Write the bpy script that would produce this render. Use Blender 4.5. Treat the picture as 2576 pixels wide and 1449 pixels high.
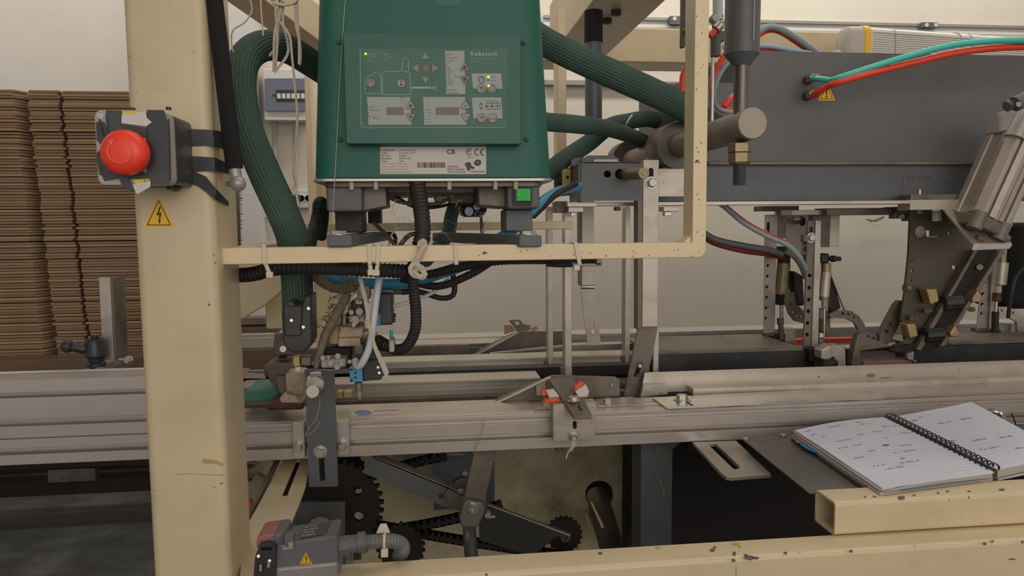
import bpy, bmesh, math, random
from mathutils import Vector, Matrix
from mathutils.geometry import tessellate_polygon
random.seed(7)
R = math.radians
V = Vector
for o in list(bpy.data.objects): bpy.data.objects.remove(o)
SC = bpy.context.scene
COL = SC.collection

# ------------------------------------------------------------ camera, world, lights, exposure
F = 1860.0                      # focal length in pixels of the 2576 px wide frame
H = 1.15                        # camera height above the floor
YAW, PITCH, ROLL = R(6.5), R(5.1), 0.009
CAM = V((0, 0, H))
fw = V((math.sin(YAW)*math.cos(PITCH), math.cos(YAW)*math.cos(PITCH), -math.sin(PITCH)))
r0 = V((math.cos(YAW), -math.sin(YAW), 0)); u0 = r0.cross(fw)
rt = r0*math.cos(ROLL) - u0*math.sin(ROLL); up = u0*math.cos(ROLL) + r0*math.sin(ROLL)
cd = bpy.data.cameras.new('camera'); cam = bpy.data.objects.new('camera', cd); COL.objects.link(cam)
m = Matrix((rt, up, -fw)).transposed().to_4x4(); m.translation = CAM; cam.matrix_world = m
cd.sensor_width = 36; cd.lens = 36*F/2576; cd.clip_start = 0.02; cd.clip_end = 60
SC.camera = cam

w = bpy.data.worlds.new('hall_light'); SC.world = w; w.use_nodes = True
w.node_tree.nodes['Background'].inputs[0].default_value = (1.0, 0.95, 0.90, 1)
w.node_tree.nodes['Background'].inputs[1].default_value = 0.55

def area(name, loc, size, energy, col, rot=(0, 0, 0), spread=180):
    l = bpy.data.lights.new(name, 'AREA'); l.shape = 'RECTANGLE'; l.size, l.size_y = size
    l.energy = energy; l.color = col; l.spread = R(spread)
    o = bpy.data.objects.new(name, l); COL.objects.link(o); o.location = loc; o.rotation_euler = rot
    return o
area('ceiling_and_wash_light', (0.9, 1.0, 3.05), (2.6, 0.5), 14, (1, 0.93, 0.83))
area('ceiling_and_wash_light', (1.4, 2.7, 3.1), (3.4, 0.25), 37, (1, 0.95, 0.87), (R(25), 0, 0))  # added wash angled at the back wall to brighten its right side
area('ceiling_and_wash_light', (-2.2, 2.6, 3.1), (3.0, 0.25), 23, (1, 0.99, 1.0), (R(25), 0, 0))  # extra wash put in to lift the left of the back wall
area('front_fill_light', (0.8, -2.5, 1.9), (3.4, 1.8), 42, (1, 0.93, 0.84), (R(82), 0, 0))  # added soft fill from behind the viewer, no known window there
SC.view_settings.view_transform = 'Standard'; SC.view_settings.look = 'None'
SC.view_settings.gamma = 1; SC.view_settings.use_curve_mapping = False
SC.view_settings.exposure = 0.0

# ------------------------------------------------------------ unprojection: a pixel on a real plane
def ray(px, py): return (fw*F + rt*(px-1288) - up*(py-724.5)).normalized()
def on(px, py, pt, n):
    d = ray(px, py); return CAM + d*((V(pt)-CAM).dot(n)/d.dot(n))
def P(px, py, y): return on(px, py, (0, y, 0), V((0, 1, 0)))
def PZ(px, py, z): return on(px, py, (0, 0, H+z), V((0, 0, 1)))       # z relative to the camera
def PX(px, py, x): return on(px, py, (x, 0, 0), V((1, 0, 0)))
def PT(t): return P(*t)
def mm(px, y): return px*y/F

# ------------------------------------------------------------ materials
def lin(c):
    c = c/255.0
    return c/12.92 if c <= 0.04045 else ((c+0.055)/1.055)**2.4
def rgb(c): return (lin(c[0]), lin(c[1]), lin(c[2]), 1)
def M(name, c, rough=0.5, metal=0.0, var=0.08, scale=12, dirt=None, damt=0.35, dscale=9, bump=0.0, bscale=150,
      stretch=None, speck=None, emit=0, spec=0.5, alpha=1, trans=0):
    mt = bpy.data.materials.new(name); mt.use_nodes = True
    nt = mt.node_tree; b = nt.nodes['Principled BSDF']; L = nt.links
    b.inputs['Roughness'].default_value = rough; b.inputs['Metallic'].default_value = metal
    b.inputs['Specular IOR Level'].default_value = spec
    if emit:
        b.inputs['Emission Color'].default_value = rgb(c); b.inputs['Emission Strength'].default_value = emit
    if trans: b.inputs['Transmission Weight'].default_value = trans
    tc = nt.nodes.new('ShaderNodeTexCoord'); mp = nt.nodes.new('ShaderNodeMapping')
    if stretch: mp.inputs['Scale'].default_value = stretch
    L.new(tc.outputs['Object'], mp.inputs['Vector'])
    n1 = nt.nodes.new('ShaderNodeTexNoise'); n1.inputs['Scale'].default_value = scale; n1.inputs['Detail'].default_value = 5
    L.new(mp.outputs[0], n1.inputs['Vector'])
    mx = nt.nodes.new('ShaderNodeMix'); mx.data_type = 'RGBA'
    a = rgb(c); lo = tuple(x*(1-var*2) for x in a[:3])+(1,); hi = tuple(min(1, x*(1+var*2)) for x in a[:3])+(1,)
    mx.inputs['A'].default_value = lo; mx.inputs['B'].default_value = hi
    L.new(n1.outputs['Fac'], mx.inputs['Factor'])
    out = mx.outputs['Result']
    def over(prev, color, sc, lo_, hi_, amt, det=6):
        n = nt.nodes.new('ShaderNodeTexNoise'); n.inputs['Scale'].default_value = sc; n.inputs['Detail'].default_value = det
        n.inputs['Roughness'].default_value = 0.65; L.new(tc.outputs['Object'], n.inputs['Vector'])
        mr = nt.nodes.new('ShaderNodeMapRange'); mr.inputs['From Min'].default_value = lo_; mr.inputs['From Max'].default_value = hi_
        mr.inputs['To Max'].default_value = amt
        L.new(n.outputs['Fac'], mr.inputs['Value'])
        x = nt.nodes.new('ShaderNodeMix'); x.data_type = 'RGBA'; L.new(mr.outputs[0], x.inputs['Factor'])
        L.new(prev, x.inputs['A']); x.inputs['B'].default_value = rgb(color); return x.outputs['Result']
    if dirt: out = over(out, dirt, dscale, 0.48, 0.72, damt)
    if speck: out = over(out, speck, 130, 0.775, 0.785, 0.8, 2)
    L.new(out, b.inputs['Base Color'])
    rr = nt.nodes.new('ShaderNodeMapRange'); rr.inputs['To Min'].default_value = max(0, rough-0.1); rr.inputs['To Max'].default_value = min(1, rough+0.12)
    L.new(n1.outputs['Fac'], rr.inputs['Value']); L.new(rr.outputs[0], b.inputs['Roughness'])
    if bump:
        nb = nt.nodes.new('ShaderNodeTexNoise'); nb.inputs['Scale'].default_value = bscale; nb.inputs['Detail'].default_value = 3
        L.new(mp.outputs[0], nb.inputs['Vector'])
        bp = nt.nodes.new('ShaderNodeBump'); bp.inputs['Strength'].default_value = bump; bp.inputs['Distance'].default_value = 0.002
        L.new(nb.outputs['Fac'], bp.inputs['Height']); L.new(bp.outputs[0], b.inputs['Normal'])
    return mt

cream = M('cream_paint', (208, 190, 154), 0.38, var=0.03, scale=5, dirt=(158, 138, 108), damt=0.30, dscale=7, speck=(88, 76, 60))
cream_clean = M('cream_paint_clean', (226, 204, 164), 0.35, var=0.03, scale=6, dirt=(160, 140, 105), damt=0.15, speck=(100, 85, 65))
cream_dirty = M('cream_paint_greasy', (196, 184, 148), 0.5, var=0.10, scale=6, dirt=(70, 56, 40), damt=0.85, dscale=4)
greenm = M('green_enamel', (18, 92, 78), 0.52, var=0.05, scale=4, dirt=(60, 96, 84), damt=0.3, dscale=4)
greend = M('green_enamel_panel', (26, 90, 76), 0.45, var=0.04, scale=4, dirt=(56, 88, 76), damt=0.3, dscale=5)
memb = M('membrane_green', (34, 92, 72), 0.4, var=0.03)
pgrey = M('print_grey', (158, 163, 158), 0.5, var=0.03)
pline = M('print_line', (140, 172, 156), 0.5, var=0.02)
btn = M('button_grey', (148, 144, 136), 0.45, var=0.04)
ink = M('ink_dark', (78, 76, 78), 0.6, var=0.03)
ink_soft = M('ink_soft', (112, 112, 112), 0.6, var=0.03)
ink_label = M('ink_label', (72, 66, 62), 0.6, var=0.03)
display = M('display_dark_red', (84, 62, 60), 0.25, var=0.03)
led = M('led_lime', (170, 255, 30), 0.4, emit=1.2)
ledred = M('led_red', (255, 60, 60), 0.4, emit=0.9)
swgreen = M('switch_green', (10, 170, 50), 0.3, emit=0.22)
white_pl = M('white_plastic', (206, 203, 198), 0.45, var=0.03)
white_dirty = M('dusty_white_plastic', (176, 168, 156), 0.6, var=0.1, dirt=(110, 98, 84), damt=0.5)
label_w = M('label_paper', (200, 192, 182), 0.5, var=0.03, dirt=(160, 150, 138), damt=0.4, dscale=14)
dgrey = M('dark_grey_paint', (92, 91, 91), 0.42, var=0.06, scale=4, dirt=(70, 64, 58), damt=0.5, dscale=5)
bgrey = M('blue_grey_paint', (90, 93, 98), 0.42, var=0.06, scale=6, dirt=(66, 64, 62), damt=0.4, dscale=8)
grey_cast = M('grey_cast_housing', (96, 96, 98), 0.55, var=0.08, dirt=(70, 66, 62), damt=0.5, dscale=20)
steel = M('stainless_steel', (186, 176, 164), 0.38, 0.5, var=0.08, scale=14, dirt=(96, 84, 70), damt=0.45, dscale=10, stretch=(1, 1, 6))
steel_h = M('stainless_steel_long', (186, 176, 164), 0.32, 0.55, var=0.08, scale=10, dirt=(110, 98, 82), damt=0.4, dscale=8, stretch=(.2, 4, 6))
steel_dark = M('dusty_dark_steel', (118, 108, 98), 0.5, 0.35, var=0.14, scale=18, dirt=(60, 50, 42), damt=0.7, dscale=14)
steel_pol = M('polished_rod', (190, 186, 180), 0.18, 0.95, var=0.05)
alu = M('anodised_aluminium', (190, 180, 173), 0.34, 0.5, var=0.04, scale=10, stretch=(.15, 3, 3), dirt=(140, 130, 120), damt=0.25, dscale=10)
alu_d = M('anodised_aluminium_recess', (150, 146, 142), 0.5, 0.35, var=0.05)
zinc = M('zinc_bolt', (182, 178, 170), 0.35, 0.8, var=0.08, scale=40)
brass = M('dull_brass', (176, 152, 106), 0.4, 0.5, var=0.12, scale=40, dirt=(100, 80, 52), damt=0.5, dscale=40)
brass_old = M('tarnished_brass', (150, 134, 104), 0.45, 0.7, var=0.15, scale=40, dirt=(98, 106, 96), damt=0.6, dscale=60)
olive = M('gold_chromate', (150, 132, 66), 0.5, 0.4, var=0.1)
blackr = M('black_rubber', (38, 36, 36), 0.6, var=0.12, dirt=(74, 68, 62), damt=0.25, dscale=20)
blackp = M('black_plastic', (46, 46, 48), 0.4, var=0.1, dirt=(90, 84, 78), damt=0.3, dscale=18)
foam = M('black_foam', (22, 20, 20), 0.9, var=0.15, bump=0.4, bscale=400)
tape = M('black_tape', (52, 54, 56), 0.38, var=0.15, scale=16, dirt=(96, 96, 94), damt=0.35, dscale=16)
hoseg = M('green_braided_hose', (62, 86, 76), 0.7, var=0.12, scale=30, dirt=(98, 118, 108), damt=0.35, dscale=12, bump=0.4, bscale=500)
blueh = M('blue_hose', (58, 142, 176), 0.4, var=0.08, dirt=(100, 110, 110), damt=0.3, dscale=20)
teal = M('teal_hose', (70, 196, 182), 0.35, var=0.05, dirt=(60, 140, 130), damt=0.3)
redh = M('red_hose', (232, 74, 44), 0.35, var=0.05, dirt=(180, 50, 40), damt=0.3)
greyh = M('grey_blue_hose', (138, 156, 160), 0.4, var=0.05)
lbh = M('pale_blue_hose', (150, 176, 196), 0.35, var=0.05)
redbtn = M('red_button', (250, 66, 44), 0.38, var=0.04)
redbtn2 = M('red_button_mark', (236, 104, 84), 0.38)
yellow = M('warning_yellow', (236, 182, 22), 0.4, var=0.03)
yellow2 = M('tape_yellow', (226, 200, 40), 0.4, var=0.03)
blackink = M('warning_black', (52, 36, 12), 0.5)
card = M('corrugated_card', (152, 124, 96), 0.85, var=0.12, scale=30, bump=0.2, bscale=200)
card_l = M('corrugated_card_pale', (172, 142, 110), 0.85, var=0.12, scale=30)
card_d = M('brown_board', (112, 92, 74), 0.85, var=0.12)
wallm = M('wall_plaster', (210, 202, 188), 0.85, var=0.02, scale=1.2, dirt=(186, 176, 160), damt=0.4, dscale=1.5, speck=None)
wallw = M('wall_plaster_white', (206, 201, 196), 0.85, var=0.02, scale=1.2)
floorm = M('worn_floor', (54, 54, 52), 0.5, var=0.35, scale=9, dirt=(104, 104, 98), damt=0.55, dscale=4, bump=0.7, bscale=40, stretch=(1, 1.6, 1))
grimy = M('grimy_black_steel', (36, 30, 27), 0.6, 0.2, var=0.2, scale=20, dirt=(64, 54, 44), damt=0.4, dscale=12)
void = M('unlit_inside_dark', (34, 28, 26), 0.8, var=0.2)  # near-black stands in for shade inside the machine and behind slots
glue = M('glue_crust', (190, 170, 142), 0.8, var=0.15, scale=60, dirt=(72, 48, 32), damt=0.9, dscale=45, bump=0.8, bscale=120)
glue_b = M('brown_glue', (78, 44, 30), 0.6, var=0.2, scale=60, bump=0.8, bscale=150)
dustfur = M('dusty_lint', (128, 112, 94), 0.95, var=0.2, scale=80, bump=1, bscale=300)
string_m = M('cream_string', (198, 186, 166), 0.8, var=0.08, bump=0.6, bscale=500)
nylon = M('nylon_tie', (208, 196, 172), 0.4, var=0.05)
clear = M('translucent_tube', (198, 202, 204), 0.35, var=0.04)
paper = M('notebook_paper', (204, 206, 218), 0.8, var=0.02)
paper_e = M('paper_edge', (176, 166, 152), 0.9, var=0.18, scale=4, stretch=(2, 2, 300))
rule = M('rule_line', (168, 178, 206), 0.8)
pen = M('blue_pen', (96, 104, 172), 0.7)
orange = M('orange_card', (238, 92, 44), 0.7, var=0.06)
pinkt = M('pink_tab', (168, 112, 118), 0.6)
bluet = M('blue_tab', (72, 130, 186), 0.6)
smoke = M('smoked_plastic', (106, 108, 124), 0.25, var=0.05)
mint = M('green_belt_plate', (62, 126, 106), 0.5, var=0.08)
redp = M('faded_red_plastic', (148, 100, 96), 0.55, var=0.08, dirt=(100, 92, 90), damt=0.4, dscale=20)
prism_m = M('prismatic_cover', (206, 200, 192), 0.25, var=0.04, spec=0.6)
chip = M('chipped_primer', (96, 88, 88), 0.7, var=0.08)
stain = M('ochre_stain', (176, 158, 92), 0.5, var=0.08)
sticker_b = M('sticker_blue', (96, 118, 168), 0.5)
sticker_r = M('sticker_red', (158, 92, 84), 0.5)
fibre = M('fibre', (150, 134, 112), 0.9)
marker = M('red_marker', (98, 76, 76), 0.6)
silver = M('silver_plastic', (164, 158, 152), 0.4, 0.3, var=0.04)
wool = M('lamp_end', (180, 172, 160), 0.5, var=0.06)

# ------------------------------------------------------------ mesh builder
class MB:
    def __init__(s): s.v = []; s.f = []
    def add(s, vs, fs):
        b = len(s.v); s.v += [V(x) for x in vs]; s.f += [tuple(i+b for i in f) for f in fs]; return s
    def box(s, a, b):
        x0, y0, z0 = a; x1, y1, z1 = b
        return s.add([(x0, y0, z0), (x1, y0, z0), (x1, y1, z0), (x0, y1, z0), (x0, y0, z1), (x1, y0, z1), (x1, y1, z1), (x0, y1, z1)],
                     [(0, 3, 2, 1), (4, 5, 6, 7), (0, 1, 5, 4), (1, 2, 6, 5), (2, 3, 7, 6), (3, 0, 4, 7)])
    def loft(s, rings, cap=True, close=False):
        n = len(rings[0]); vs = [p for r in rings for p in r]; fs = []
        m_ = len(rings)
        for k in range(m_ if close else m_-1):
            k2 = (k+1) % m_
            for i in range(n):
                j = (i+1) % n; fs.append((k*n+i, k*n+j, k2*n+j, k2*n+i))
        if cap and not close: fs.append(tuple(range(n-1, -1, -1))); fs.append(tuple(range((m_-1)*n, m_*n)))
        return s.add(vs, fs)
    def prism(s, pts, vec):
        vec = V(vec); return s.loft([[V(p) for p in pts], [V(p)+vec for p in pts]])
    def plate(s, outer, vec, holes=()):
        if not holes: return s.prism(outer, vec)
        vec = V(vec); loops = [[V(p) for p in outer]]+[[V(p) for p in h] for h in holes]
        flat = [p for l in loops for p in l]; n = len(flat)
        tris = tessellate_polygon(loops); fs = [tuple(t) for t in tris]+[tuple(i+n for i in reversed(t)) for t in tris]
        b = 0
        for l in loops:
            k = len(l)
            for i in range(k): j = (i+1) % k; fs.append((b+i, b+j, b+j+n, b+i+n))
            b += k
        return s.add(flat+[p+vec for p in flat], fs)
    def cyl(s, a, b, ra, rb=None, n=24):
        return s.sweep([V(a), V(b)], [ra, ra if rb is None else rb], n)
    def lathe(s, a, d, prof, n=24):                      # prof: (distance along d, radius)
        a = V(a); d = V(d).normalized(); q = d.orthogonal().normalized(); w_ = d.cross(q)
        return s.loft([[a+d*t+(q*math.cos(2*math.pi*i/n)+w_*math.sin(2*math.pi*i/n))*r for i in range(n)] for t, r in prof])
    def sweep(s, path, rad, n=12, ridge=0.0, cap=True):
        k = len(path); rad = rad if isinstance(rad, (list, tuple)) else [rad]*k
        t = (path[1]-path[0]).normalized(); q = t.orthogonal().normalized(); rings = []
        for i in range(k):
            t2 = (path[min(i+1, k-1)]-path[max(i-1, 0)])
            if t2.length > 1e-9: t2.normalize()
            else: t2 = t
            q = (q - t2*q.dot(t2)); q = q.normalized() if q.length > 1e-6 else t2.orthogonal().normalized(); w_ = t2.cross(q); t = t2
            rings.append([path[i]+(q*math.cos(2*math.pi*j/n)+w_*math.sin(2*math.pi*j/n))*rad[i]*(1-(ridge if j % 2 else 0)) for j in range(n)])
        return s.loft(rings, cap)
    def sphere(s, c, r, n=16, sc=(1, 1, 1)):
        c = V(c); h = n//2
        return s.loft([[c+V((r*sc[0]*math.sin(math.pi*k/h)*math.cos(2*math.pi*i/n), r*sc[1]*math.sin(math.pi*k/h)*math.sin(2*math.pi*i/n), r*sc[2]*math.cos(math.pi*k/h)))
                        for i in range(n)] for k in [0.15]+list(range(1, h))+[h-0.15]])
    def ribbon(s, pts, wd, nrm):                         # flat strip for print
        nrm = V(nrm)
        for a, b in zip(pts, pts[1:]):
            d = (b-a)
            if d.length < 1e-7: continue
            d.normalize(); q = d.cross(nrm).normalized()*wd/2; e = d*wd*0.3
            s.add([a-q-e, b-q+e, b+q+e, a+q-e], [(0, 1, 2, 3)])
        return s

def crom(pts, step=0.004):
    pts = [V(p) for p in pts]
    if len(pts) == 2: 
        n = max(2, int((pts[1]-pts[0]).length/step)); return [pts[0].lerp(pts[1], i/n) for i in range(n+1)]
    q = [pts[0]*2-pts[1]]+pts+[pts[-1]*2-pts[-2]]; out = []
    for i in range(1, len(q)-2):
        a, b, c, d = q[i-1:i+3]; n = max(2, int((c-b).length/step))
        for k in range(n):
            t = k/n
            out.append(0.5*((2*b)+(c-a)*t+(2*a-5*b+4*c-d)*t*t+(3*b-a-3*c+d)*t**3))
    out.append(pts[-1]); return out

MESHES = []
def finish_mesh(mb, name, bevel=0, seg=2, ang=35):
    me = bpy.data.meshes.new(name); me.from_pydata([tuple(v) for v in mb.v], [], mb.f)
    bm = bmesh.new(); bm.from_mesh(me); bmesh.ops.recalc_face_normals(bm, faces=bm.faces); bm.to_mesh(me); bm.free()
    me.shade_smooth(); me.set_sharp_from_angle(angle=R(ang)); return me
def build(mb, name, mat_, parent=None, bevel=0.0, seg=2, ang=35, label=None, flat=False):
    if flat:
        me = bpy.data.meshes.new(name); me.from_pydata([tuple(v) for v in mb.v], [], mb.f)
    else: me = finish_mesh(mb, name, ang=ang)
    me.materials.append(mat_)
    o = bpy.data.objects.new(name, me); COL.objects.link(o)
    if parent is not None: o.parent = parent
    if bevel:
        b = o.modifiers.new('bevel', 'BEVEL'); b.width = bevel; b.segments = seg; b.limit_method = 'ANGLE'; b.angle_limit = R(32)
        b.use_clamp_overlap = True; b.harden_normals = True
    if label: o['label'] = label
    return o
THINGS = []
def thing(name, label, cat, group=None):
    o = bpy.data.objects.new(name, None); o.empty_display_size = 0.02; COL.objects.link(o)
    o['label'] = label; o['category'] = cat
    if group: o['group'] = group
    THINGS.append(o); return o
def tag(o, label, cat, group=None, kind=None):
    o['label'] = label; o['category'] = cat
    if group: o['group'] = group
    if kind: o['kind'] = kind
    THINGS.append(o); return o
def struct(o): o['kind'] = 'structure'; return o
def kids(o): return [c for c in bpy.data.objects if c.parent == o]
def settle():                                            # move every thing's origin to its base
    ch = {}
    for o in bpy.data.objects:
        if o.parent: ch.setdefault(o.parent.name, []).append(o)
    for t in THINGS:
        allm = []; st = [t]
        while st:
            q = st.pop(); st += ch.get(q.name, [])
            if q.type == 'MESH': allm.append(q)
        if not allm: continue
        lo = V((1e9,)*3); hi = V((-1e9,)*3)
        for q in allm:
            for v in q.data.vertices:
                for k in range(3): lo[k] = min(lo[k], v.co[k]); hi[k] = max(hi[k], v.co[k])
        c = V(((lo.x+hi.x)/2, (lo.y+hi.y)/2, lo.z))
        if t.type == 'MESH': t.data.transform(Matrix.Translation(-c))
        t.location = c
        for q in ch.get(t.name, []): q.location = -c

# pixel helpers ---------------------------------------------------------------
def circ(cx, cy, r, n=20): return [(cx+r*math.cos(2*math.pi*i/n), cy+r*math.sin(2*math.pi*i/n)) for i in range(n)]
def slot(x0, y0, x1, y1, r, n=8):
    a = math.atan2(y1-y0, x1-x0); o = []
    for i in range(n+1): t = a+math.pi/2+math.pi*i/n; o.append((x0+r*math.cos(t), y0+r*math.sin(t)))
    for i in range(n+1): t = a-math.pi/2+math.pi*i/n; o.append((x1+r*math.cos(t), y1+r*math.sin(t)))
    return o
def rrect(x0, y0, x1, y1, r, n=5):
    o = []
    for cx, cy, a in ((x1-r, y0+r, -90), (x1-r, y1-r, 0), (x0+r, y1-r, 90), (x0+r, y0+r, 180)):
        for i in range(n+1): t = R(a+90*i/n); o.append((cx+r*math.cos(t), cy+r*math.sin(t)))
    return o
def fplate(name, mat_, pts, y, d, parent=None, holes=(), bevel=0.0006, label=None, mb=None):
    """plate facing the front, traced on the plane Y=y, d thick towards the back"""
    mb = mb or MB(); mb.plate([P(a, b, y) for a, b in pts], (0, d, 0), [[P(a, b, y) for a, b in h] for h in holes])
    return build(mb, name, mat_, parent, 0 if holes else bevel, label=label, ang=25)
def fbox(name, mat_, x0, y0, x1, y1, y, d, parent=None, bevel=0.0008, label=None, seg=2):
    """axis-aligned block; front face spans the pixel box at depth y"""
    cy = (y0+y1)/2; cx = (x0+x1)/2
    mb = MB().box((P(x0, cy, y).x, y, P(cx, y1, y).z), (P(x1, cy, y).x, y+d, P(cx, y0, y).z))
    return build(mb, name, mat_, parent, bevel, seg, label=label)
def railx(name, mat_, xa, xb, ref, yt, yb, y, d, parent=None, bevel=0.0008, label=None):
    """bar running along the machine (world X)"""
    zt = P(ref, yt, y).z; zb = P(ref, yb, y).z
    mb = MB().box((P(xa, yt, y).x, y, zb), (P(xb, yt, y).x, y+d, zt))
    return build(mb, name, mat_, parent, bevel, label=label)
def profx(name, mat_, xa, xb, ref, segs, y, d, parent=None, top_grooves=(), bevel=0.0005, label=None):
    pts = []
    for yt, yb, rec in segs: pts += [(y+rec, P(ref, yt, y).z), (y+rec, P(ref, yb, y).z)]
    zb = pts[-1][1]; zt = pts[0][1]
    pts += [(y+d, zb), (y+d, zt)]
    for g0, g1, gd in sorted(top_grooves, reverse=True): pts += [(y+g1, zt), (y+g1, zt-gd), (y+g0, zt-gd), (y+g0, zt)]
    x0 = P(xa, segs[0][0], y).x; x1 = P(xb, segs[0][0], y).x
    mb = MB().prism([(x0, a, b) for a, b in pts], (x1-x0, 0, 0))
    return build(mb, name, mat_, parent, bevel, label=label)
def hexb(mb, c, r, h, d=V((0, -1, 0)), n=6): mb.lathe(c, d, [(0, r), (h*0.85, r), (h, r*0.88)], n); return mb
def bolt(px, py, y, rpx, parent, name='bolt', mat_=None, washer=True, h=0.006, d=V((0, -1, 0)), socket=False, sub=True):
    c = P(px, py, y); r = mm(rpx, y); mb = MB(); t = 0
    if washer: mb.lathe(c, d, [(0, r*1.35), (0.0016, r*1.35)], 24); t = 0.0016
    if socket: mb.lathe(c+d*t, d, [(0, r), (h, r), (h, r*0.55), (h*0.4, r*0.5)], 20)
    else: mb.lathe(c+d*t, d, [(0, r), (h*0.85, r), (h, r*0.85)], 6)
    return build(mb, name, mat_ or zinc, parent, ang=25)
def pipe(name, mat_, pts, rpx, parent=None, n=12, ridge=0.0, step=0.006, label=None, rib=None, mb=None):
    """round line through (px, py, Y) points; rib=(pitch m, depth fraction) gives a corrugated conduit"""
    path = crom([PT(p) for p in pts], step if not rib else rib[0]/4)
    r = mm(rpx, pts[0][2]); mb = mb or MB()
    if rib: rad = [r*(1 - (rib[1] if (i % 4) in (0, 1) else 0)) for i in range(len(path))]
    else: rad = r
    mb.sweep(path, rad, n, ridge)
    return build(mb, name, mat_, parent, ang=(16 if ridge else 60) if not rib else 50, label=label)
def cylpx(name, mat_, a, b, rpx, parent=None, n=24, rb=None, label=None, bevel=0.0):
    pa, pb = PT(a), PT(b); r = mm(rpx, a[2]); r2 = r if rb is None else mm(rb, b[2])
    return build(MB().cyl(pa, pb, r, r2, n), name, mat_, parent, bevel, label=label)
def boxbetween(name, mat_, a, b, w1, w2, parent=None, upv=V((0, 0, 1)), bevel=0.001, label=None):
    a = V(a); b = V(b); d = (b-a).normalized(); q = d.cross(upv).normalized(); u = q.cross(d).normalized()
    ring = [q*sx*w1/2+u*sy*w2/2 for sx, sy in ((-1, -1), (1, -1), (1, 1), (-1, 1))]
    return build(MB().loft([[a+r for r in ring], [b+r for r in ring]]), name, mat_, parent, bevel, label=label)

# glyphs ---------------------------------------------------------------------
CH = "ABCDEFGHIJKLMNOPQRSTUVWXYZabcdefghijklmnopqrstuvwxyz0123456789.,:-/+!%°()"
GL = {}
def make_glyphs(off):
    obs = []
    for c in CH:
        cu = bpy.data.curves.new('glyph', 'FONT'); cu.body = c; cu.resolution_u = 3; cu.offset = off
        o = bpy.data.objects.new('glyph', cu); COL.objects.link(o); obs.append((c, o, cu))
    dg = bpy.context.evaluated_depsgraph_get(); g = {}
    for c, o, cu in obs:
        me = bpy.data.meshes.new_from_object(o.evaluated_get(dg))
        vs = [(v.co.x, v.co.y) for v in me.vertices]; fs = [tuple(p.vertices) for p in me.polygons]
        x0 = min((x for x, _ in vs), default=0); x1 = max((x for x, _ in vs), default=.3)
        g[c] = ([(x-x0, y) for x, y in vs], fs, x1-x0); bpy.data.meshes.remove(me)
    for c, o, cu in obs: bpy.data.objects.remove(o); bpy.data.curves.remove(cu)
    return g
GL[0] = make_glyphs(0.0); GL[1] = make_glyphs(0.034)
def text(mb, s, fn, x, y, size, bold=0, gap=0.10, wide=1.0, rot=0, shear=0):
    """fn(u, v) maps print coordinates (v down) to a 3-D point; size is the letter height in the same units"""
    cx = 0; g = GL[bold]; ca, sa = math.cos(rot), math.sin(rot)
    for c in s:
        if c not in g: cx += 0.35*size*wide; continue
        vs, fs, wd = g[c]; out = []
        for a, b in vs:
            X = cx+a*size*wide*1.35+b*shear*size; Y = -b*size*1.35
            out.append(fn(x+X*ca-Y*sa, y+X*sa+Y*ca))
        mb.add(out, fs); cx += (wd+gap)*size*1.35*wide
    return cx
# ============================================================ THE ROOM
WY = 3.4
struct(build(MB().box((-4.2, -2.6, -0.06), (5.2, WY+0.1, 0)), 'floor', floorm))
struct(build(MB().box((-4.2, WY, 0), (5.2, WY+0.12, 3.3)), 'wall_back', wallm))
struct(build(MB().box((-4.2, -2.6, 3.3), (5.2, WY+0.1, 3.4)), 'ceiling', wallw))
struct(build(MB().box((-4.3, -2.6, 0), (-4.2, WY+0.1, 3.3)), 'wall_left', wallw))
# aluminium window rail along the top of the back wall
t1 = MB(); xl, xr = P(1368, 50, WY-.02).x, P(2900, 50, WY-.02).x
for ya, yb in ((38, 46), (64, 73)):
    t1.box((xl, WY-.022, P(1400, yb, WY-.02).z), (xr, WY, P(1400, ya, WY-.02).z))
struct(build(t1, 'trim_1', alu_d, bevel=.001))
t1 = MB().box((xl, WY-.012, P(1400, 64, WY-.02).z), (xr, WY, P(1400, 46, WY-.02).z)); struct(build(t1, 'trim_2', white_pl, bevel=.001))
t1 = MB().box((xl, WY-.03, P(1500, 216, WY-.02).z), (xr, WY, P(1500, 203, WY-.02).z)); struct(build(t1, 'trim_3', alu_d, bevel=.002))
for k, (x0, y0, x1, y1, hs, lb) in enumerate((
        (1686, 40, 1722, 61, [(1697, 47)], 'dark rail clamp with one white screw, left end of the window rail'),
        (2320, 56, 2360, 69, [(2331, 63), (2354, 63)], 'dark rail clamp with two white screws, above the strip lamp'))):
    t = thing('rail_clamp', lb, 'clamp')
    fbox('body', bgrey, x0, y0, x1, y1, WY-.05, .028, t)
    for hx, hy in hs:
        build(MB().lathe(P(hx, hy, WY-.05), (0, -1, 0), [(0, mm(5, WY)), (.003, mm(5, WY)), (.003, mm(1.6, WY)), (.001, mm(1.4, WY))], 16), 'screw', white_pl, t)

# pilaster left of the breaker box
struct(fbox('trim_4', wallw, 574, -300, 648, 900, WY-.10, .10, bevel=.004))

# breaker box
t = thing('breaker_box', 'white breaker box with smoked blue-grey door on the back wall', 'breaker box')
fbox('housing', white_pl, 663, 173, 772, 303, WY-.09, .09, t, bevel=.004)
fplate('door', smoke, rrect(665, 197, 769, 279, 3), WY-.102, .012, t)
fbox('breaker_window', blackp, 694, 226, 768, 255, WY-.105, .003, t)
for k in range(6): fbox('breaker', white_pl, 697+12*k, 235, 706+12*k, 248, WY-.109, .004, t, bevel=.0004)
cylpx('door_knob', blackp, (688, 239, WY-.108), (688, 239, WY-.10), 2.5, t, 12)
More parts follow.
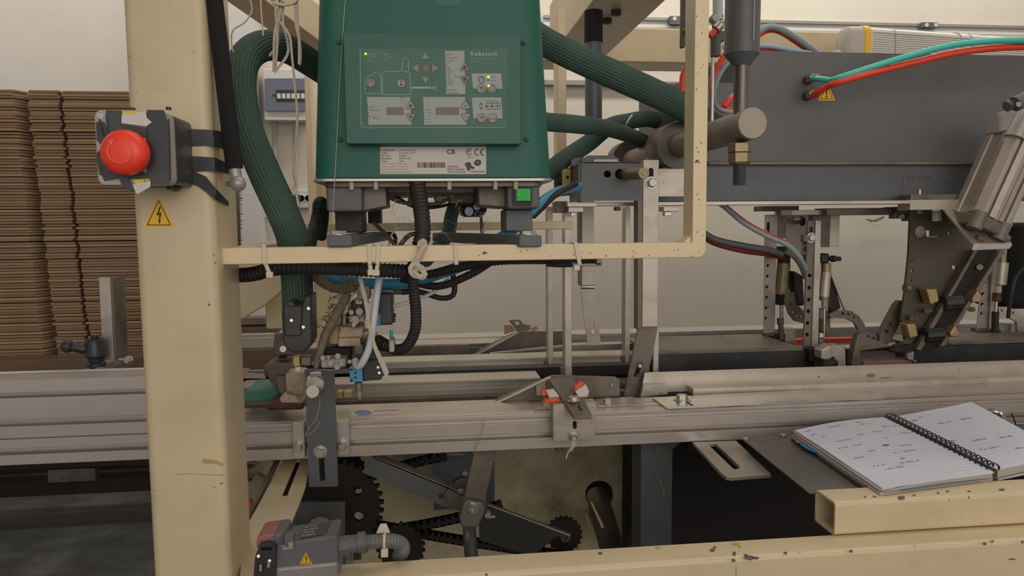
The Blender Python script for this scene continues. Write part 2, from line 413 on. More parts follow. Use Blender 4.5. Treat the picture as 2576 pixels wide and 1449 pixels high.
# conduits down the wall under it
for k, (x, lb) in enumerate(((690, 'left pale conduit under the breaker box'), (742, 'right pale conduit under the breaker box'))):
    tag(pipe('wall_conduit', white_dirty, [(x, 300, WY-.03), (x+2, 400, WY-.03), (x+1, 480, WY-.03)], 4.5, n=12), lb, 'conduit')
# control display and socket
t = thing('wall_controller', 'white wall controller with red digit display left of the socket', 'controller')
fbox('housing', white_pl, 630, 453, 700, 512, WY-.03, .03, t, bevel=.003)
fbox('display', blackp, 632, 456, 682, 470, WY-.034, .006, t)
mb = MB(); text(mb, '8', lambda a, b: P(a, b, WY-.0345), 635, 467, 6, 1); build(mb, 'digit', ledred, t, flat=True)
mb = MB(); text(mb, 'TEMP PWR TIM', lambda a, b: P(a, b, WY-.0305), 636, 480, 4); text(mb, 'HEATER OUT', lambda a, b: P(a, b, WY-.0305), 636, 508, 4)
build(mb, 'lettering', ink, t, flat=True)
t = thing('power_socket', 'white double power socket on the back wall beside the green hose', 'socket')
fbox('faceplate', white_pl, 746, 478, 784, 523, WY-.03, .03, t, bevel=.003)
for cx in (758, 775):
    build(MB().lathe(P(cx, 499, WY-.03), (0, -1, 0), [(0, mm(9, WY)), (.003, mm(9, WY)), (.003, mm(7.5, WY)), (-.002, mm(7, WY))], 20), 'socket_ring', white_pl, t)
    for q in (-2.6, 2.6): cylpx('hole', blackp, (cx+q, 499, WY-.0335), (cx+q, 499, WY-.031), 1.1, t, 8)
build(MB().lathe(P(748, 499, WY-.03), (0, -1, 0), [(0, mm(10, WY)), (.03, mm(9, WY)), (.045, mm(6, WY))], 16), 'plug', blackp, t)
t = tag(pipe('wall_pipe', wallw, [(610, 545, WY-.03), (690, 545, WY-.03)], 3.5), 'short pale pipe stub on the wall below the controller', 'pipe')
# vertical brush strip
t = thing('brush_strip', 'vertical brown strip with short bristles beside the cream post', 'strip')
fbox('strip', steel_dark, 582, 470, 600, 640, 2.3, .02, t)
mb = MB()
for k in range(60):
    y = 474+k*2.7; a = P(600, y, 2.3); b = P(600+random.uniform(6, 12), y+random.uniform(-2, 2), 2.3)
    mb.cyl(a, b, .0011, .0005, 5)
o = build(mb, 'bristles', grimy, t); o['kind'] = 'stuff'

# far machine base and its skirting under the left conveyor
t = thing('conveyor_underframe', 'dark brown machine underframe beams low under the left conveyor', 'frame')
railx('rear_beam', grimy, -200, 480, 200, 1205, 1243, 2.95, .10, t)
railx('upper_beam', grimy, -200, 480, 200, 1130, 1176, 2.9, .10, t)
railx('inner_panel', void, -200, 480, 200, 1140, 1210, 3.06, .04, t)
fbox('bracket', steel_dark, 120, 1180, 240, 1212, 2.92, .05, t)

# ---- cream superstructure beams at the back and overhead
zb = .5
e = [(P(100, 100, 1.9))]
x0 = PZ(1463, 40, zb).x; x1 = PZ(1605, 66, zb).x
t = thing('overhead_beam', 'cream overhead box beam running from the rear towards the viewer with two bolts', 'beam')
build(MB().box((x0, 1.2, H+zb), (x1, 2.3, H+zb+.16)), 'beam', cream, t, .004)
for bx, by in ((1527, 47), (1550, 26)):
    c = PZ(bx, by, zb); mb = MB(); hexb(mb, c, .012, .012, V((0, 0, -1))); build(mb, 'bolt', grimy, t)
t = thing('rear_post', 'slim cream vertical post right of the green melter', 'post')
fbox('post', cream_clean, 1402, 20, 1425, 402, 1.62, .05, t, .002)
t = thing('rear_crossbeam', 'long cream horizontal beam along the wall behind the dark cover', 'beam')
railx('beam', cream, 1330, 2700, 1500, 67, 155, 2.36, .14, t, .006)
t = thing('support_tube', 'dark grey vertical tube hanging under the overhead beam', 'tube')
cylpx('tube', bgrey, (1493, 60, 1.72), (1493, 300, 1.72), 21.5, t, 32)
cylpx('foam_sleeve', foam, (1493, 28, 1.72), (1493, 108, 1.72), 23, t, 32)
t = thing('diagonal_beam', 'dirty cream diagonal beam behind the arching green hose', 'beam')
a = P(604, -60, 1.75); b = P(880, 150, 2.2)
boxbetween('beam', cream, a, b, .09, .09, t, bevel=.003)
t = thing('rear_column', 'cream column standing behind the left foot of the melter', 'column')
fbox('column', cream, 783, 430, 838, 700, 2.0, .08, t, .003)
fbox('column_edge', cream_clean, 771, 190, 786, 560, 1.9, .05, t, .002)
fbox('lower_column', cream_dirty, 792, 690, 872, 880, 2.0, .08, t, .003)
t = thing('rear_frame_bar', 'cream horizontal frame bar behind the melter feet', 'bar')
railx('bar', cream, 752, 1440, 1100, 559, 580, 1.33, .03, t, .002)
for x in (1122, 1220):
    fbox('cable_tie', nylon, x-2.5, 556, x+2.5, 583, 1.325, .003, t, .0004)
t = thing('side_frame_bar', 'short dusty cream frame bar running back from the post', 'bar')
p0, p1 = P(602, 622, .90), P(716, 604, 1.30)
boxbetween('bar', cream, p0-V((0, 0, .01)), p1-V((0, 0, .01)), .03, .02, t, bevel=.002)
t = thing('corner_gusset', 'large greasy cream gusset behind the corrugated conduit beside the post', 'gusset')
fplate('plate', cream, [(560, 655), (720, 655), (722, 722), (668, 768), (560, 832)], 1.42, .03, t, bevel=.003)
fbox('foot_block', cream_dirty, 667, 728, 722, 828, 1.5, .06, t, .003)
# ============================================================ CARDBOARD STACK
SY = 1.66
def flat_box(name):
    """folded flat box blank: back panel with three flaps towards the front, double layer"""
    y0 = SY; mb = MB(); th = mm(5.4, SY)
    def XX(px): return P(px, 560, SY).x
    def slab(xa, xb, ya, yb, z0, z1, skew=0):
        mb.add([(xa, ya, z0), (xb, ya+skew, z0), (xb, yb, z0), (xa, yb, z0), (xa, ya, z1), (xb, ya+skew, z1), (xb, yb, z1), (xa, yb, z1)],
               [(0, 3, 2, 1), (4, 5, 6, 7), (0, 1, 5, 4), (1, 2, 6, 5), (2, 3, 7, 6), (3, 0, 4, 7)])
    for lay in (0, 1):
        z0 = lay*th*.52; z1 = z0+th*.46
        slab(XX(-190), XX(-6), y0-.0, y0+.20, z0, z1)
        mb.prism([(XX(-6), y0, z0), (XX(58), y0, z0), (XX(84), y0+.04, z0), (XX(84), y0+.2, z0), (XX(-6), y0+.2, z0)], (0, 0, z1-z0))
        slab(XX(92), XX(167), y0+.004, y0+.20, z0, z1)
        slab(XX(175), XX(360), y0+.008, y0+.20, z0, z1)
    slab(XX(-190), XX(360), y0+.20, y0+.46, 0, mm(7.2, SY))
    return mb, th
mb, th = flat_box('x')
me = finish_mesh(mb, 'flattened_box'); me.materials.append(card)
me2 = me.copy(); me2.materials.clear(); me2.materials.append(card_l)
zb0 = P(100, 905, SY).z; zmid = P(100, 331, SY).z; ztop = P(100, 228, SY).z
lv = []; n = 78
for k in range(n): lv.append((zb0+(zmid-zb0)*k/n, k/n))
n2 = 14
for k in range(n2): lv.append((zmid+(ztop-zmid)*(k+.25)/n2, 2))
grp = 'flattened boxes in the stack'
for k, (z, t_) in enumerate(lv):
    last = k == len(lv)-1
    o = bpy.data.objects.new('flattened_box', me2 if k % 3 == 0 else me); COL.objects.link(o)
    lean = .032*(1-min(1, t_)) if t_ <= 1 else 0.0
    drift = mm(30, SY)*(1-t_)**0.9 if t_ <= 1 else 0
    o.location = (drift+random.uniform(-.0012, .0012), random.uniform(-.003, .003)-lean*.2-(0.004 if t_ > 1 else 0), z)
    o.rotation_euler = (random.uniform(-.0003, .0003), random.uniform(-.0003, .0003), random.uniform(-.0012, .0012))
    o['label'] = ('topmost folded brown cardboard box on the tall stack behind the post' if last else
                  'folded brown cardboard box in the long lower part of the stack left of the post' if t_ <= 1 else
                  'folded brown cardboard box in the short upper bundle of the stack left of the post')
    o['category'] = 'cardboard box'; o['group'] = grp+(' lower part' if t_ <= 1 else ' upper bundle')
t = thing('stack_tray', 'brown board the cardboard stack stands on', 'board')
fbox('board', card_d, -260, 906, 352, 944, SY-.05, .55, t, .002)

# ============================================================ LEFT CONVEYOR RAIL
t = thing('wide_rail', 'wide aluminium profile rail with long grooves, left of the cream post', 'rail')
profx('profile', alu, -300, 470, 200, [(953, 983, 0), (983, 988, .005), (988, 996, .016), (996, 1050, 0), (1050, 1058, .005), (1058, 1067, .016), (1067, 1096, 0), (1096, 1099, .005),
      (1099, 1122, 0), (1122, 1130, .005), (1130, 1138, .016), (1138, 1163, 0)], 1.16, .05, t)
profx('top_ledge', alu, -300, 470, 200, [(943, 955, 0)], 1.205, .03, t)
profx('top_lip', white_pl, -300, 470, 200, [(935, 944, 0)], 1.235, .02, t)

# clamp bracket standing on it
t = thing('stack_guide', 'grey bent steel guide upright with slotted foot and black clamping lever', 'guide')
yb = 1.30
fplate('upright', steel, [(248, 698), (277, 698), (287, 905), (258, 905)], yb, .004, t, bevel=.001)
mb = MB(); mb.prism([P(277, 698, yb), P(277, 698, yb)+V((.004, 0, 0)), P(287, 905, yb)+V((.004, 0, 0)), P(287, 905, yb)], (0, .05, 0)); build(mb, 'side_flange', steel_dark, t, .0008)
zf = P(275, 915, yb).z-H
def foot(px, py): return PZ(px, py, zf)
hb = -.0085
outer = [foot(184, 945), foot(216, 945), foot(305, 897), foot(278, 893)]
sl = [foot(215, 934), foot(228, 934), foot(247, 922), foot(238, 920)]
build(MB().plate(outer, (0, 0, -.012), [sl]), 'slotted_foot', steel_h, t, .0006)
c = foot(243, 921)
build(MB().lathe(c, (0, 0, 1), [(0, .015), (.006, .015), (.008, .012), (.014, .013), (.018, .017), (.040, .016), (.046, .013)], 24), 'lever_hub', blackp, t)
mb = MB(); p = [c+V((0, 0, .03)), c+V((-.014, -.006, .030)), c+V((-.026, -.010, .034)), c+V((-.036, -.014, .037))]
mb.sweep(crom(p, .003), .008, 12); build(mb, 'lever', blackp, t)
build(MB().sphere(c+V((-.037, -.014, .037)), .011, 14), 'lever_knob', blackp, t)
build(MB().lathe(c+V((0, 0, .046)), (0, 0, 1), [(0, .006), (.004, .006)], 12), 'cap', grimy, t)
bolt(325, 905, 1.29, 7.5, t, h=.01)
cylpx('bolt_shank', zinc, (300, 905, 1.30), (325, 905, 1.30), 5, t, 12)

# ============================================================ MAIN CREAM POST
PY = .85
def post_mesh():
    xl_, xr_ = P(340, 700, PY).x, P(580, 700, PY).x
    xa = P(342, 700, PY).x; xb = P(540, 700, PY).x+.003
    r = .011; yb_ = PY+.105; o = []
    for cx, cy, a in ((xb-r, PY+r, -90), (xb-r, yb_-r, 0), (xa+r, yb_-r, 90), (xa+r, PY+r, 180)):
        for i in range(7): t_ = R(a+90*i/6); o.append((cx+r*math.cos(t_), cy+r*math.sin(t_)))
    return o, xa, xb
po, pxa, pxb = post_mesh()
t = thing('machine_post', 'thick cream square machine post in the left foreground', 'post')
build(MB().loft([[(x, y, .02) for x, y in po], [(x, y, 2.3) for x, y in po]]), 'post', cream, t)
mb = MB().plate([(x, y, .0) for x, y in [(pxa-.03, PY-.03), (pxb+.03, PY-.03), (pxb+.03, PY+.14), (pxa-.03, PY+.14)]], (0, 0, .02)); build(mb, 'foot_plate', cream, t, .002)
mb = MB()                                                       # ochre smear, scratches and small chips
fnp = lambda a, b: P(a, b, PY-.0002)
mb.plate([fnp(a, b) for a, b in [(507, 1158), (515, 1154), (530, 1156), (548, 1160), (562, 1168), (560, 1172), (540, 1166), (520, 1167), (509, 1164)]], (0, -.0002, 0))
build(mb, 'paint_smear', stain, t)
mb = MB()
for x, y, r in ((526, 766, 3), (525, 758, 1.2), (542, 661, 2), (537, 641, 1.6), (390, 1234, 1.4), (325, 143, 1.5), (557, 1216, 2.4), (540, 1226, 1.6)):
    mb.plate([fnp(a, b) for a, b in circ(x, y, r, 7)], (0, -.0002, 0))
mb.ribbon([fnp(a, b) for a, b in [(440, 1194), (480, 1192), (520, 1194), (566, 1196)]], .0004, (0, 1, 0))
build(mb, 'paint_chips', stain if False else chip, t)['kind'] = 'stuff'

def triangle_sign(name, cx, top, bot, half, y, label_, kind, parent=None, tilt=0):
    fn = lambda a, b, d=0.0: P(a, b, y-d)
    def rt3(k, d):                                             # rounded triangle shrunk by k px
        k *= min(1, half/32); pts = [(cx, top+k*1.9), (cx+half-k*1.6, bot-k), (cx-half+k*1.6, bot-k)]; o = []; r = max(.8, 5*half/39-k*.6)
        for i in range(3):
            a, b, c_ = V(pts[i-1]), V(pts[i]), V(pts[(i+1) % 3]); d1 = (a-b).normalized(); d2 = (c_-b).normalized()
            for s in range(5):
                q = s/4; pq = b+d1*r*(1-q)**2*1.6+d2*r*q**2*1.6; o.append((pq.x, pq.y))
        return [fn(p_[0], p_[1], d) for p_ in o]
    if parent is None: t_ = thing(name, label_, 'sticker')
    else: t_ = parent
    o1 = build(MB().plate(rt3(0, 0.0002), (0, .0002, 0)), 'sticker' if parent is None else 'warning_sticker', yellow, t_)
    sub = t_ if parent is None else o1
    a = rt3(5, .0004); b = rt3(7.2, .0004); mb_ = MB(); nn = len(a)
    mb_.add(a+b, [(i, (i+1) % nn, (i+1) % nn+nn, i+nn) for i in range(nn)]); build(mb_, 'border', blackink, sub, flat=True)
    hgt = bot-top; mb_ = MB()
    if kind == 'bolt':
        z = [(cx+2, top+.33*hgt), (cx-6, top+.62*hgt), (cx+1, top+.60*hgt), (cx, top+.78*hgt), (cx-2, top+.78*hgt), (cx+1.5, top+.90*hgt), (cx+5, top+.78*hgt),
             (cx+3, top+.78*hgt), (cx+7, top+.53*hgt), (cx, top+.54*hgt), (cx+5.5, top+.34*hgt)]
        s_ = half/39.0; z = [((x-cx)*s_+cx, y_) for x, y_ in z]
        mb_.plate([fn(x, y_, .0005) for x, y_ in z], (0, .0001, 0))
    else:
        mb_.plate([fn(x, y_, .0005) for x, y_ in [(cx-2.5, top+.36*hgt), (cx+2.5, top+.36*hgt), (cx+1.4, top+.72*hgt), (cx-1.4, top+.72*hgt)]], (0, .0001, 0))
        mb_.plate([fn(x, y_, .0005) for x, y_ in circ(cx, top+.81*hgt, 2.4, 10)], (0, .0001, 0))
    build(mb_, 'symbol', blackink, sub)
    return t_
triangle_sign('warning_sticker', 399.5, 493, 572, 39, PY, 'yellow triangular high-voltage sticker on the cream post', 'bolt')

# ============================================================ EMERGENCY STOP BOX
t = thing('emergency_stop', 'red mushroom emergency stop button on a box wrapped in black tape', 'emergency stop')
EY = .775
xa, xb = P(241, 375, EY).x, P(424, 375, EY).x; za, zb_ = P(330, 466, EY).z, P(330, 277, EY).z
def rbox(xa, xb, ya, yb, za, zb, r, n=5):
    ol = []
    for cx, cz, a in ((xb-r, zb-r, 0), (xa+r, zb-r, 90), (xa+r, za+r, 180), (xb-r, za+r, 270)):
        for i in range(n+1): q = R(a+90*i/n); ol.append((cx+r*math.cos(q), cz+r*math.sin(q)))
    return MB().loft([[(x, ya, z) for x, z in ol], [(x, yb, z) for x, z in ol]])
fr = rbox(xa, xb, EY, EY+.022, za, zb_, .007)
lid = build(fr, 'lid', white_dirty, t, .0015)
build(rbox(xa+.001, xb+.0005, EY+.023, PY-.001, za+.001, zb_-.001, .006), 'housing', tape, t, .001)
for sx, sy in ((254, 290), (268, 449), (409, 291)):
    mb = MB().lathe(P(sx, sy, EY), (0, -1, 0), [(0, mm(9, EY)), (.0008, mm(9, EY)), (.0008, mm(7, EY)), (.0004, mm(6, EY)), (.0004, mm(1, EY))], 20); build(mb, 'screw', zinc, t)
def strip(name, mat_, pts, y, parent, thick=.0009, label=None):
    return fplate(name, mat_, pts, y-thick, thick, parent, bevel=.0002, label=label)
e = EY-.0002
strip('yellow_label', yellow2, [(258, 402), (280, 385), (290, 405), (262, 406)], e, t)
strip('tape_band', tape, [(266, 277), (305, 278), (304, 312), (300, 350), (276, 400), (268, 330)], e-.0006, t)
strip('tape_band', tape, [(370, 276), (412, 277), (428, 330), (425, 464), (372, 462), (369, 380)], e-.0012, t)
strip('tape_band', tape, [(241, 307), (262, 305), (274, 352), (262, 372), (243, 352)], e-.0004, t)
strip('tape_band', tape, [(244, 384), (262, 366), (290, 372), (284, 442), (250, 440), (243, 400)], e-.0003, t)
strip('tape_band', tape, [(304, 312), (370, 322), (372, 345), (300, 345)], e-.0005, t)
strip('tape_band', tape, [(254, 438), (300, 418), (376, 436), (374, 452), (298, 449), (262, 455)], e-.0008, t)
strip('tape_band', tape, [(295, 440), (322, 445), (340, 484), (310, 472)], e-.0020, t)
strip('yellow_label', yellow2, [(332, 451), (377, 450), (372, 464), (340, 465)], e-.0026, t)
strip('paper_flap', white_pl, [(306, 286), (366, 279), (369, 296), (382, 308), (368, 318), (305, 310)], e-.0028, t)
strip('paper_flap', white_pl, [(333, 464), (379, 455), (378, 470), (345, 489), (338, 478)], e-.0030, t)
strip('yellow_label', yellow2, [(308, 280), (346, 280), (344, 286), (310, 286)], e-.0032, t)
mb = MB(); text(mb, '1 S', lambda a, b: P(a, b, e-.0038), 372, 453, 8, 1, rot=math.pi); build(mb, 'lettering', blackink, t, flat=True)
# tape folds and wrinkles
for k, (a, b) in enumerate((((268, 290), (274, 392)), ((372, 285), (374, 455)), ((424, 300), (428, 455)), ((250, 300), (266, 360)), ((246, 388), (276, 368)))):
    mb = MB().sweep(crom([P(a[0], a[1], e-.0012), P((a[0]+b[0])/2+random.uniform(-3, 3), (a[1]+b[1])/2, e-.002), P(b[0], b[1], e-.0012)], .003), .0009, 6)
    build(mb, 'tape_fold', tape, t)
cb = P(331, 388, EY)
r = mm(54, .755)
build(MB().lathe(cb+V((0, -.0008, 0)), (0, -1, 0), [(0, r*.62), (.004, r*.62), (.009, r*.55)], 32), 'button_collar', blackp, t)
btn_o = build(MB().lathe(cb+V((0, -.007, 0)), (0, -1, 0), [(0, r*.66), (.002, r*.96), (.006, r), (.012, r*.99), (.0165, r*.90), (.0195, r*.72), (.021, r*.4), (.0214, r*.02)], 48), 'mushroom_button', redbtn, t)
mb = MB(); cf = cb+V((0, -.0278, 0))
arc = [cf+V((math.cos(q)*r*.52, .0, math.sin(q)*r*.52)) for q in [R(-20-280*i/30+70) for i in range(31)]]
arc = [p+V((0, -.0002, 0)) for p in arc]; mb.sweep(arc, .0008, 6)
pe = arc[-1]; tq = (arc[-1]-arc[-2]).normalized(); nq = tq.cross(V((0, 1, 0)))
mb.prism([pe+tq*.004, pe-tq*.002+nq*.0028, pe-tq*.002-nq*.0028], (0, -.0006, 0)); build(mb, 'turn_arrow', redbtn2, btn_o)
# straps of tape to the post
xs = pxb
def strap(pts_y, name):
    mb_ = MB(); 
    for (a0, a1), (b0, b1) in zip(pts_y, pts_y[1:]):
        mb_.add([a0, b0, b1, a1, a0+V((.0006, .0006, 0)), b0+V((.0006, .0006, 0)), b1+V((.0006, .0006, 0)), a1+V((.0006, .0006, 0))],
                [(0, 1, 2, 3), (4, 7, 6, 5), (0, 4, 5, 1), (3, 2, 6, 7), (0, 3, 7, 4), (1, 5, 6, 2)])
    build(mb_, name, tape, t)
yf = PY-.0015
strap([(P(424, 326, .80), P(424, 366, .80)), (P(468, 324, yf), P(474, 368, yf)), (P(535, 327, yf), P(538, 366, yf)), (P(566, 332, PY+.03), P(566, 378, PY+.03))], 'tape_strap')
strap([(P(424, 390, .80), P(424, 438, .80)), (P(470, 392, yf), P(470, 432, yf)), (P(540, 396, yf), P(540, 430, yf)), (P(574, 412, PY+.04), P(574, 438, PY+.04))], 'tape_strap')
strap([(P(430, 420, .80), P(430, 455, .80)), (P(480, 428, yf), P(462, 452, yf)), (P(516, 444, yf), P(500, 470, yf)), (P(545, 478, yf-.001), P(540, 500, yf-.001)), (P(574, 508, PY+.04), P(573, 520, PY+.04))], 'tape_strap')
mb = MB().sweep(crom([P(424, 470, .80), P(447, 475, .82), P(466, 445, .84)], .003), .003, 8); build(mb, 'tape_fold', tape, t)
for x, y in ((334, 272), (424, 270)):
    build(MB().cyl(P(x, y+6, .79), P(x, y-1, .79), .003, .0024, 8), 'tape_scrap', tape, t)

# ============================================================ GAS STRUT
t = thing('gas_strut', 'black gas strut with silver ball end hanging beside the cream post', 'gas strut')
cylpx('sleeve', foam, (532, -60, .86), (590, 424, .86), 19.5, t, 32, rb=20)
cylpx('end_fitting', silver, (590, 424, .86), (596, 458, .86), 14, t, 24)
build(MB().sphere(P(599, 462, .855), mm(18.5, .855), 24), 'ball_end', silver, t)
cylpx('ball_stud', zinc, (599, 462, .855), (572, 463, .87), 7, t, 12)
# ============================================================ CREAM BAR FRAME
BY = .875
t = thing('cream_bar_frame', 'cream square-tube frame: long bar in front of the melter turning up at the right', 'frame')
zt, zb_ = P(1100, 618, BY).z, P(1100, 658, BY).z
xL = pxb-.001; xr = P(1776, 640, BY).x; xv = P(1744, 400, BY).x; dpt = .034
prof = [(xL, zt), (xv, zt), (xv, H+.75), (xr, H+.75), (xr, zb_+.010)]+[(xr-.010+.010*math.cos(R(a)), zb_+.010+.010*math.sin(R(a))) for a in (-15, -30, -45, -60, -75)]+[(xr-.010, zb_), (xL, zb_)]
build(MB().prism([(x, BY, z) for x, z in prof], (0, dpt, 0)), 'frame', cream_clean, t, .0014)
mb = MB().prism([V((xv, BY+.004, zt)), V((xv, BY+.004, zt+.008)), V((xv-.010, BY+.004, zt))], (0, dpt-.008, 0)); build(mb, 'weld', cream_clean, t, .0006)
mb = MB(); rnd = random.Random(3)
for k in range(34):
    x = rnd.uniform(1150, 1770); 
    y = rnd.uniform(628, 646); r_ = rnd.choice((.8, 1, 1.2, 1.6))
    mb.plate([P(a, b, BY-.0002) for a, b in circ(x, y, r_, 6)], (0, -.0001, 0))
for k in range(26):
    mb.plate([P(a, b, BY-.0002) for a, b in circ(rnd.uniform(1752, 1772), rnd.uniform(5, 600), rnd.choice((.9, 1.2, 1.8)), 6)], (0, -.0001, 0))
mb.plate([P(a, b, BY-.0002) for a, b in [(1212, 640), (1218, 631), (1221, 635), (1228, 634), (1222, 639)]], (0, -.0001, 0))
mb.plate([P(a, b, BY-.0002) for a, b in [(1747, 408), (1752, 402), (1760, 403), (1753, 410)]], (0, -.0001, 0))
build(mb, 'paint_chips', chip, t)['kind'] = 'stuff'

def tie(px0, px1, label_, yb=.910, top=617, bot=664, tail=0, w_=5):
    """nylon tie round the bar"""
    t_ = thing('cable_tie', label_, 'cable tie'); y = BY-.0012
    a = P(px0, top, y); b = P(px1, bot, y); hw = mm(w_, y); c = V((hw, 0, 0)); n = V((0, -.0011, 0))
    bk = V((0, BY+dpt+.002-y, 0))
    mb_ = MB().prism([a-c, a+c, b+c, b-c], n); mb_.prism([a-c+V((0, 0, .0012)), a+c+V((0, 0, .0012)), a+c+bk, a-c+bk], (0, 0, -.0011))
    mb_.prism([b-c, b+c, b+c+bk, b-c+bk], (0, 0, -.0011)); build(mb_, 'band', nylon, t_, .0003)
    if tail:
        q = V((hw*1.6, 0, 0)); e_ = P(px1+tail[0], bot+tail[1], y+.004)
        build(MB().prism([b-c+V((0, .003, 0)), b+c+V((0, .003, 0)), e_+c, e_-c], (0, -.001, 0)), 'tail', nylon, t_, .0003)
        build(MB().box((e_.x-q.x, e_.y-.004, e_.z-.004), (e_.x+q.x, e_.y+.003, e_.z+.003)), 'lock_head', nylon, t_, .0008)
    return t_
tie(664, 667, 'leftmost cable tie on the cream bar with its lock hanging below', tail=(12, 26))
tie(930, 930, 'left one of the two neighbouring cable ties in the middle of the cream bar', tail=(3, 20))
tie(952, 950, 'right one of the two neighbouring cable ties in the middle of the cream bar', tail=(-3, 21))
tie(1146, 1148, 'yellowish cable tie on the cream bar between the string knot and right foot')
tie(1448, 1458, 'cable tie near the right end of the cream bar, in front of the steel rods', top=612, tail=(-8, 8))
# string knot
t = thing('string_knot', 'knotted cream string tied round the cream bar and conduit', 'string')
build(MB().sweep(crom([P(1070, 612, .868), P(1062, 628, .866), P(1052, 650, .866), P(1045, 668, .868), P(1046, 690, .872)], .003), .0042, 10, .15), 'strand', string_m, t)
for k, pts in enumerate(([(1042, 662), (1032, 675), (1038, 690), (1056, 696), (1066, 686), (1060, 672), (1046, 676)], [(1036, 668), (1048, 664), (1058, 676), (1070, 690), (1062, 698), (1048, 692), (1040, 682)], [(1070, 612), (1064, 606), (1056, 612), (1058, 622)])):
    build(MB().sweep(crom([P(a, b, .866-.002*(i % 2)) for i, (a, b) in enumerate(pts)], .003), .0034, 8, .15), 'knot_loop', string_m, t)

# ============================================================ ADHESIVE MELTER
GY = .945
t = thing('adhesive_melter', 'green adhesive melter housing with control panel and green switch', 'machine')
def ro(xa, xb, ya, yb, z, r, n=6):
    o = []
    for cx, cy, a in ((xb-r, ya+r, -90), (xb-r, yb-r, 0), (xa+r, yb-r, 90), (xa+r, ya+r, 180)):
        for i in range(n+1): q = R(a+90*i/n); o.append(V((cx+r*math.cos(q), cy+r*math.sin(q), z)))
    return o
zlo = P(1090, 449, GY).z; zhi = H+.42
def ex(py, side):                                              # housing edge at image height py
    return P((786+(796-786)*(450-py)/450) if side < 0 else (1392-(1392-1366)*(450-py)/450), py, GY).x
zt0 = P(1090, 0, GY).z
k_ = (zhi-zlo)/(zt0-zlo)
xa0, xb0 = ex(449, -1), ex(449, 1); xa1 = xa0+(ex(0, -1)-xa0)*k_; xb1 = xb0+(ex(0, 1)-xb0)*k_
build(MB().loft([ro(xa0, xb0, GY, GY+.34, zlo, .026), ro(xa1, xb1, GY, GY+.32, zhi, .026)]), 'housing', greenm, t, .002)
build(MB().loft([ro(xa0-.001, xb0+.001, GY-.001, GY+.342, zlo-.0035, .018), ro(xa0-.001, xb0+.001, GY-.001, GY+.342, zlo+.0002, .018)]), 'bottom_rim', steel_h, t, .0006)
build(MB().loft([ro(xa0+.012, xb0-.012, GY+.010, GY+.33, zlo-.010, .014), ro(xa0+.012, xb0-.012, GY+.010, GY+.33, zlo-.0035, .014)]), 'base_pan', steel_dark, t, .001)
for x in (884, 945, 1130, 1246, 1297):
    build(MB().lathe(P(x, 452, GY+.006)-V((0, 0, .002)), (0, 0, -1), [(0, .003), (.010, .003), (.011, .002)], 10), 'base_screw', white_dirty, t)
# darker emblem cut off by the frame at the top
mb = MB(); mb.plate([P(a, b, GY-.0004) for a, b in [(1084, -60), (1170, -60), (1162, 10), (1148, 16), (1120, 14), (1096, 10)]], (0, .0003, 0)); build(mb, 'emblem', mint if False else M('emblem_teal', (24, 96, 80), .4), t)
# raised control panel
pn = build(rbox(P(866, 230, GY-.02).x, P(1311, 230, GY-.02).x, GY-.02, GY+.001, P(1090, 363, GY-.02).z, P(1090, 84, GY-.02).z, .003), 'control_panel', greend, t, .0016)
QY = GY-.0205
fplate('membrane', memb, rrect(903, 122, 1277, 322, 7), QY, .0006, pn, bevel=.0001)
for sx, sy in ((853, 106), (855, 351), (1318, 108), (1325, 351)):
    build(MB().lathe(P(sx, sy, GY), (0, -1, 0), [(0, mm(6.5, GY)), (.0018, mm(6.5, GY)), (.003, mm(4, GY)), (.003, mm(2, GY)), (.001, mm(1.8, GY))], 20), 'screw', greenm, t)
q1, q2, q3 = QY-.0003, QY-.0006, QY-.0009
def prn(y): return lambda a, b: P(a, b, y)
def polyp(mb_, pts, y): mb_.plate([P(a, b, y) for a, b in pts], (0, .0001, 0)); return mb_
mb = MB()                                                      # pale printed fields with notched left edges
def field(x0, y0, x1, y1, notch, cut=0):
    pts = [(x0, y0), (x1, y0), (x1+3, y1), (x0+4, y1)]
    for ny in reversed(notch):
        f_ = (ny-y0)/(y1-y0)*4; pts += [(x0+f_, ny+3), (x0+f_+3.4, ny), (x0+f_, ny-3)]
    polyp(mb, pts, q1)
field(1118, 128, 1168, 237, [133+8*k for k in range(13)])
field(1186, 185, 1261, 223, [])
field(923, 244, 1032, 314, [268, 276, 284, 292])
field(1063, 244, 1170, 314, [250+8.2*k for k in range(7)])
field(1187, 245, 1261, 298, [])
build(mb, 'printed_fields', pgrey, pn)
mb = MB()                                                      # line drawing of the machine
L1 = [(919, 236), (918, 215), (923, 197), (937, 186), (950, 180), (956, 184), (958, 200), (959, 236), (919, 236)]
L2 = [(962, 238), (962, 190), (964, 182), (975, 180), (1010, 179), (1028, 181), (1031, 190), (1033, 238), (962, 238)]
L3 = [(1011, 180), (1013, 150), (1016, 146), (1024, 146), (1027, 150), (1028, 180)]
for L in (L1, L2, L3): mb.ribbon([P(a, b, q1) for a, b in L], mm(1.5, QY), (0, 1, 0))
for a, b, c, d in ((1035, 218, 1039, 224), (1040, 218, 1078, 223), (1079, 217, 1083, 224), (1085, 219, 1094, 223)): polyp(mb, [(a, b), (c, b), (c, d), (a, d)], q1)
for pts in ([(1094, 214), (1098, 217), (1099, 225), (1096, 229)], ): mb.ribbon([P(a, b, q1) for a, b in pts], mm(2, QY), (0, 1, 0))
mb.ribbon([P(a, b, q1) for a, b in [(906, 124), (908, 318), (912, 322), (1268, 321), (1273, 317)]], mm(1.2, QY), (0, 1, 0))
text(mb, 'Ready', prn(q1), 927, 138, 5.2); text(mb, 'Ti-Ti', prn(q1), 931, 146, 5); text(mb, 'Error', prn(q1), 927, 154, 5)
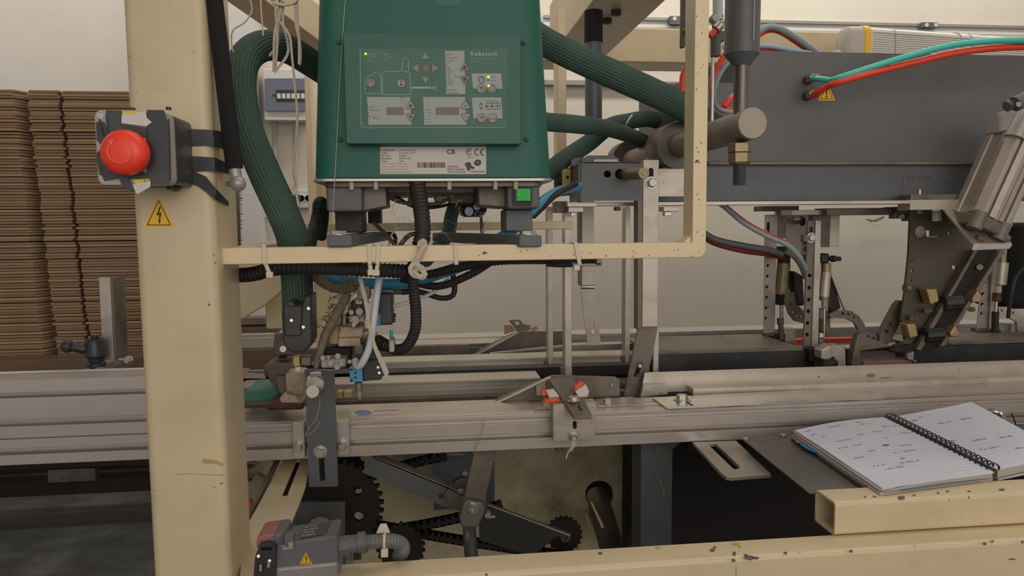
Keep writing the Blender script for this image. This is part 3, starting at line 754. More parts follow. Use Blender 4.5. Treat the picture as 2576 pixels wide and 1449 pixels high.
text(mb, '(Half)', prn(q1), 963, 138, 5.2); text(mb, 'Tmax', prn(q1), 968, 146, 5); text(mb, 'Unit', prn(q1), 963, 154, 5)
text(mb, 'Robatech', prn(q1), 1184, 140, 10.2, 1, gap=.16, wide=.97)
text(mb, 'ICS Integrated Control System', prn(q1), 1185, 149, 4.0, wide=.82); text(mb, 'TMA 4', prn(q1), 1185, 157, 4.2)
build(mb, 'printed_lines', pline, pn)
def tri(cx, cy, r, a0):
    return [(cx+r*math.cos(R(a0+120*k+e_)), cy+r*math.sin(R(a0+120*k+e_))) for k in range(3) for e_ in (-9, 0, 9)]
keys = [(1070, 143, 11, -90), (1047, 171, 11, 180), (1093, 171, 11, 0), (1070, 199, 11, 90), (1169, 170, 12, -90), (1169, 199, 12, 90), (1033, 266, 12, -90), (1033, 293, 12, 90), (1171, 266, 12.5, -90), (1172, 293, 12.5, 90)]
rounds = [(933, 209, 11), (1009, 209, 11), (1211, 223, 11.5), (1237, 223, 11.5), (1212, 297, 11.5), (1239, 297, 11.5)]
def ring(mb_, pts, w_, y): pp = [P(a, b, y) for a, b in pts]; mb_.ribbon(pp+[pp[0]], mm(w_, y), (0, 1, 0))
inkmb = MB()
for cx, cy, r, a in keys:
    mb = MB(); polyp(mb, tri(cx, cy, r, a), q2); build(mb, 'membrane_key', btn, pn)
    ring(inkmb, tri(cx, cy, r, a), .9, q3)
for cx, cy, r in rounds:
    mb = MB(); polyp(mb, circ(cx, cy, r, 24), q2); build(mb, 'membrane_key', btn, pn)
    ring(inkmb, circ(cx, cy, r, 24), .9, q3)
for cx, cy, r, a in keys[:6]: ring(inkmb, tri(cx, cy, r*.55, a), .9, q3)
for cx, cy, r, a in keys[4:8]: polyp(inkmb, tri(cx, cy, r*.42, a), q3)
for cx, cy in ((1171, 267), (1172, 292)): inkmb.ribbon([P(cx-2.5, cy, q3), P(cx+2.5, cy, q3)], mm(.9, QY), (0, 1, 0))
inkmb.ribbon([P(1171, 264.5, q3), P(1171, 269.5, q3)], mm(.9, QY), (0, 1, 0))
ring(inkmb, circ(933, 209, 7, 16), .9, q3); inkmb.ribbon([P(929, 206, q3), P(933, 210, q3), P(938, 207, q3)], mm(.8, QY), (0, 1, 0))
ring(inkmb, slot(1009, 202, 1009, 211, 1.5, 4), .8, q3); polyp(inkmb, circ(1009, 213, 2.6, 10), q3)
ring(inkmb, circ(1211, 200, 8, 20), 1.1, q3); inkmb.ribbon([P(1205, 206, q3), P(1210, 193, q3), P(1213, 193, q3), P(1217, 206, q3)], mm(.9, QY), (0, 1, 0))
ring(inkmb, circ(1237, 223, 7, 16), 1.1, q3)
for cx, cy in ((1211, 223), (1212, 297)):                      # hand symbols
    inkmb.ribbon([P(cx+a, cy+b, q3) for a, b in [(-4, -3), (-2, 4), (-1, 7), (4, 7), (6, 2), (5, -4), (3, -4), (3, 1), (2, -5), (0, -5), (0, 1), (-1, -5), (-2, -5), (-2, 0)]], mm(.7, QY), (0, 1, 0))
inkmb.ribbon([P(1231, 299, q3), P(1247, 299, q3)], mm(.9, QY), (0, 1, 0)); polyp(inkmb, [(1229, 299), (1233, 297), (1233, 301)], q3); polyp(inkmb, [(1249, 299), (1245, 297), (1245, 301)], q3)
ring(inkmb, [(1207, 262), (1214, 262), (1214, 271), (1207, 271)], 1, q3); inkmb.ribbon([P(1208, 271, q3), P(1211, 276, q3), P(1213, 271, q3)], mm(1, QY), (0, 1, 0)); polyp(inkmb, [(1209, 258), (1212, 258), (1212, 261), (1209, 261)], q3)
ring(inkmb, [(1224, 260), (1259, 260), (1259, 274), (1224, 274)], .9, q3); inkmb.ribbon([P(1224, 255, q3), P(1252, 255, q3)], mm(.7, QY), (0, 1, 0))
inkmb.ribbon([P(1224, 267, q3), P(1252, 267, q3)], mm(.8, QY), (0, 1, 0))
for x in (1224, 1238, 1252): polyp(inkmb, circ(x, 267, 2.3, 8), q3); inkmb.ribbon([P(x, 253, q3), P(x, 267, q3)], mm(.6, QY), (0, 1, 0))
build(inkmb, 'key_marks', ink, pn)['kind'] = 'stuff'
mb = MB()
for s_, x, y, z in (('Pool', 1130, 138, 4.6), ('Terminal', 1130, 147, 4.6), ('Time', 1130, 155, 4.6), ('P', 1126, 163, 5), ('Tmax', 1143, 195, 4.6), ('Counter', 1127, 228, 5), ('Parameter', 1127, 236, 5),
                    ('Day', 931, 271, 5.4), ('Parameter', 931, 279, 5.4), ('°C', 1073, 252, 4.6), ('F', 1073, 260, 4.6), ('%', 1073, 269, 4.6), ('Time', 1073, 277, 4.6), ('m/min', 1073, 285, 4.4), ('u/min', 1073, 293, 4.4), ('v/m', 1073, 301, 4.4), ('mm', 1073, 309, 4.4),
                    ('I Unit', 1235, 196, 5), ('Error', 1235, 204, 5), ('a', 1230, 252, 3.5), ('a', 1244, 252, 3.5)):
    text(mb, s_, prn(q2), x, y, z, wide=.85)
for k in range(6): ring(mb, circ(1129, 170+8*k, 3, 10), .7, q2)
for x, y in ((1137, 178), (1137, 203), (1137, 210)): ring(mb, circ(x, y, 3.2, 10), .6, q2)
for y in (137, 145, 153): polyp(mb, slot(1127, y-2, 1127, y+1, 1, 4), q2)
for x in (931, 941, 951): polyp(mb, circ(x, 297, 1.6, 8), q2)
mb.ribbon([P(941, 297, q2), P(951, 297, q2)], mm(.8, QY), (0, 1, 0)); mb.ribbon([P(930, 292, q2), P(952, 292, q2)], mm(.6, QY), (0, 1, 0))
build(mb, 'small_print', ink_soft, pn)['kind'] = 'stuff'
mb = MB(); ring(mb, [(1006, 245), (1018, 245), (1018, 266), (1006, 266)], .5, q2); mb.ribbon([P(1011, 245, q2), P(1011, 258, q2)], mm(.8, QY), (0, 1, 0))
for y in range(135, 236, 8): polyp(mb, circ(1121.5, y, 1.2, 6), q2)
for x, y in ((920, 145), (920, 153), (957, 136), (957, 145), (957, 152)): polyp(mb, circ(x, y, 1.3, 6), q2)
build(mb, 'red_marks', redp, pn)
for x0, y0, x1, y1, nm in ((972, 270, 1016, 289, 'digit_display'), (1096, 270, 1155, 289, 'digit_display'), (1065, 162, 1078, 180, 'digit_window')):
    fplate(nm, display if y1 > 200 else M('window_red', (112, 62, 62), .3), [(x0, y0), (x1, y0), (x1, y1), (x0, y1)], q2, .0003, pn, bevel=.0001)
for x, y in ((920, 135.5), (1228.5, 193.5), (1229.5, 216)): build(MB().sphere(P(x, y, q3), mm(3.1, QY), 10, (1, .5, 1)), 'status_led', led, pn)
build(MB().sphere(P(1228.5, 201, q3), mm(2.6, QY), 10, (1, .5, 1)), 'status_led', M('led_off', (110, 116, 106), .4), pn, label='unlit grey status lamp')

# type plate
ly = GY-.0004
lb = fplate('type_label', label_w, rrect(956, 369, 1223, 438, 4), ly, .0004, t, bevel=.0001)
f1 = prn(ly-.0002); mb = MB()
for k, (a, b) in enumerate((('Designation:', 'Adhesive Melter'), ('Type:', 'Concept A 8/6'), ('Part no.:', '136324'), ('Serial no.:', '1120571-001'), ('Year:', '2016'))):
    text(mb, a, f1, 957+k*.4, 379.5+k*7.1, 5, 1, wide=.92); text(mb, b, f1, 1004+k*.2, 379.5+k*7.1, 5, wide=.95)
text(mb, 'CB', f1, 1124, 387, 11.5, 1, wide=1)
text(mb, '239792', f1, 1175, 397, 3.6)
text(mb, 'Robatech', f1, 1126, 420.5, 4.4, 1); text(mb, 'Gluing Technology', f1, 1126, 427.5, 4.4, 1, wide=.82); text(mb, 'www.robatech.com', f1, 1126, 434, 4.4, 1, wide=.80)
text(mb, 'Switzerland', f1, 1185, 433.5, 5, 1, wide=.86)
text(mb, 'SA', f1, 1176, 383.5, 6, 1, wide=.7)
def arcp(cx, cy, r, a0, a1, w_, n=18): mb.ribbon([P(cx+r*math.cos(R(a0+(a1-a0)*i/n)), cy+r*math.sin(R(a0+(a1-a0)*i/n)), ly-.0002) for i in range(n+1)], mm(w_, GY), (0, 1, 0))
arcp(1180.5, 382, 7.5, 40, 320, 1.6)
arcp(1202, 383, 7.6, 75, 285, 1.9); arcp(1216, 383, 7.6, 75, 285, 1.9); mb.ribbon([P(1209, 383, ly-.0002), P(1215, 383, ly-.0002)], mm(1.8, GY), (0, 1, 0))
mb2 = MB(); text(mb2, 'R', f1, 1178, 428.5, 18.5, 1, wide=1.05, rot=-.45); text(mb2, 'o', f1, 1196, 417, 18.5, 1, wide=1.15, rot=-.3)
fat = MB(); fat.v = list(mb2.v); fat.f = list(mb2.f)
for dx, dz in ((.0007, 0), (-.0007, 0), (0, .0007), (0, -.0007), (.0005, .0005), (-.0005, -.0005)): fat.add([v+V((dx, -.00002*len(fat.f)/50, dz)) for v in mb2.v], mb2.f)
build(fat, 'logo_lettering', ink_label, lb, flat=True)
rb = random.Random(5); x = 1050
while x < 1119:
    w1 = rb.choice((.8, 1.2, 2.2, 3.4)); polyp(mb, [(x, 408.5), (x+w1, 408.5), (x+w1, 422), (x, 422)], ly-.0002); x += w1+rb.choice((.8, 1, 1.6))
build(mb, 'label_lettering', ink_label, lb)
mb = MB()
for k, s_ in enumerate(('1/N/PE, 230V, 50/60Hz, 40A', '1/PE, 200-240V, 50/60Hz, 40A', '3/PE, 200-240V, 50/60Hz, 40A', '3/N/PE, 400/230V, 50/60Hz, 25A')):
    text(mb, s_, f1, 966+k*.4, 414+k*6.9, 4.2, wide=.86); cy = 412+k*6.9; ring(mb, [(958.5+k*.4, cy-2.6), (963+k*.4, cy-2.6), (963+k*.4, cy+2.6), (958.5+k*.4, cy+2.6)], .6, ly-.0002)
build(mb, 'rating_lines', M('ink_faded', (138, 130, 122), .6), lb)
# underside
JY = .962
bx = fbox('left_foot_housing', grey_cast, 820, 460, 912, 533, JY, .09, t, bevel=.004)
fplate('side_extension', steel_dark, [(912, 462), (970, 466), (974, 520), (940, 526), (912, 532)], JY+.02, .09, t, bevel=.002)
fbox('foot_block', blackr, 843, 528, 912, 586, 1.0, .07, t, bevel=.002)
fbox('foot_block', blackr, 925, 505, 957, 562, 1.16, .05, t, bevel=.002)
sw = fbox('switch_housing', grey_cast, 1275, 460, 1358, 526, JY, .09, t, bevel=.005)
fplate('side_extension', steel_dark, [(1200, 462), (1276, 462), (1276, 524), (1204, 518)], JY+.03, .09, t, bevel=.003)
fbox('switch_bezel', grey_cast, 1289, 467, 1341, 516, JY-.006, .008, t, bevel=.003)
fbox('switch_bezel', blackp, 1294, 471, 1338, 510, JY-.009, .008, t, bevel=.0015)
a, b, c, d = P(1300, 475, JY-.011), P(1334, 475, JY-.016), P(1334, 505, JY-.016), P(1300, 505, JY-.011)
sw = build(MB().prism([a, b, c, d], (0, .010, 0)), 'rocker_switch', swgreen, t, .0006)
mb = MB(); y_ = JY-.0175
ring(mb, circ(1327, 489, 4, 16), 1.3, y_); mb.ribbon([P(1300, 489.5, JY-.0125), P(1309, 489.5, JY-.0140)], mm(1.5, JY), (0, 1, 0)); build(mb, 'switch_marks', white_pl, sw)
fbox('foot_block', bgrey, 1272, 527, 1340, 582, 1.0, .07, t, bevel=.002)
fbox('pump_body', steel_dark, 968, 460, 1198, 488, 1.02, .16, t, bevel=.004)
fbox('pump_body', dustfur, 1130, 470, 1196, 512, 1.06, .10, t, bevel=.006)
fbox('pump_body', dustfur, 975, 455, 1040, 486, 1.05, .10, t, bevel=.006)
fbox('motor', blackr, 1160, 494, 1226, 545, 1.1, .1, t, bevel=.01)
for k, (x, y) in enumerate(((1040, 505), (1105, 500), (1138, 492))):
    build(MB().lathe(P(x, y, 1.08), (0, -1, 0), [(0, .008), (.012, .008), (.012, .005), (.02, .005)], 12), 'fitting', steel_dark, t)
for x, y, r_, in ((1180, 532, 11), (1200, 520, 9)): cylpx('fitting', lbh, (x, y, 1.07), (x, y, 1.12), r_, t, 16)
pipe('cable', steel_dark, [(972, 492, 1.06), (1000, 506, 1.06), (1050, 514, 1.06), (1100, 512, 1.06), (1130, 500, 1.07)], 5, t)
pipe('cable', blackr, [(975, 478, 1.08), (1000, 496, 1.08), (1040, 520, 1.08), (1090, 522, 1.08), (1140, 512, 1.09)], 4, t)
# mounting brackets and bolts on the bar frame
zbar = zt
for x0, x1, nm, bxp, lb_ in ((822, 885, 'l', 851, 'grey mounting bar with hex bolt under the left melter foot'), (1306, 1364, 'r', 1327, 'grey mounting bar with hex bolt under the right melter foot')):
    tt = thing('mounting_bar', lb_, 'bracket')
    yq = .868
    xa_, xb_ = P(x0, 600, yq).x, P(x1, 600, yq).x; zq0 = P(x0, 622, yq).z; zq1 = P(x0, 592, yq).z
    s_ = .0 if nm == 'r' else 0
    dx = (P(960, 560, 1.25).x-P(885, 592, yq).x) if nm == 'l' else (P(1222, 560, 1.25).x-P(1306, 592, yq).x)
    if nm == 'l': dx = .03
    else: dx = -.10
    mb = MB().add([(xa_, yq, zq0), (xb_, yq, zq0), (xb_, yq, zq1), (xa_, yq, zq1), (xa_+dx, yq+.33, zq0), (xb_+dx, yq+.33, zq0), (xb_+dx, yq+.33, zq1), (xa_+dx, yq+.33, zq1)],
                  [(0, 1, 2, 3), (4, 7, 6, 5), (0, 4, 5, 1), (3, 2, 6, 7), (0, 3, 7, 4), (1, 5, 6, 2)])
    build(mb, 'bar', bgrey, tt, .002)
    c = P(bxp, 588, .90); c.z = zq1; mb = MB().lathe(c, (0, 0, 1), [(0, .010), (.0045, .010), (.005, .009)], 6); build(mb, 'bolt', zinc, tt, ang=25)
    build(MB().lathe(c, (0, 0, 1), [(0, .012), (.001, .012)], 20), 'washer', zinc, tt)
# ============================================================ HOSES
HR = .06
def hose(label_, pts, rpx, y=None, step=.006):
    o = pipe('glue_hose', hoseg, pts, rpx, n=56, ridge=.05, step=step); return tag(o, label_, 'hose')
t = thing('glue_hose', 'thick green hose arching left of the melter down to a black connector', 'hose')
pipe('hose', hoseg, [(850, 205, 1.22), (785, 160, 1.16), (720, 122, 1.10), (660, 116, 1.05), (616, 150, 1.02), (604, 220, 1.0), (620, 320, .99), (668, 440, .98), (714, 540, .98), (738, 610, .99), (748, 720, 1.0), (750, 790, 1.0)], 31, t, n=56, ridge=.05)
pipe('black_sleeve', blackr, [(750, 640, .995), (750, 740, 1.0), (750, 780, 1.0)], 35, t, n=32)
pts = [(712, 765), (724, 758), (738, 758), (742, 768), (760, 768), (766, 745), (782, 742), (784, 860), (776, 878), (760, 888), (736, 888), (718, 876), (711, 856), (708, 790)]
fplate('connector_shell', blackp, pts, .945, .05, t, bevel=.005)
fplate('connector_cover', blackp, [(712, 768), (760, 772), (757, 846), (716, 846)], .940, .006, t, bevel=.002)
for x, y in ((733, 806), (776, 776), (763, 823)): cylpx('rivet', zinc, (x, y, .936), (x, y, .95), 4, t, 12)
hose('thick green hose leaving the upper right side of the melter', [(1330, 78, 1.30), (1376, 108, 1.28), (1450, 145, 1.27), (1560, 195, 1.27), (1680, 250, 1.30), (1740, 285, 1.35), (1800, 318, 1.45)], 34)
hose('green hose leaving the lower right side of the melter towards the collar', [(1330, 302, 1.25), (1390, 308, 1.25), (1460, 314, 1.27), (1540, 326, 1.42), (1610, 352, 1.6), (1660, 380, 1.8)], 23)
hose('green hose rising behind the melter into a loop tied with white cord', [(1370, 440, 1.40), (1420, 400, 1.42), (1480, 360, 1.46), (1530, 320, 1.5), (1580, 306, 1.55), (1640, 300, 1.6), (1700, 330, 1.7)], 23)
hose('green hose running down behind the right melter foot', [(1150, 500, 1.3), (1135, 545, 1.3), (1128, 585, 1.28), (1100, 625, 1.25), (1070, 655, 1.2)], 17)
tag(pipe('tie_string', clear, [(1590, 290, 1.52), (1582, 300, 1.50), (1575, 314, 1.50), (1570, 328, 1.52)], 2.5, n=8), 'thin white cord round the looping green hose', 'cord')

# corrugated conduits
t = thing('corrugated_conduit', 'black corrugated conduit from the melter base over the bar down to the glue head', 'conduit')
pipe('conduit', blackr, [(1042, 452, .975), (1046, 490, .965), (1056, 540, .955), (1062, 580, .948), (1056, 620, .93), (1040, 660, .93), (1040, 720, .94), (1046, 780, .95), (1044, 830, .96), (1026, 868, .97), (1000, 880, .98), (968, 868, .99), (950, 858, 1.0)], 14, t, n=20, rib=(.0042, .14))
pipe('upper_conduit', blackr, [(1048, 452, .955), (1056, 500, .945), (1062, 550, .935), (1063, 590, .93), (1056, 618, .925)], 20, t, n=22, rib=(.0048, .10))
fbox('tape_flag', white_dirty, 978, 856, 992, 888, .955, .035, t, .003)
tag(pipe('corrugated_conduit', blackr, [(800, 516, 1.08), (797, 545, 1.08), (790, 575, 1.05), (780, 615, 1.0), (776, 640, .96)], 14, n=20, rib=(.0042, .14)), 'short black corrugated conduit rising beside the left foot of the melter', 'conduit')
tag(pipe('corrugated_conduit', blackr, [(800, 518, 1.08), (805, 508, 1.10), (812, 514, 1.13), (814, 545, 1.16), (808, 600, 1.18)], 14, n=20, rib=(.0042, .14)), 'curled dusty conduit top behind the left conduit', 'conduit')
tag(pipe('corrugated_conduit', blackr, [(560, 688, .96), (600, 692, .955), (640, 689, .945), (690, 676, .935), (760, 672, .93), (860, 676, .93), (960, 680, .93), (1040, 684, .945)], 18, n=22, rib=(.0056, .14)), 'black corrugated conduit hanging under the left half of the cream bar', 'conduit')
tag(pipe('corrugated_conduit', blackr, [(1010, 698, .99), (1080, 690, .98), (1160, 672, .96), (1260, 656, .94), (1400, 654, .93), (1500, 652, .93)], 11, n=18, rib=(.004, .16)), 'slim black corrugated conduit under the right half of the cream bar', 'conduit')
tag(pipe('corrugated_conduit', blackr, [(1010, 702, 1.02), (1100, 720, 1.0), (1180, 692, .98), (1230, 662, .97)], 10, n=18, rib=(.004, .16)), 'black corrugated conduit following the blue hose under the bar', 'conduit')
tag(pipe('corrugated_conduit', blackr, [(1340, 545, 1.05), (1362, 524, 1.06), (1400, 488, 1.08), (1436, 468, 1.15), (1450, 462, 1.2)], 8, n=16, rib=(.0036, .2)), 'thin black corrugated conduit beside the bright end of the blue hose', 'conduit')
tag(pipe('blue_hose', blueh, [(786, 695, 1.08), (860, 706, 1.06), (940, 714, 1.04), (1030, 712, 1.02), (1100, 690, 1.0), (1180, 660, 1.0), (1250, 605, 1.02), (1300, 570, 1.04), (1350, 520, 1.06), (1400, 484, 1.1), (1456, 470, 1.24)], 13, n=20), 'bright blue hose crossing behind the cream bar up to the grey beam', 'hose')
tag(pipe('black_cable', blackr, [(1000, 722, 1.1), (1060, 735, 1.1), (1110, 750, 1.1), (1140, 742, 1.1), (1143, 710, 1.1), (1136, 680, 1.1)], 7, n=14), 'black cable curling up right of the glue head', 'cable')
tag(pipe('dusty_hose', dustfur, [(790, 690, 1.06), (812, 712, 1.05), (840, 724, 1.04), (880, 726, 1.04), (910, 712, 1.05)], 12, n=12, ridge=.1), 'lint covered hose sagging under the cream bar', 'hose')
for k, (pts, r_, m_, lb_) in enumerate((
        ([(975, 640, 1.12), (985, 590, 1.12), (1010, 570, 1.12), (1030, 575, 1.12)], 2.5, clear, 'thin white wire loop behind the cream bar'),
        ([(960, 590, 1.15), (985, 588, 1.15), (995, 600, 1.14), (990, 640, 1.12)], 5, blackr, 'short dark cable hook behind the bar'),
        ([(1000, 628, 1.2), (1020, 600, 1.2), (1045, 588, 1.2), (1080, 610, 1.2)], 6, steel_dark, 'dusty grey cable bending behind the upper conduit'),
        ([(940, 560, 1.1), (980, 600, 1.08), (1010, 640, 1.06)], 5, steel_dark, 'dusty brown cable running down right of the left foot'),
        ([(1210, 540, 1.2), (1212, 590, 1.2), (1210, 640, 1.15)], 4, steel_dark, 'thin dark vertical cable left of the right foot'))):
    tag(pipe('loose_cable', m_, pts, r_, n=10), lb_, 'cable')

# white strings hanging at the top left
t = thing('string_bundle', 'bundle of frayed cream strings hanging over the green hose', 'string')
for pts in ([(704, -30), (700, 40), (690, 90), (688, 180)], [(712, -30), (712, 60), (715, 70), (724, 110), (722, 140), (690, 182)], [(716, -20), (700, 60), (698, 110), (686, 130), (678, 140)],
            [(740, -30), (744, 60), (752, 100), (752, 162)], [(745, -30), (750, 70), (756, 130), (754, 164)], [(690, -20), (697, 100), (692, 182)], [(704, 55), (728, 90), (735, 150), (742, 220), (748, 300), (742, 380), (738, 410), (748, 470)],
            [(740, 385), (736, 430), (744, 480), (752, 520)]):
    build(MB().sweep(crom([P(a, b, .96+.004*math.sin(a)) for a, b in pts], .006), .0016, 7, .2), 'strand', string_m, t)
for pts in ([(680, 0), (700, -6), (720, 6), (742, 4), (748, -8), (730, -12), (706, -10)], [(686, 6), (710, 12), (735, 8), (748, -2)]):
    build(MB().sweep(crom([P(a, b, .955) for a, b in pts], .004), .0024, 8, .2), 'knot_loop', string_m, t)
for pts, lb_ in (([(626, -10), (634, 20), (628, 40), (612, 60), (590, 72), (582, 90), (584, 120), (588, 132)], 'single pale string curving down onto the arching green hose'),
             ([(655, -10), (658, 40), (662, 90)], 'straight pale string left of the string bundle'),
             ([(870, -10), (864, 60), (855, 200), (845, 400), (836, 560)], 'very thin glue thread down the left edge of the melter')):
    tag(build(MB().sweep(crom([P(a, b, .94) for a, b in pts], .006), .0010 if 'thin' not in lb_ else .0004, 6), 'loose_string', string_m), lb_, 'string')

# ============================================================ GLUE HEAD ASSEMBLY
t = thing('glue_applicator', 'glue crusted valve head with brass block and white fittings below the bar', 'glue head')
gy = 1.02
fbox('valve_block', glue, 836, 822, 912, 866, gy, .05, t, .003)
fbox('valve_cap', brass_old, 826, 816, 852, 868, gy-.004, .03, t, .002)
fbox('valve_plate', glue, 850, 850, 908, 872, gy-.01, .03, t, .002)
fbox('black_block', grimy, 812, 872, 884, 906, gy+.01, .05, t, .003)
for x, y, r_, m_ in ((838, 812, 8, grimy), (866, 804, 9, brass_old), (881, 800, 9, grimy)): cylpx('fitting', m_, (x, y+12, gy), (x, y-14, gy), r_, t, 14)
fbox('white_clamp', white_dirty, 876, 793, 916, 812, gy-.015, .03, t, .003)
for x, y, r_ in ((893, 806, 10), (890, 818, 5), (904, 784, 9), (884, 786, 6)): cylpx('clamp_boss', white_dirty, (x, y, gy-.025), (x, y, gy), r_, t, 20)
fbox('white_clamp', white_dirty, 806, 902, 870, 926, gy-.03, .03, t, .003)
for x, y, r_ in ((812, 900, 6), (850, 896, 7), (826, 899, 4), (832, 914, 7), (858, 915, 5)): cylpx('clamp_boss', white_dirty, (x, y, gy-.04), (x, y, gy-.01), r_, t, 20)
cylpx('screw_head', white_dirty, (848, 922, gy-.034), (848, 922, gy), 8, t, 20)
fplate('lint_tube', dustfur, [(862, 738), (884, 742), (826, 850), (798, 935), (784, 925), (806, 840)], gy-.03, .02, t, bevel=.006)
fbox('brass_nut', brass, 737, 897, 754, 922, .975, .015, t, .001)
fbox('hose_nut', steel_dark, 755, 897, 782, 922, .975, .02, t, .003)
cylpx('nut_end', white_pl, (750, 922, .985), (750, 932, .985), 8, t, 14)
fbox('upper_block', white_dirty, 898, 720, 930, 756, 1.03, .04, t, .004)
fbox('upper_solenoid', blackp, 882, 756, 920, 800, 1.03, .05, t, .003)
cylpx('white_knob', white_pl, (903, 764, 1.02), (903, 756, 1.02), 9, t, 18)
fbox('rail_strip', white_dirty, 874, 736, 880, 786, 1.02, .01, t, .001)
fbox('blue_block', blueh, 944, 788, 958, 820, 1.0, .03, t, .001)
fbox('solenoid_block', blackp, 950, 738, 988, 818, 1.0, .05, t, .003)
for x, y in ((993, 794), (992, 806)): cylpx('plug', blackp, (x-8, y, 1.01), (x+3, y, 1.01), 5, t, 12)
cylpx('teal_stub', teal, (985, 830, 1.03), (984, 850, 1.03), 4.5, t, 10)
fplate('grey_elbow', white_dirty, [(906, 836), (930, 830), (948, 842), (952, 900), (922, 902), (908, 862)], 1.03, .03, t, bevel=.005)
fbox('steel_block', steel_dark, 890, 866, 916, 896, 1.01, .03, t, .003)
cylpx('tube_nut', grimy, (894, 912, .985), (894, 899, .985), 10, t, 16)
sb = fplate('black_solenoid', blackp, [(917, 850), (952, 870), (956, 905), (961, 955), (912, 960), (913, 905)], .99, .05, t, bevel=.002)
fbox('solenoid_face', blackp, 914, 906, 958, 957, .985, .01, t, .001)
for x, y in ((951, 924), (954, 938)): cylpx('screw', zinc, (x, y, .982), (x, y, .99), 3.5, t, 10)
bv = fbox('blue_valve', blueh, 879, 922, 912, 962, .975, .03, t, .0015)
for x, y in ((884, 930), (884, 957), (894, 925), (894, 938), (894, 950)): cylpx('port', grimy, (x, y, .9745), (x, y, .98), 3.5, bv, 10)
cylpx('valve_base', brass_old, (902, 962, .985), (903, 985, .985), 9.5, t, 16, rb=8)
cylpx('nozzle', silver, (903, 985, .985), (905, 1003, .985), 7, t, 16, rb=3)
cylpx('hose_barb', blackr, (950, 858, 1.0), (966, 868, .99), 17, t, 20)
fbox('silver_beam', steel_dark, 956, 728, 1012, 742, 1.06, .03, t, .002)
cylpx('cable_gland', blackr, (1010, 735, 1.04), (1040, 733, 1.04), 7, t, 16)
tag(pipe('air_tube', clear, [(958, 680, .97), (948, 740, .965), (938, 820, .96), (930, 870, .96), (916, 905, .96), (904, 922, .965), (896, 918, .972), (894, 906, .98)], 9, n=18), 'translucent white air tube hooking into the glue head', 'tube')
tag(pipe('air_tube', clear, [(948, 772, 1.02), (990, 770, 1.02), (1040, 756, 1.03), (1090, 735, 1.04), (1130, 700, 1.05)], 5, n=14), 'thin white air tube running right from the solenoid block', 'tube')
t2 = thing('frayed_ribbon', 'long frayed cream ribbon hanging in front of the black solenoid', 'string')
for k in range(3): build(MB().sweep(crom([P(904+k*2, 700, .955), P(918+k*2, 760, .955), P(926+k, 810, .955), P(940+k*2, 870, .955), P(958+k*4, 915, .955), P(972+k*2, 948-k*4, .955)], .005), .0018, 6, .2), 'strand', string_m, t2)
mb = MB()                                                      # lint and glue threads
rl = random.Random(11)
for k in range(170):
    x, y = rl.uniform(820, 920), rl.uniform(690, 830)
    x = 880-(y-690)*.42+rl.uniform(-26, 26) if k % 3 else x
    y0_ = rl.uniform(.98, 1.04); a = rl.uniform(0, 6.28); l_ = rl.uniform(8, 26)
    mb.sweep(crom([P(x, y, y0_), P(x+l_*.5*math.cos(a)+rl.uniform(-4, 4), y+l_*.5*math.sin(a), y0_-.004), P(x+l_*math.cos(a), y+l_*math.sin(a)+4, y0_)], .006), rl.uniform(.0003, .0006), 5)
o = build(mb, 'lint', dustfur, t); o['kind'] = 'stuff'
mb = MB()
for k in range(60):
    x, y = rl.uniform(980, 1240), rl.uniform(500, 640); a = rl.uniform(0, 6.28); l_ = rl.uniform(10, 40); y0_ = rl.uniform(.97, 1.1)
    mb.sweep(crom([P(x, y, y0_), P(x+l_*.5*math.cos(a)+rl.uniform(-9, 9), y+l_*.5*math.sin(a)+rl.uniform(-5, 5), y0_), P(x+l_*math.cos(a), y+l_*math.sin(a)+6, y0_)], .008), .0003, 4)
tag(build(mb, 'dust_threads', string_m), 'web of fine dust threads under the melter', 'cobweb', kind='stuff')

# roller and nozzle part to the left of the head
t = thing('folding_unit', 'grimy folding unit with glue caked block on the green belt plate', 'machine unit')
fbox('spring_block', steel_dark, 688, 856, 736, 895, 1.250, .05, t, .003)
cylpx('screw', zinc, (712, 878, 1.245), (712, 878, 1.250), 8, t, 16)
cylpx('cap_screw', steel_dark, (701, 838, 1.260), (701, 856, 1.260), 10, t, 16)
mb = MB(); c = P(712, 896, 1.260); mb.sweep([c+V((.008*math.cos(q*.7), .008*math.sin(q*.7), -.0006*q)) for q in range(45)], .0014, 6); build(mb, 'spring', steel_dark, t)
cylpx('spring_rod', grimy, (712, 895, 1.260), (712, 925, 1.260), 7, t, 12)
fplate('bracket', steel_dark, [(660, 924), (680, 912), (740, 912), (740, 962), (704, 988), (680, 962), (668, 942)], 1.240, .06, t, bevel=.003)
fplate('shoe', steel_dark, [(690, 950), (720, 948), (724, 1000), (700, 992)], 1.220, .04, t, bevel=.004)
fbox('glue_block', glue, 718, 938, 764, 1004, 1.200, .05, t, .004)
fplate('glue_skirt', glue, [(700, 1004), (716, 988), (762, 1000), (762, 1016), (706, 1016)], 1.190, .05, t, bevel=.004)
fplate('glue_drips', glue_b, [(668, 1018), (712, 1008), (764, 1010), (764, 1032), (668, 1034)], 1.190, .06, t, bevel=.006)
fplate('belt_plate', mint, [(600, 1000), (622, 982), (706, 980), (700, 1002), (690, 1008), (600, 1012)], 1.250, .09, t, bevel=.003)
fbox('brass_nut', brass, 848, 986, 862, 1002, 1.240, .02, t, .001)
fbox('brass_nut', brass, 864, 986, 884, 1000, 1.240, .02, t, .001)
tag(fplate('card_scrap', card_l, [(590, 928), (628, 926), (622, 942), (598, 966)], 1.2, .003), 'torn brown card scrap right of the cream post', 'card')
tag(fplate('paper_scrap', white_dirty, [(606, 952), (620, 938), (664, 940), (670, 953)], 1.25, .002), 'white paper scrap lying behind the card scrap', 'paper')
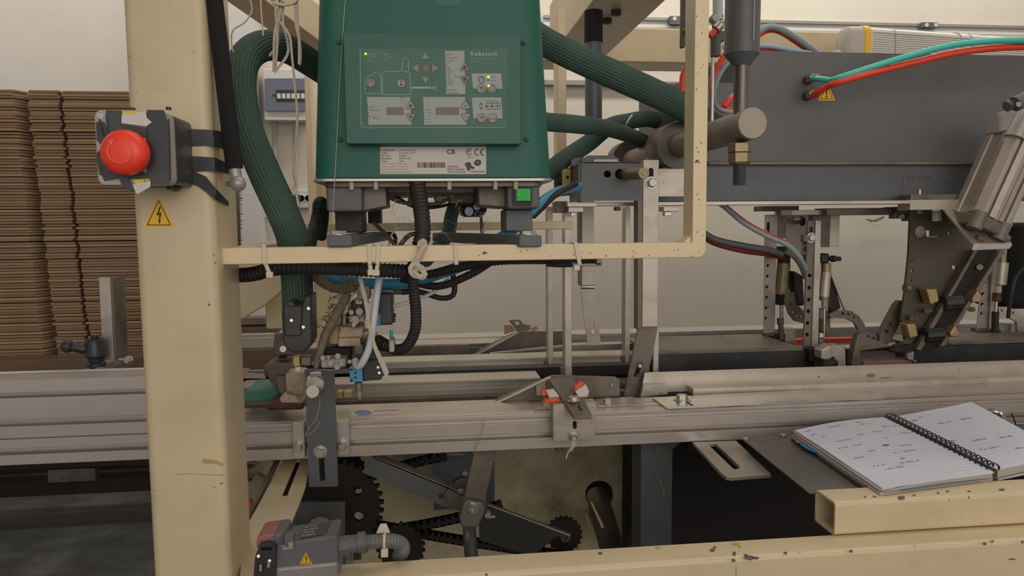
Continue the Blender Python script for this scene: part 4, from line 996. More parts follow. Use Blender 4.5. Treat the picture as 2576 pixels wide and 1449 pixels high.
# ============================================================ MAIN ALUMINIUM RAIL
RY = 1.18
def zr(y, yy=RY, ref=1000): return P(ref, y, yy).z
t = thing('main_rail', 'long grooved aluminium profile rail crossing the machine in front', 'rail')
z_top = zr(1055)
xa, xb = P(560, 1060, RY).x, P(2900, 1000, RY).x
profx('profile', alu, 560, 2900, 1000, [(1055, 1064, 0), (1064, 1076, .008), (1076, 1103, 0), (1103, 1108, .005), (1108, 1117, .018), (1117, 1144, 0)], RY, .085, t, top_grooves=((.022, .030, .006), (.052, .060, .006)))
x1 = P(1345, 1010, RY).x
build(MB().box((xa, RY+.006, z_top), (x1, RY+.10, z_top+.0025)), 'cover_plate', steel_dark if False else steel_h, t, .0004)
zp = z_top+.0027
st = fplate  # safety sticker printed on the cover plate
def topq(px, py, z): return on(px, py, (0, 0, z), V((0, 0, 1)))
sk = thing('safety_sticker', 'worn white sticker with blue oval and red sign on the rail cover', 'sticker')
build(MB().plate([topq(a, b, zp) for a, b in [(882, 1046), (892, 1030), (1004, 1028), (1000, 1043)]], (0, 0, .0002)), 'sticker', label_w, sk)
build(MB().plate([topq(a, b, zp+.0003) for a, b in [(914+22*math.cos(q/3), 1038+6.6*math.sin(q/3)) for q in range(19)]], (0, 0, .0001)), 'blue_oval', sticker_b, sk)
build(MB().plate([topq(a, b, zp+.0003) for a, b in [(942, 1032), (1001, 1030), (1001, 1033), (941, 1035)]], (0, 0, .0001)), 'red_band', sticker_r, sk)
mb = MB()
for a, b in (((945, 1041), (970, 1036)), ((950, 1036), (985, 1041)), ((962, 1042), (996, 1035)), ((944, 1043), (998, 1042)), ((938, 1044), (943, 1031))): mb.ribbon([topq(*a, zp+.0003), topq(*b, zp+.0003)], .0006, (0, 0, 1))
build(mb, 'red_lines', sticker_r, sk)
# slotted grey bracket plate
t = thing('slotted_bracket', 'dark grey vertical slotted bracket plate bolted across the rail', 'bracket')
by = 1.145
fplate('plate', bgrey, [(767, 930), (840, 932), (850, 1224), (777, 1225)], by, .008, t, holes=[slot(808, 1140, 811, 1204, 7)], bevel=.0012)
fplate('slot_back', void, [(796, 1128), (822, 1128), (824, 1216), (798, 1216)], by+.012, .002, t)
fbox('side_block', alu, 737, 1062, 766, 1153, by+.018, .016, t, .001)
fbox('side_block', alu, 846, 1060, 878, 1147, by+.018, .016, t, .001)
bolt(752, 1122, by+.018, 11, t, h=.012); bolt(862, 1118, by+.018, 11, t, h=.012)
bolt(806, 1136, by, 12.5, t, h=.008)
build(MB().lathe(P(794, 965, by), (0, -1, 0), [(0, mm(27, by)), (.006, mm(26, by)), (.010, mm(21, by)), (.010, mm(15, by))], 28), 'clamp_washer', zinc, t)
cylpx('round_pin', zinc, (794, 975, by), (786, 986, by-.04), 16, t, 24, bevel=.001)
build(MB().lathe(P(794, 945, by-.006), (0, 0, 1), [(0, .010), (.005, .010), (.006, .006)], 6), 'lock_nut', zinc, t)
mb = MB().sweep(crom([P(a, b, by-.002) for a, b in [(800, 985), (805, 1010), (794, 1055), (778, 1075), (768, 1096), (790, 1084), (803, 1064), (794, 1052)]], .005), .0004, 5)
tag(build(mb, 'glue_thread', string_m), 'glue thread hanging in a loop on the slotted bracket plate', 'thread')

# clamp on rail with orange card scraps
t = thing('rail_clamp', 'aluminium clamp block with dark slotted lever on the front rail', 'clamp')
cyy = 1.15
fplate('clamp_block', steel, [(1392, 1018), (1420, 1016), (1500, 1012), (1497, 1104), (1393, 1110)], cyy, .026, t, holes=[slot(1446, 1064, 1446, 1075, 5)], bevel=.0012)
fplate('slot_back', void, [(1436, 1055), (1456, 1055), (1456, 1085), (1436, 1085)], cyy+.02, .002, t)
bolt(1444, 1097, cyy, 9.5, t, h=.010, socket=True); build(MB().lathe(P(1444, 1096, cyy), (0, -1, 0), [(0, mm(16, cyy)), (.002, mm(16, cyy))], 28), 'washer', zinc, t)
za = P(1440, 1036, 1.14).z
lev = [on(a, b, (0, 0, za), V((0, 0, 1))) for a, b in [(1381, 955), (1402, 950), (1442, 950), (1488, 1042), (1484, 1048), (1444, 1048), (1438, 1042)]]
za2 = P(1465, 1046, 1.115).z
def levp(px, py):                                               # lever plane tilts down towards the viewer
    pt = P(1465, 1046, 1.115); return on(px, py, pt, V((0, -.42, 1)).normalized())
build(MB().plate([levp(a, b) for a, b in [(1381, 955), (1402, 950), (1440, 950), (1488, 1040), (1487, 1046), (1444, 1047)]], (0, 0, -.006), [[levp(a, b) for a, b in [(1446, 1016), (1455, 1016), (1466, 1032), (1458, 1033)]]]), 'slotted_lever', steel_dark, t, .0008)
c = levp(1443, 1008); build(MB().lathe(c, (0, 0, 1), [(0, .011), (.001, .011), (.002, .009), (.007, .0085), (.008, .004)], 20), 'bolt', zinc, t)
for nm, m_, pts, dz in (('orange_card_scrap', orange, [(1368, 1004), (1404, 1001), (1412, 1009), (1374, 1014)], 0), ('orange_card_scrap', orange, [(1362, 986), (1374, 981), (1378, 992), (1366, 998)], .004),
                        ('orange_card_scrap', orange, [(1444, 975), (1462, 959), (1470, 966), (1452, 980)], .004)):
    tag(build(MB().plate([P(a, b, 1.165) for a, b in pts], (0, .010, 0)), nm, m_, bevel=.0005), {1368: 'orange-red card scrap jammed low left under the clamp lever', 1362: 'small orange-red card scrap left of the clamp lever', 1444: 'orange-red card scrap right of the clamp lever'}[pts[0][0]], 'card scrap')
for pts, lb_ in (([(1375, 985), (1395, 981), (1408, 998), (1382, 1000)], 'white folded card scrap left of the clamp lever'), ([(1448, 985), (1474, 968), (1482, 984), (1478, 996), (1456, 1000)], 'grey-white folded card scrap right of the clamp lever')):
    o = thing('card_scrap', lb_, 'card scrap')
    build(MB().plate([P(a, b, 1.16) for a, b in pts], (0, .012, 0)), 'top_layer', white_pl, o, .0005); build(MB().plate([P(a, b+4, 1.163) for a, b in pts], (0, .012, 0)), 'brown_layer', card_l, o, .0005)
fplate('raw_card', card_l, [(1366, 1010), (1390, 1012), (1390, 1030), (1368, 1024)], 1.17, .01, t)
# guide shoe behind the clamp
t = thing('guide_shoe', 'dusty angled steel guide shoe behind the front rail clamp', 'guide')
fplate('shoe', steel_dark, [(1240, 1012), (1256, 1000), (1378, 948), (1392, 944), (1548, 948), (1560, 956), (1560, 998), (1360, 1010), (1330, 1012)], 1.27, .006, t, bevel=.002)
fplate('cutout_flange', steel, [(1348, 966), (1372, 958), (1374, 994), (1350, 996)], 1.262, .006, t)
mb = MB().prism([P(1240, 1012, 1.27), P(1378, 948, 1.27), P(1384, 946, 1.27), P(1384, 949, 1.27), P(1248, 1012, 1.27)], (0, -.012, 0)); build(mb, 'top_flange', steel_h, t, .0006)
bolt(1539, 968, 1.268, 3, t, washer=False, h=.002)
# adjusters along the rail top, to the right
zt_ = z_top+.0004
t = thing('adjuster_plate', 'thin steel adjuster strip with bolt right of the rail clamp', 'plate')
build(MB().plate([topq(a, b, zt_) for a, b in [(1500, 1018), (1500, 1006), (1590, 1000), (1604, 1008), (1600, 1020), (1502, 1024)]], (0, 0, .002)), 'plate', steel_h, t, .0004)
def topbolt(px, py, z, parent, r=.0085, h=.008):
    c = topq(px, py, z); mb_ = MB().lathe(c, (0, 0, 1), [(0, r*1.5), (.0015, r*1.5)], 24); mb_.lathe(c+V((0, 0, .0015)), (0, 0, 1), [(0, r), (h*.85, r), (h, r*.85)], 6); return build(mb_, 'bolt', zinc, parent, ang=25)
topbolt(1530, 1016, zt_+.002, t)
t = thing('rail_cover', 'polished thin steel cover plate on the right half of the front rail', 'plate')
build(MB().plate([topq(a, b, zt_) for a, b in [(1641, 1003), (1680, 1032), (2750, 980), (2750, 948)]], (0, 0, .0025), [[topq(a, b, zt_) for a, b in [(1722, 1013), (1728, 1012), (1746, 1024), (1740, 1025)]]]), 'plate', steel_pol, t, .0003)
topbolt(1716, 1006, zt_+.0025, t, .010)
# stainless guide angle behind rail
t = thing('guide_angle', 'long stainless guide angle running behind the right half of the rail', 'guide')
gy_ = 1.30
z0, z1 = P(2000, 975, gy_).z, P(2000, 925, gy_).z
build(MB().plate([(P(1622, 947, gy_).x, gy_, z1), (4, gy_, z1), (4, gy_, z0), (P(1612, 1002, gy_).x, gy_, z0)], (0, .003, 0)), 'upright_plate', steel_h, t, .0004)
railx('lower_lip', steel, 1744, 2900, 2000, 969, 985, gy_-.03, .03, t, .0008)
fplate('end_tab', steel, [(1618, 969), (1678, 968), (1680, 992), (1612, 1000)], gy_-.012, .01, t, bevel=.001)
bolt(1664, 988, gy_-.012, 3.5, t, washer=False, h=.003, socket=True)
mb = MB()
for x, y, w_, h_ in ((2190, 945, 14, 6), (2060, 948, 3, 3), (2415, 930, 3, 2), (2230, 952, 20, 4)): mb.plate([P(a, b, gy_-.0004) for a, b in [(x+w_*math.cos(q)*random.uniform(.7, 1), y+h_*math.sin(q)*random.uniform(.7, 1)) for q in [i*.5 for i in range(12)]]], (0, .0002, 0))
build(mb, 'dirt_marks', M('brown_smudge', (128, 110, 90), .7), t)['kind'] = 'stuff'

# dark belt beam and middle beams
t = thing('belt_beam', 'dark dusty belt beam behind the stainless guide', 'beam')
railx('beam', blackp, 1656, 2140, 1800, 888, 945, 1.46, .06, t, .002)
railx('top_plate', steel_dark, 1640, 2020, 1800, 882, 889, 1.455, .20, t, .001)
t = thing('belt_beam', 'second dark belt beam at the far right behind the guide', 'beam')
railx('beam', blackp, 2296, 2900, 2400, 868, 918, 1.46, .06, t, .002)
railx('top_plate', steel_dark, 2296, 2900, 2400, 862, 868, 1.455, .12, t, .001)
t = thing('middle_beam', 'stainless middle beam crossing behind the vertical rods', 'beam')
profx('profile', steel_h, 950, 1600, 1200, [(903, 909, 0), (909, 918, .004), (918, 940, 0)], 1.56, .06, t)
railx('lower_lip', grimy, 900, 1600, 1200, 940, 962, 1.60, .04, t)
t = thing('inner_beam', 'greasy inner steel beam behind the front rail', 'beam')
profx('profile', steel_h, 596, 1360, 1000, [(962, 968, 0), (968, 985, .006), (985, 1004, .002)], 1.42, .07, t)
railx('lower_ledge', steel_dark, 596, 1620, 1000, 1004, 1040, 1.40, .02, t)
railx('inner_channel', grimy, 596, 1620, 1000, 936, 962, 1.50, .03, t)
fbox('slot_block', alu, 1172, 940, 1212, 952, 1.55, .01, t)
# wide pan closing the machine under the belts
t = thing('belt_pan', 'dark pan between the front and rear rails under the belts', 'pan')
zz = P(1000, 1040, 1.42).z
build(MB().box((P(560, 1000, 1.4).x, 1.30, zz-.012), (4, 1.98, zz-.004)), 'pan', grimy, t, .001)
# rear rail
t = thing('rear_rail', 'aluminium rear rail along the far side of the machine', 'rail')
profx('profile', alu, 560, 2900, 1000, [(853, 862, 0), (862, 880, .003), (880, 900, 0)], 1.95, .08, t)
railx('cover_plate', steel_h, 560, 1330, 1000, 868, 872, 1.86, .08, t)
railx('face_plate', steel_dark, 560, 1180, 1000, 872, 902, 1.84, .01, t)
t = thing('rear_side_rail', 'short dusty rail stack behind the cream post gap', 'rail')
railx('upper', steel_dark, 585, 700, 640, 800, 815, 1.8, .05, t)
railx('middle', card_d, 585, 700, 640, 822, 838, 1.8, .05, t)
railx('lower', steel_h, 585, 720, 640, 850, 876, 1.72, .05, t)
railx('board', card_d, 585, 700, 640, 880, 930, 1.70, .05, t)
railx('low_beam', grimy, 585, 900, 640, 946, 968, 1.5, .05, t)
t = thing('orange_strip', 'bright orange strip lying on the rear rail behind the actuators', 'strip')
railx('strip', orange, 2004, 2150, 2050, 853, 864, 1.75, .02, t)
t = thing('white_block', 'small cream plastic block behind the left air cylinder', 'block')
fbox('block', white_dirty, 1972, 826, 2001, 860, 1.62, .03, t, .002)
# rear guide shoe and clamp
t = thing('rear_guide_shoe', 'dusty rear guide shoe with slotted clamp plate on the far rail', 'guide')
fplate('shoe', steel_dark, [(1192, 892), (1202, 880), (1298, 834), (1420, 833), (1420, 868), (1340, 878), (1230, 890)], 1.80, .006, t, bevel=.002)
mb = MB().prism([P(1192, 892, 1.80), P(1298, 834, 1.80), P(1303, 832, 1.80), P(1303, 836, 1.80), P(1202, 892, 1.80)], (0, -.014, 0)); build(mb, 'top_flange', steel, t, .0005)
fplate('slotted_lever', steel_dark, [(1280, 806), (1308, 804), (1330, 832), (1300, 834)], 1.79, .006, t, holes=[[(1294, 809), (1304, 809), (1308, 817), (1298, 818)]], bevel=.0008)
for pts, m_ in (([(1268, 818), (1285, 817), (1296, 832), (1270, 842)], card_l), ([(1318, 816), (1334, 818), (1334, 830), (1322, 830)], steel_dark), ([(1336, 826), (1350, 820), (1354, 828), (1340, 834)], card_l)):
    fplate('card_layer', m_, pts, 1.795, .008, t, bevel=.0004)
for k, x in enumerate((1352, 1400)): pass
t = thing('link_bar', 'thin stainless bar leaning behind the vertical rods', 'bar')
boxbetween('bar', steel_h, P(1232, 890, 1.7), P(1420, 870, 1.7), .008, .005, t, bevel=.0005)
t = thing('upper_link', 'narrow bright rail with end block left of the bent slotted bar', 'rail')
railx('rail', steel_h, 1436, 1900, 1500, 866, 884, 1.7, .03, t)
fplate('end_plate', steel, [(1440, 840), (1460, 840), (1475, 856), (1440, 858)], 1.85, .01, t, bevel=.001)
bolt(1519, 842, 1.86, 6, t, washer=False)

# ============================================================ VERTICAL RODS
for x0, x1, yt, yb_, y_, sx, lb_ in ((1378, 1391, 520, 930, 1.55, 10, 'leftmost slim steel rod under the grey beam'), (1421, 1438, 526, 948, 1.40, 11, 'second slim steel rod from the left, beside the bent slotted bar'), (1573, 1585, 520, 918, 1.55, 10, 'slim steel rod just left of the wide hanging bar')):
    t = thing('steel_rod', lb_, 'rod')
    d = .030
    fbox('rod', steel, x0, yt, x1, yb_, y_, d, t, .0006)
    if yb_ > 940: pass
    fbox('foot_fitting', steel_dark, x0-8, yb_-22, x1+2, yb_, y_+.005, .02, t, .001)
for k, (x, y) in enumerate(((1425, 565), (1426, 582), (1428, 596), (1430, 610))): pass
t = thing('bent_slotted_bar', 'steel bar hanging behind the rods, bent with a slot at its lower end', 'bar')
yv = 1.62
fbox('upper_bar', steel, 1464, 500, 1494, 720, yv, .014, t, .0008)
fplate('side_flange', steel_dark, [(1455, 500), (1465, 500), (1465, 722), (1458, 716)], yv+.002, .02, t)
fplate('lower_bar', steel, [(1460, 722), (1494, 722), (1512, 868), (1478, 868)], yv, .005, t, holes=[slot(1489, 812, 1494, 840, 5)], bevel=.0008)
build(MB().cyl(P(1461, 722, yv+.004), P(1494, 722, yv+.004), .006, .006, 12), 'bend', steel_pol, t)
t = thing('hanging_bar', 'wide stainless hanging bar beside the cream frame, twisted at its dark foot', 'bar')
yh = 1.30
fbox('upper_bar', steel, 1617, 402, 1656, 822, yh, .014, t, .0008)
fplate('side_flange', steel_dark, [(1604, 408), (1618, 402), (1618, 822), (1604, 830)], yh+.002, .026, t, bevel=.0008)
fplate('lower_bar', steel_dark, [(1606, 824), (1656, 818), (1640, 900), (1612, 1000), (1570, 996), (1590, 900)], yh+.02, .006, t, holes=[slot(1610, 918, 1601, 944, 6)], bevel=.001)
bolt(1608, 919, yh+.018, 6, t, washer=False)
fbox('rear_strip', steel, 1644, 820, 1657, 945, yh+.035, .006, t, .0005)
bolt(1638, 460, yh, 12, t, h=.010); bolt(1672, 458, yh+.03, 4, t, washer=False, h=.003)
fplate('slot_recess', void, slot(1638, 428, 1638, 450, 6), yh-.0006, .0004, t)
t = thing('anchor_plate', 'pale steel anchor plate bolted behind the hanging bar', 'plate')
fbox('plate', steel, 1656, 424, 1728, 495, 1.35, .012, t, .001)
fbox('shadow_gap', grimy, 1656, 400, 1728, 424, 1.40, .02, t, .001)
cylpx('pin', olive, (1628, 402, 1.34), (1628, 398, 1.34), 6, t, 12)

# ============================================================ GREY BEAM AND COVER
t = thing('grey_beam', 'long blue-grey box beam with a folded lip under the dark cover', 'beam')
zlip0, zlip1 = P(2200, 405, 1.42).z, P(2200, 412, 1.42).z
railx('beam', bgrey, 1640, 2900, 2200, 413, 505, 1.43, .10, t, .002)
railx('top_lip', steel_dark, 1782, 2900, 2200, 407, 414, 1.415, .10, t, .0008)
mb = MB(); rr_ = random.Random(2)                               # faint red marker scrawl on the beam
pts = [(2268, 455), (2262, 440), (2272, 436), (2276, 446), (2270, 450), (2282, 436), (2286, 450), (2292, 438), (2298, 450), (2304, 436), (2310, 448), (2318, 440), (2326, 446), (2332, 436), (2338, 448), (2348, 440), (2358, 436), (2364, 428)]
text(mb, 'Water', lambda a, b: P(a, b, 1.4294), 2278, 455, 18, 0, wide=1.0, shear=.25, rot=-.06); mb.sweep([P(a, b, 1.4298) for a, b in [(2272, 440), (2270, 480), (2269, 500)]], .0008, 6); mb.sweep(crom([P(2397+8*math.cos(q*.6), 430+6*math.sin(q*.6), 1.4298) for q in range(8)], .003), .0011, 6)
build(mb, 'marker_scrawl', marker, t, flat=True)
t = thing('machine_cover', 'large dark grey sheet cover above the grey beam', 'cover')
zt_c, zb_c = P(2200, 133, 1.46).z, P(2200, 407, 1.46).z
x0 = P(1700, 300, 1.46).x
build(MB().plate([(P(1852, 300, 1.46).x, 1.46, zt_c), (4, 1.46, zt_c), (4, 1.46, zb_c), (x0, 1.46, zb_c), (x0, 1.46, P(1700, 208, 1.46).z), (P(1852, 208, 1.46).x, 1.46, P(1800, 208, 1.46).z)], (0, .004, 0)), 'front_sheet', dgrey, t, .0008)
build(MB().box((P(1852, 300, 1.46).x, 1.464, zt_c-.004), (4, 1.80, zt_c)), 'top_sheet', dgrey, t, .0008)
fbox('end_sheet', dgrey, 1655, 210, 1740, 400, 1.60, .15, t, .002)
t = thing('end_channel', 'dark grey end channel with two round holes and a brass pin', 'bracket')
ch = 1.30
fplate('web', bgrey, [(1466, 410), (1474, 406), (1612, 408), (1612, 505), (1460, 505), (1463, 420)], ch, .004, t, holes=[circ(1528, 438, 9), circ(1560, 438, 13)], bevel=.0012)
fplate('left_flange', blackp, [(1453, 412), (1468, 408), (1466, 504), (1454, 506)], ch+.002, .08, t, bevel=.001)
zc = P(1500, 407, ch).z; build(MB().box((P(1466, 407, ch).x, ch, zc-.003), (P(1612, 407, ch).x, ch+.10, zc)), 'top_flange', bgrey, t, .0008)
fbox('back', void, 1470, 414, 1612, 500, ch+.05, .004, t)
cylpx('brass_pin', brass_old, (1556, 440, ch+.04), (1620, 436, 1.20), 15, t, 28, rb=15, bevel=.0008)
cylpx('pin_centre', brass, (1620, 436, 1.201), (1620.6, 436, 1.198), 4.5, t, 12)
fplate('ear_plate', bgrey, [(1437, 404), (1448, 396), (1480, 396), (1480, 470), (1437, 470)], 1.38, .006, t, bevel=.001)
fplate('ear_plate', bgrey, [(1464, 402), (1478, 391), (1545, 391), (1558, 400), (1560, 412), (1464, 412)], 1.36, .006, t, bevel=.001)
fplate('slot_arm', silver, rrect(1492, 400, 1556, 418, 8), 1.345, .006, t, bevel=.001)
fplate('gold_tab', olive, [(1414, 430), (1420, 425), (1436, 425), (1436, 464), (1415, 466)], 1.36, .004, t, holes=[circ(1428, 446, 4)], bevel=.0006)
fplate('side_plate', blackp, [(1394, 425), (1437, 425), (1440, 490), (1396, 496)], 1.42, .01, t, bevel=.001)
mb = MB().plate([P(a, b, 1.30) for a, b in []] or [P(1394, 423, 1.415), P(1436, 423, 1.415), P(1436, 426, 1.415), P(1394, 426, 1.415)], (0, -.004, 0)); build(mb, 'edge', bgrey, t)
t = thing('mounting_flat', 'long bright steel flat bar under the grey beam', 'bar')
railx('flat_bar', steel_h, 1500, 2290, 1800, 507, 516, 1.36, .05, t, .0008)
railx('left_bar', steel_h, 1427, 1502, 1465, 508, 520, 1.33, .05, t, .0008)
fbox('clamp_nut', steel, 1430, 520, 1468, 534, 1.34, .03, t, .001); fbox('nut', zinc, 1436, 535, 1448, 544, 1.345, .012, t, .001)
fbox('clamp_nut', steel, 1669, 520, 1708, 532, 1.36, .03, t, .001); fbox('nut', zinc, 1672, 533, 1690, 543, 1.365, .014, t, .001)
fbox('nut', steel_dark, 1548, 520, 1562, 530, 1.37, .014, t, .001)
fbox('left_block', steel_dark, 1398, 506, 1428, 535, 1.36, .04, t, .002)
t = thing('cable_chain_end', 'grey plastic clip with dark conduit end under the cream bar', 'clip')
fplate('clip', silver, rrect(1458, 652, 1516, 670, 4), .93, .02, t, bevel=.001)
fbox('clip_slot', void, 1476, 656, 1496, 659, .929, .002, t, 0); fbox('clip_slot', void, 1500, 662, 1512, 666, .929, .002, t, 0)
pipe('conduit_end', blackr, [(1375, 665, .95), (1410, 667, .95), (1440, 666, .95)], 6, t, n=14)

# ============================================================ ROUND ARM, COLLARS, VERTICAL ACTUATOR
t = thing('round_arm', 'thick round steel arm through two collars with a flat end towards the viewer', 'arm')
A = P(1875, 316, 1.08); rA = mm(40, 1.08)
zA = A.z; xA = A.x
def onarm(y): return V((xA, y, zA))
build(MB().lathe(onarm(1.055), (0, 1, 0), [(0, rA*.93), (.002, rA), (.78, rA)], 48), 'arm', silver if False else M('dirty_round_steel', (150, 140, 126), .5, .6, var=.12, scale=20, dirt=(104, 88, 70), damt=.6, dscale=18), t)
build(MB().lathe(onarm(1.37), (0, 1, 0), [(0, rA*1.92), (.002, rA*1.96), (.075, rA*1.96), (.077, rA*1.9)], 56), 'collar', M('painted_collar', (112, 104, 98), .5, .2, var=.1, dirt=(84, 74, 64), damt=.5), t)
build(MB().lathe(onarm(1.70), (0, 1, 0), [(0, rA*1.98), (.002, rA*2.0), (.06, rA*2.0), (.062, rA*1.9)], 56), 'collar', bpy.data.materials['painted_collar'], t)
build(MB().box((xA-.03, 1.375, zA-rA*2.2), (xA+.03, 1.44, zA-rA*1.7)), 'collar_foot', bpy.data.materials['painted_collar'], t, .002)
t = thing('vertical_actuator', 'vertical grey actuator cylinder with cone, rod and threaded end right of the cream frame', 'actuator')
ay = 1.085; X = P(1863, 300, ay).x
def zz_(py): return P(1866, py, ay).z
m44 = mm(44.5, ay)
def seg(name, m_, prof, n=40, yy=ay, xx=X): return build(MB().lathe(V((xx, yy, 0)), (0, 0, 1), [(zz_(a), mm(r, ay)) for a, r in prof], n), name, m_, t, ang=25)
XU = X
seg('cylinder', dgrey, [(137, 44), (-300, 44)])
mb = MB()
for k in range(34): z = zz_(-4+3.4*k); mb.box((X+.0052, ay-m44-.0004, z-.0006), (X+.0072, ay-m44+.002, z+.0006))
build(mb, 'rack_marks', silver, t)['kind'] = 'stuff'
seg('cone', bgrey, [(166, 20), (137, 44)])
seg('rod', M('rod_steel', (110, 102, 94), .38, .7, var=.15, scale=30), [(330, 18.5), (166, 18.5)])
seg('nut', brass_old, [(384, 28), (383, 31), (362, 31), (360, 27)], 6)
seg('nut', brass, [(382, 20), (364, 24)], 24) if False else None
seg('nut', brass_old, [(414, 24), (408, 29), (386, 30), (384, 27)], 6)
prof = []
y = 466
while y > 412: prof += [(y, 15.5), (y-1.6, 18), (y-3.2, 15.5)]; y -= 3.4
seg('threaded_rod', M('grey_thread', (112, 122, 122), .45, .6, var=.1), prof)

# pneumatic fittings with red hoses behind the cream frame
t = thing('pneumatic_valve', 'grey pneumatic fitting block with red tube between frame and actuator', 'fitting')
vy = 1.22
cylpx('body', grey_cast, (1800, 85, vy), (1800, 142, vy), 13, t, 24)
cylpx('upper_tube', clear, (1806, -20, vy), (1806, 50, vy), 13, t, 24)
boxbetween('elbow', silver, P(1790, 56, vy), P(1812, 34, vy), .016, .016, t, bevel=.003)
cylpx('clamp_ring', zinc, (1800, 74, vy-.01), (1812, 62, vy-.01), 13, t, 20)
cylpx('red_stub', redh, (1786, 92, vy-.01), (1800, 76, vy-.01), 8, t, 16)
fbox('side_port', grey_cast, 1806, 76, 1824, 104, vy, .03, t, .003)
cylpx('screw', zinc, (1818, 118, vy), (1822, 118, vy), 6, t, 12)
fbox('rod', steel, 1790, 142, 1797, 320, vy, .006, t, .001)
t = thing('edge_strip', 'narrow grey strip with knob along the left of the upright cream bar', 'strip')
fbox('strip', steel_dark, 1718, -300, 1727, 118, .93, .01, t, .001); cylpx('knob', steel_dark, (1716, 80, .93), (1722, 80, .93), 7, t, 12)
hs = (('red_hose', redh, [(1716, 232, 1.3), (1718, 190, 1.3), (1728, 168, 1.3)], 8, 'short red hose showing left of the upright cream bar'),
      ('red_hose', redh, [(1840, 120, 1.34), (1815, 150, 1.34), (1795, 200, 1.34), (1792, 250, 1.36), (1806, 268, 1.38), (1840, 276, 1.4)], 7, 'red hose bending down behind the actuator rod'),
      ('grey_hose', greyh, [(1860, 130, 1.30), (1826, 165, 1.30), (1803, 205, 1.30), (1796, 250, 1.31), (1812, 276, 1.33), (1850, 284, 1.36)], 6, 'grey-blue hose beside the red hoses behind the actuator rod'),
      ('red_hose', redh, [(1822, 268, 1.37), (1836, 250, 1.37), (1850, 238, 1.38)], 7, 'short red hose stub left of the actuator rod'),
      ('pink_hose', M('pink_hose', (206, 110, 110), .4), [(1848, 136, 1.36), (1812, 165, 1.36), (1790, 196, 1.36), (1780, 220, 1.36)], 5, 'pinkish hose left of the red hose near the upright bar'),
      ('grey_hose', greyh, [(1900, 86, 1.52), (1930, 68, 1.52), (1962, 72, 1.52), (2005, 96, 1.54), (2050, 128, 1.56), (2080, 150, 1.58)], 8, 'grey hose arching over the top edge of the dark cover'),
      ('red_hose', redh, [(1900, 92, 1.54), (1930, 76, 1.54), (1960, 78, 1.54), (2000, 102, 1.56), (2036, 128, 1.58), (2060, 150, 1.6)], 8, 'red hose arching with the grey hose over the dark cover'),
      ('blue_hose', lbh, [(1890, 118, 1.50), (1930, 116, 1.50), (1980, 124, 1.52), (2040, 134, 1.55)], 6, 'pale blue hose lying along the top edge of the dark cover'),
      ('red_hose', redh, [(1890, 126, 1.51), (1930, 124, 1.51), (1980, 130, 1.53), (2030, 138, 1.55)], 5, 'thin red hose under the pale blue hose'))
for nm, m_, pts, r_, lb_ in hs: tag(pipe(nm, m_, pts, r_, n=16), lb_, 'hose')
for nm, m_, pts, r_, lb_ in (('teal_hose', teal, [(2046, 198, 1.425), (2066, 199, 1.40), (2090, 202, 1.38), (2110, 196, 1.36), (2190, 170, 1.34), (2300, 137, 1.32), (2400, 113, 1.31), (2500, 103, 1.30), (2600, 103, 1.30), (2750, 112, 1.32)], 7.5, 'teal hose sweeping from the upper fitting to the right edge'),
                         ('red_hose', redh, [(2044, 242, 1.425), (2062, 230, 1.40), (2085, 216, 1.38), (2110, 207, 1.36), (2190, 184, 1.34), (2300, 157, 1.33), (2400, 134, 1.32), (2500, 121, 1.31), (2600, 118, 1.31), (2750, 126, 1.32)], 8.5, 'red hose sweeping from the lower fitting to the right edge')):
    tag(pipe(nm, m_, pts, r_, n=18), lb_, 'hose')
for x, y, nm in ((2042, 199, 'upper'), (2040, 240, 'lower')):
    t = thing('push_fitting', nm+' brass-nickel push fitting on the dark cover', 'fitting')
    c = P(x-12, y+2, 1.459); d = V((.12, -1, .02)).normalized()
    build(MB().lathe(c, d, [(0, .010), (.012, .010), (.013, .008)], 6), 'hex_nut', steel_dark, t, ang=25); build(MB().lathe(c+d*.013, d, [(0, .009), (.010, .009), (.011, .007)], 6), 'collar', zinc, t, ang=25)
    build(MB().lathe(c+d*.024, d, [(0, .006), (.010, .006)], 16), 'release_ring', brass, t)
triangle_sign('warning_sticker', 2079.5, 205, 253, 22, 1.4595, 'yellow warning triangle sticker with exclamation mark on the dark cover', 'excl')

# strip lamp
t = thing('strip_lamp', 'long prismatic strip lamp with yellow end band above the dark cover', 'lamp')
ly_ = 2.1
x0_, x1_ = P(2136, 90, ly_).x, 3.6; zT, zB = P(2160, 59, ly_).z, P(2160, 172, ly_).z
def lring(x, gr=0.0):
    q = rs_(ly_-gr, ly_+.085+gr, zB-gr, zT+gr, .028); dz = -(x-x0_)*.045
    return [V((x, a, b+dz)) for a, b in q]
def rs_(ya, yb_, za_, zb2, r, n=6):
    o = []
    for cy, cz, a in ((yb_-r, zb2-r, 0), (ya+r, zb2-r, 90), (ya+r, za_+r, 180), (yb_-r, za_+r, 270)):
        for i in range(n+1): q = R(a+90*i/n); o.append((cy+r*math.cos(q), cz+r*math.sin(q)))
    return o
build(MB().loft([lring(x0_+.05), lring(x1_)]), 'cover', prism_m, t)
for k in range(15):
    zq = zT-.02-k*.0065; mb = MB().sweep([V((x0_+.075, ly_-.0004, zq-.003)), V((x1_, ly_-.0004, zq-(x1_-x0_)*.045))], .0016, 5); build(mb, 'prism_rib', prism_m, t)
build(MB().loft([lring(x0_, -.012), lring(x0_+.008, -.002), lring(x0_+.05, 0.001)]), 'end_cap', wool, t)
build(MB().loft([lring(x0_+.05, .003), lring(x0_+.068, .003)]), 'yellow_band', yellow, t)
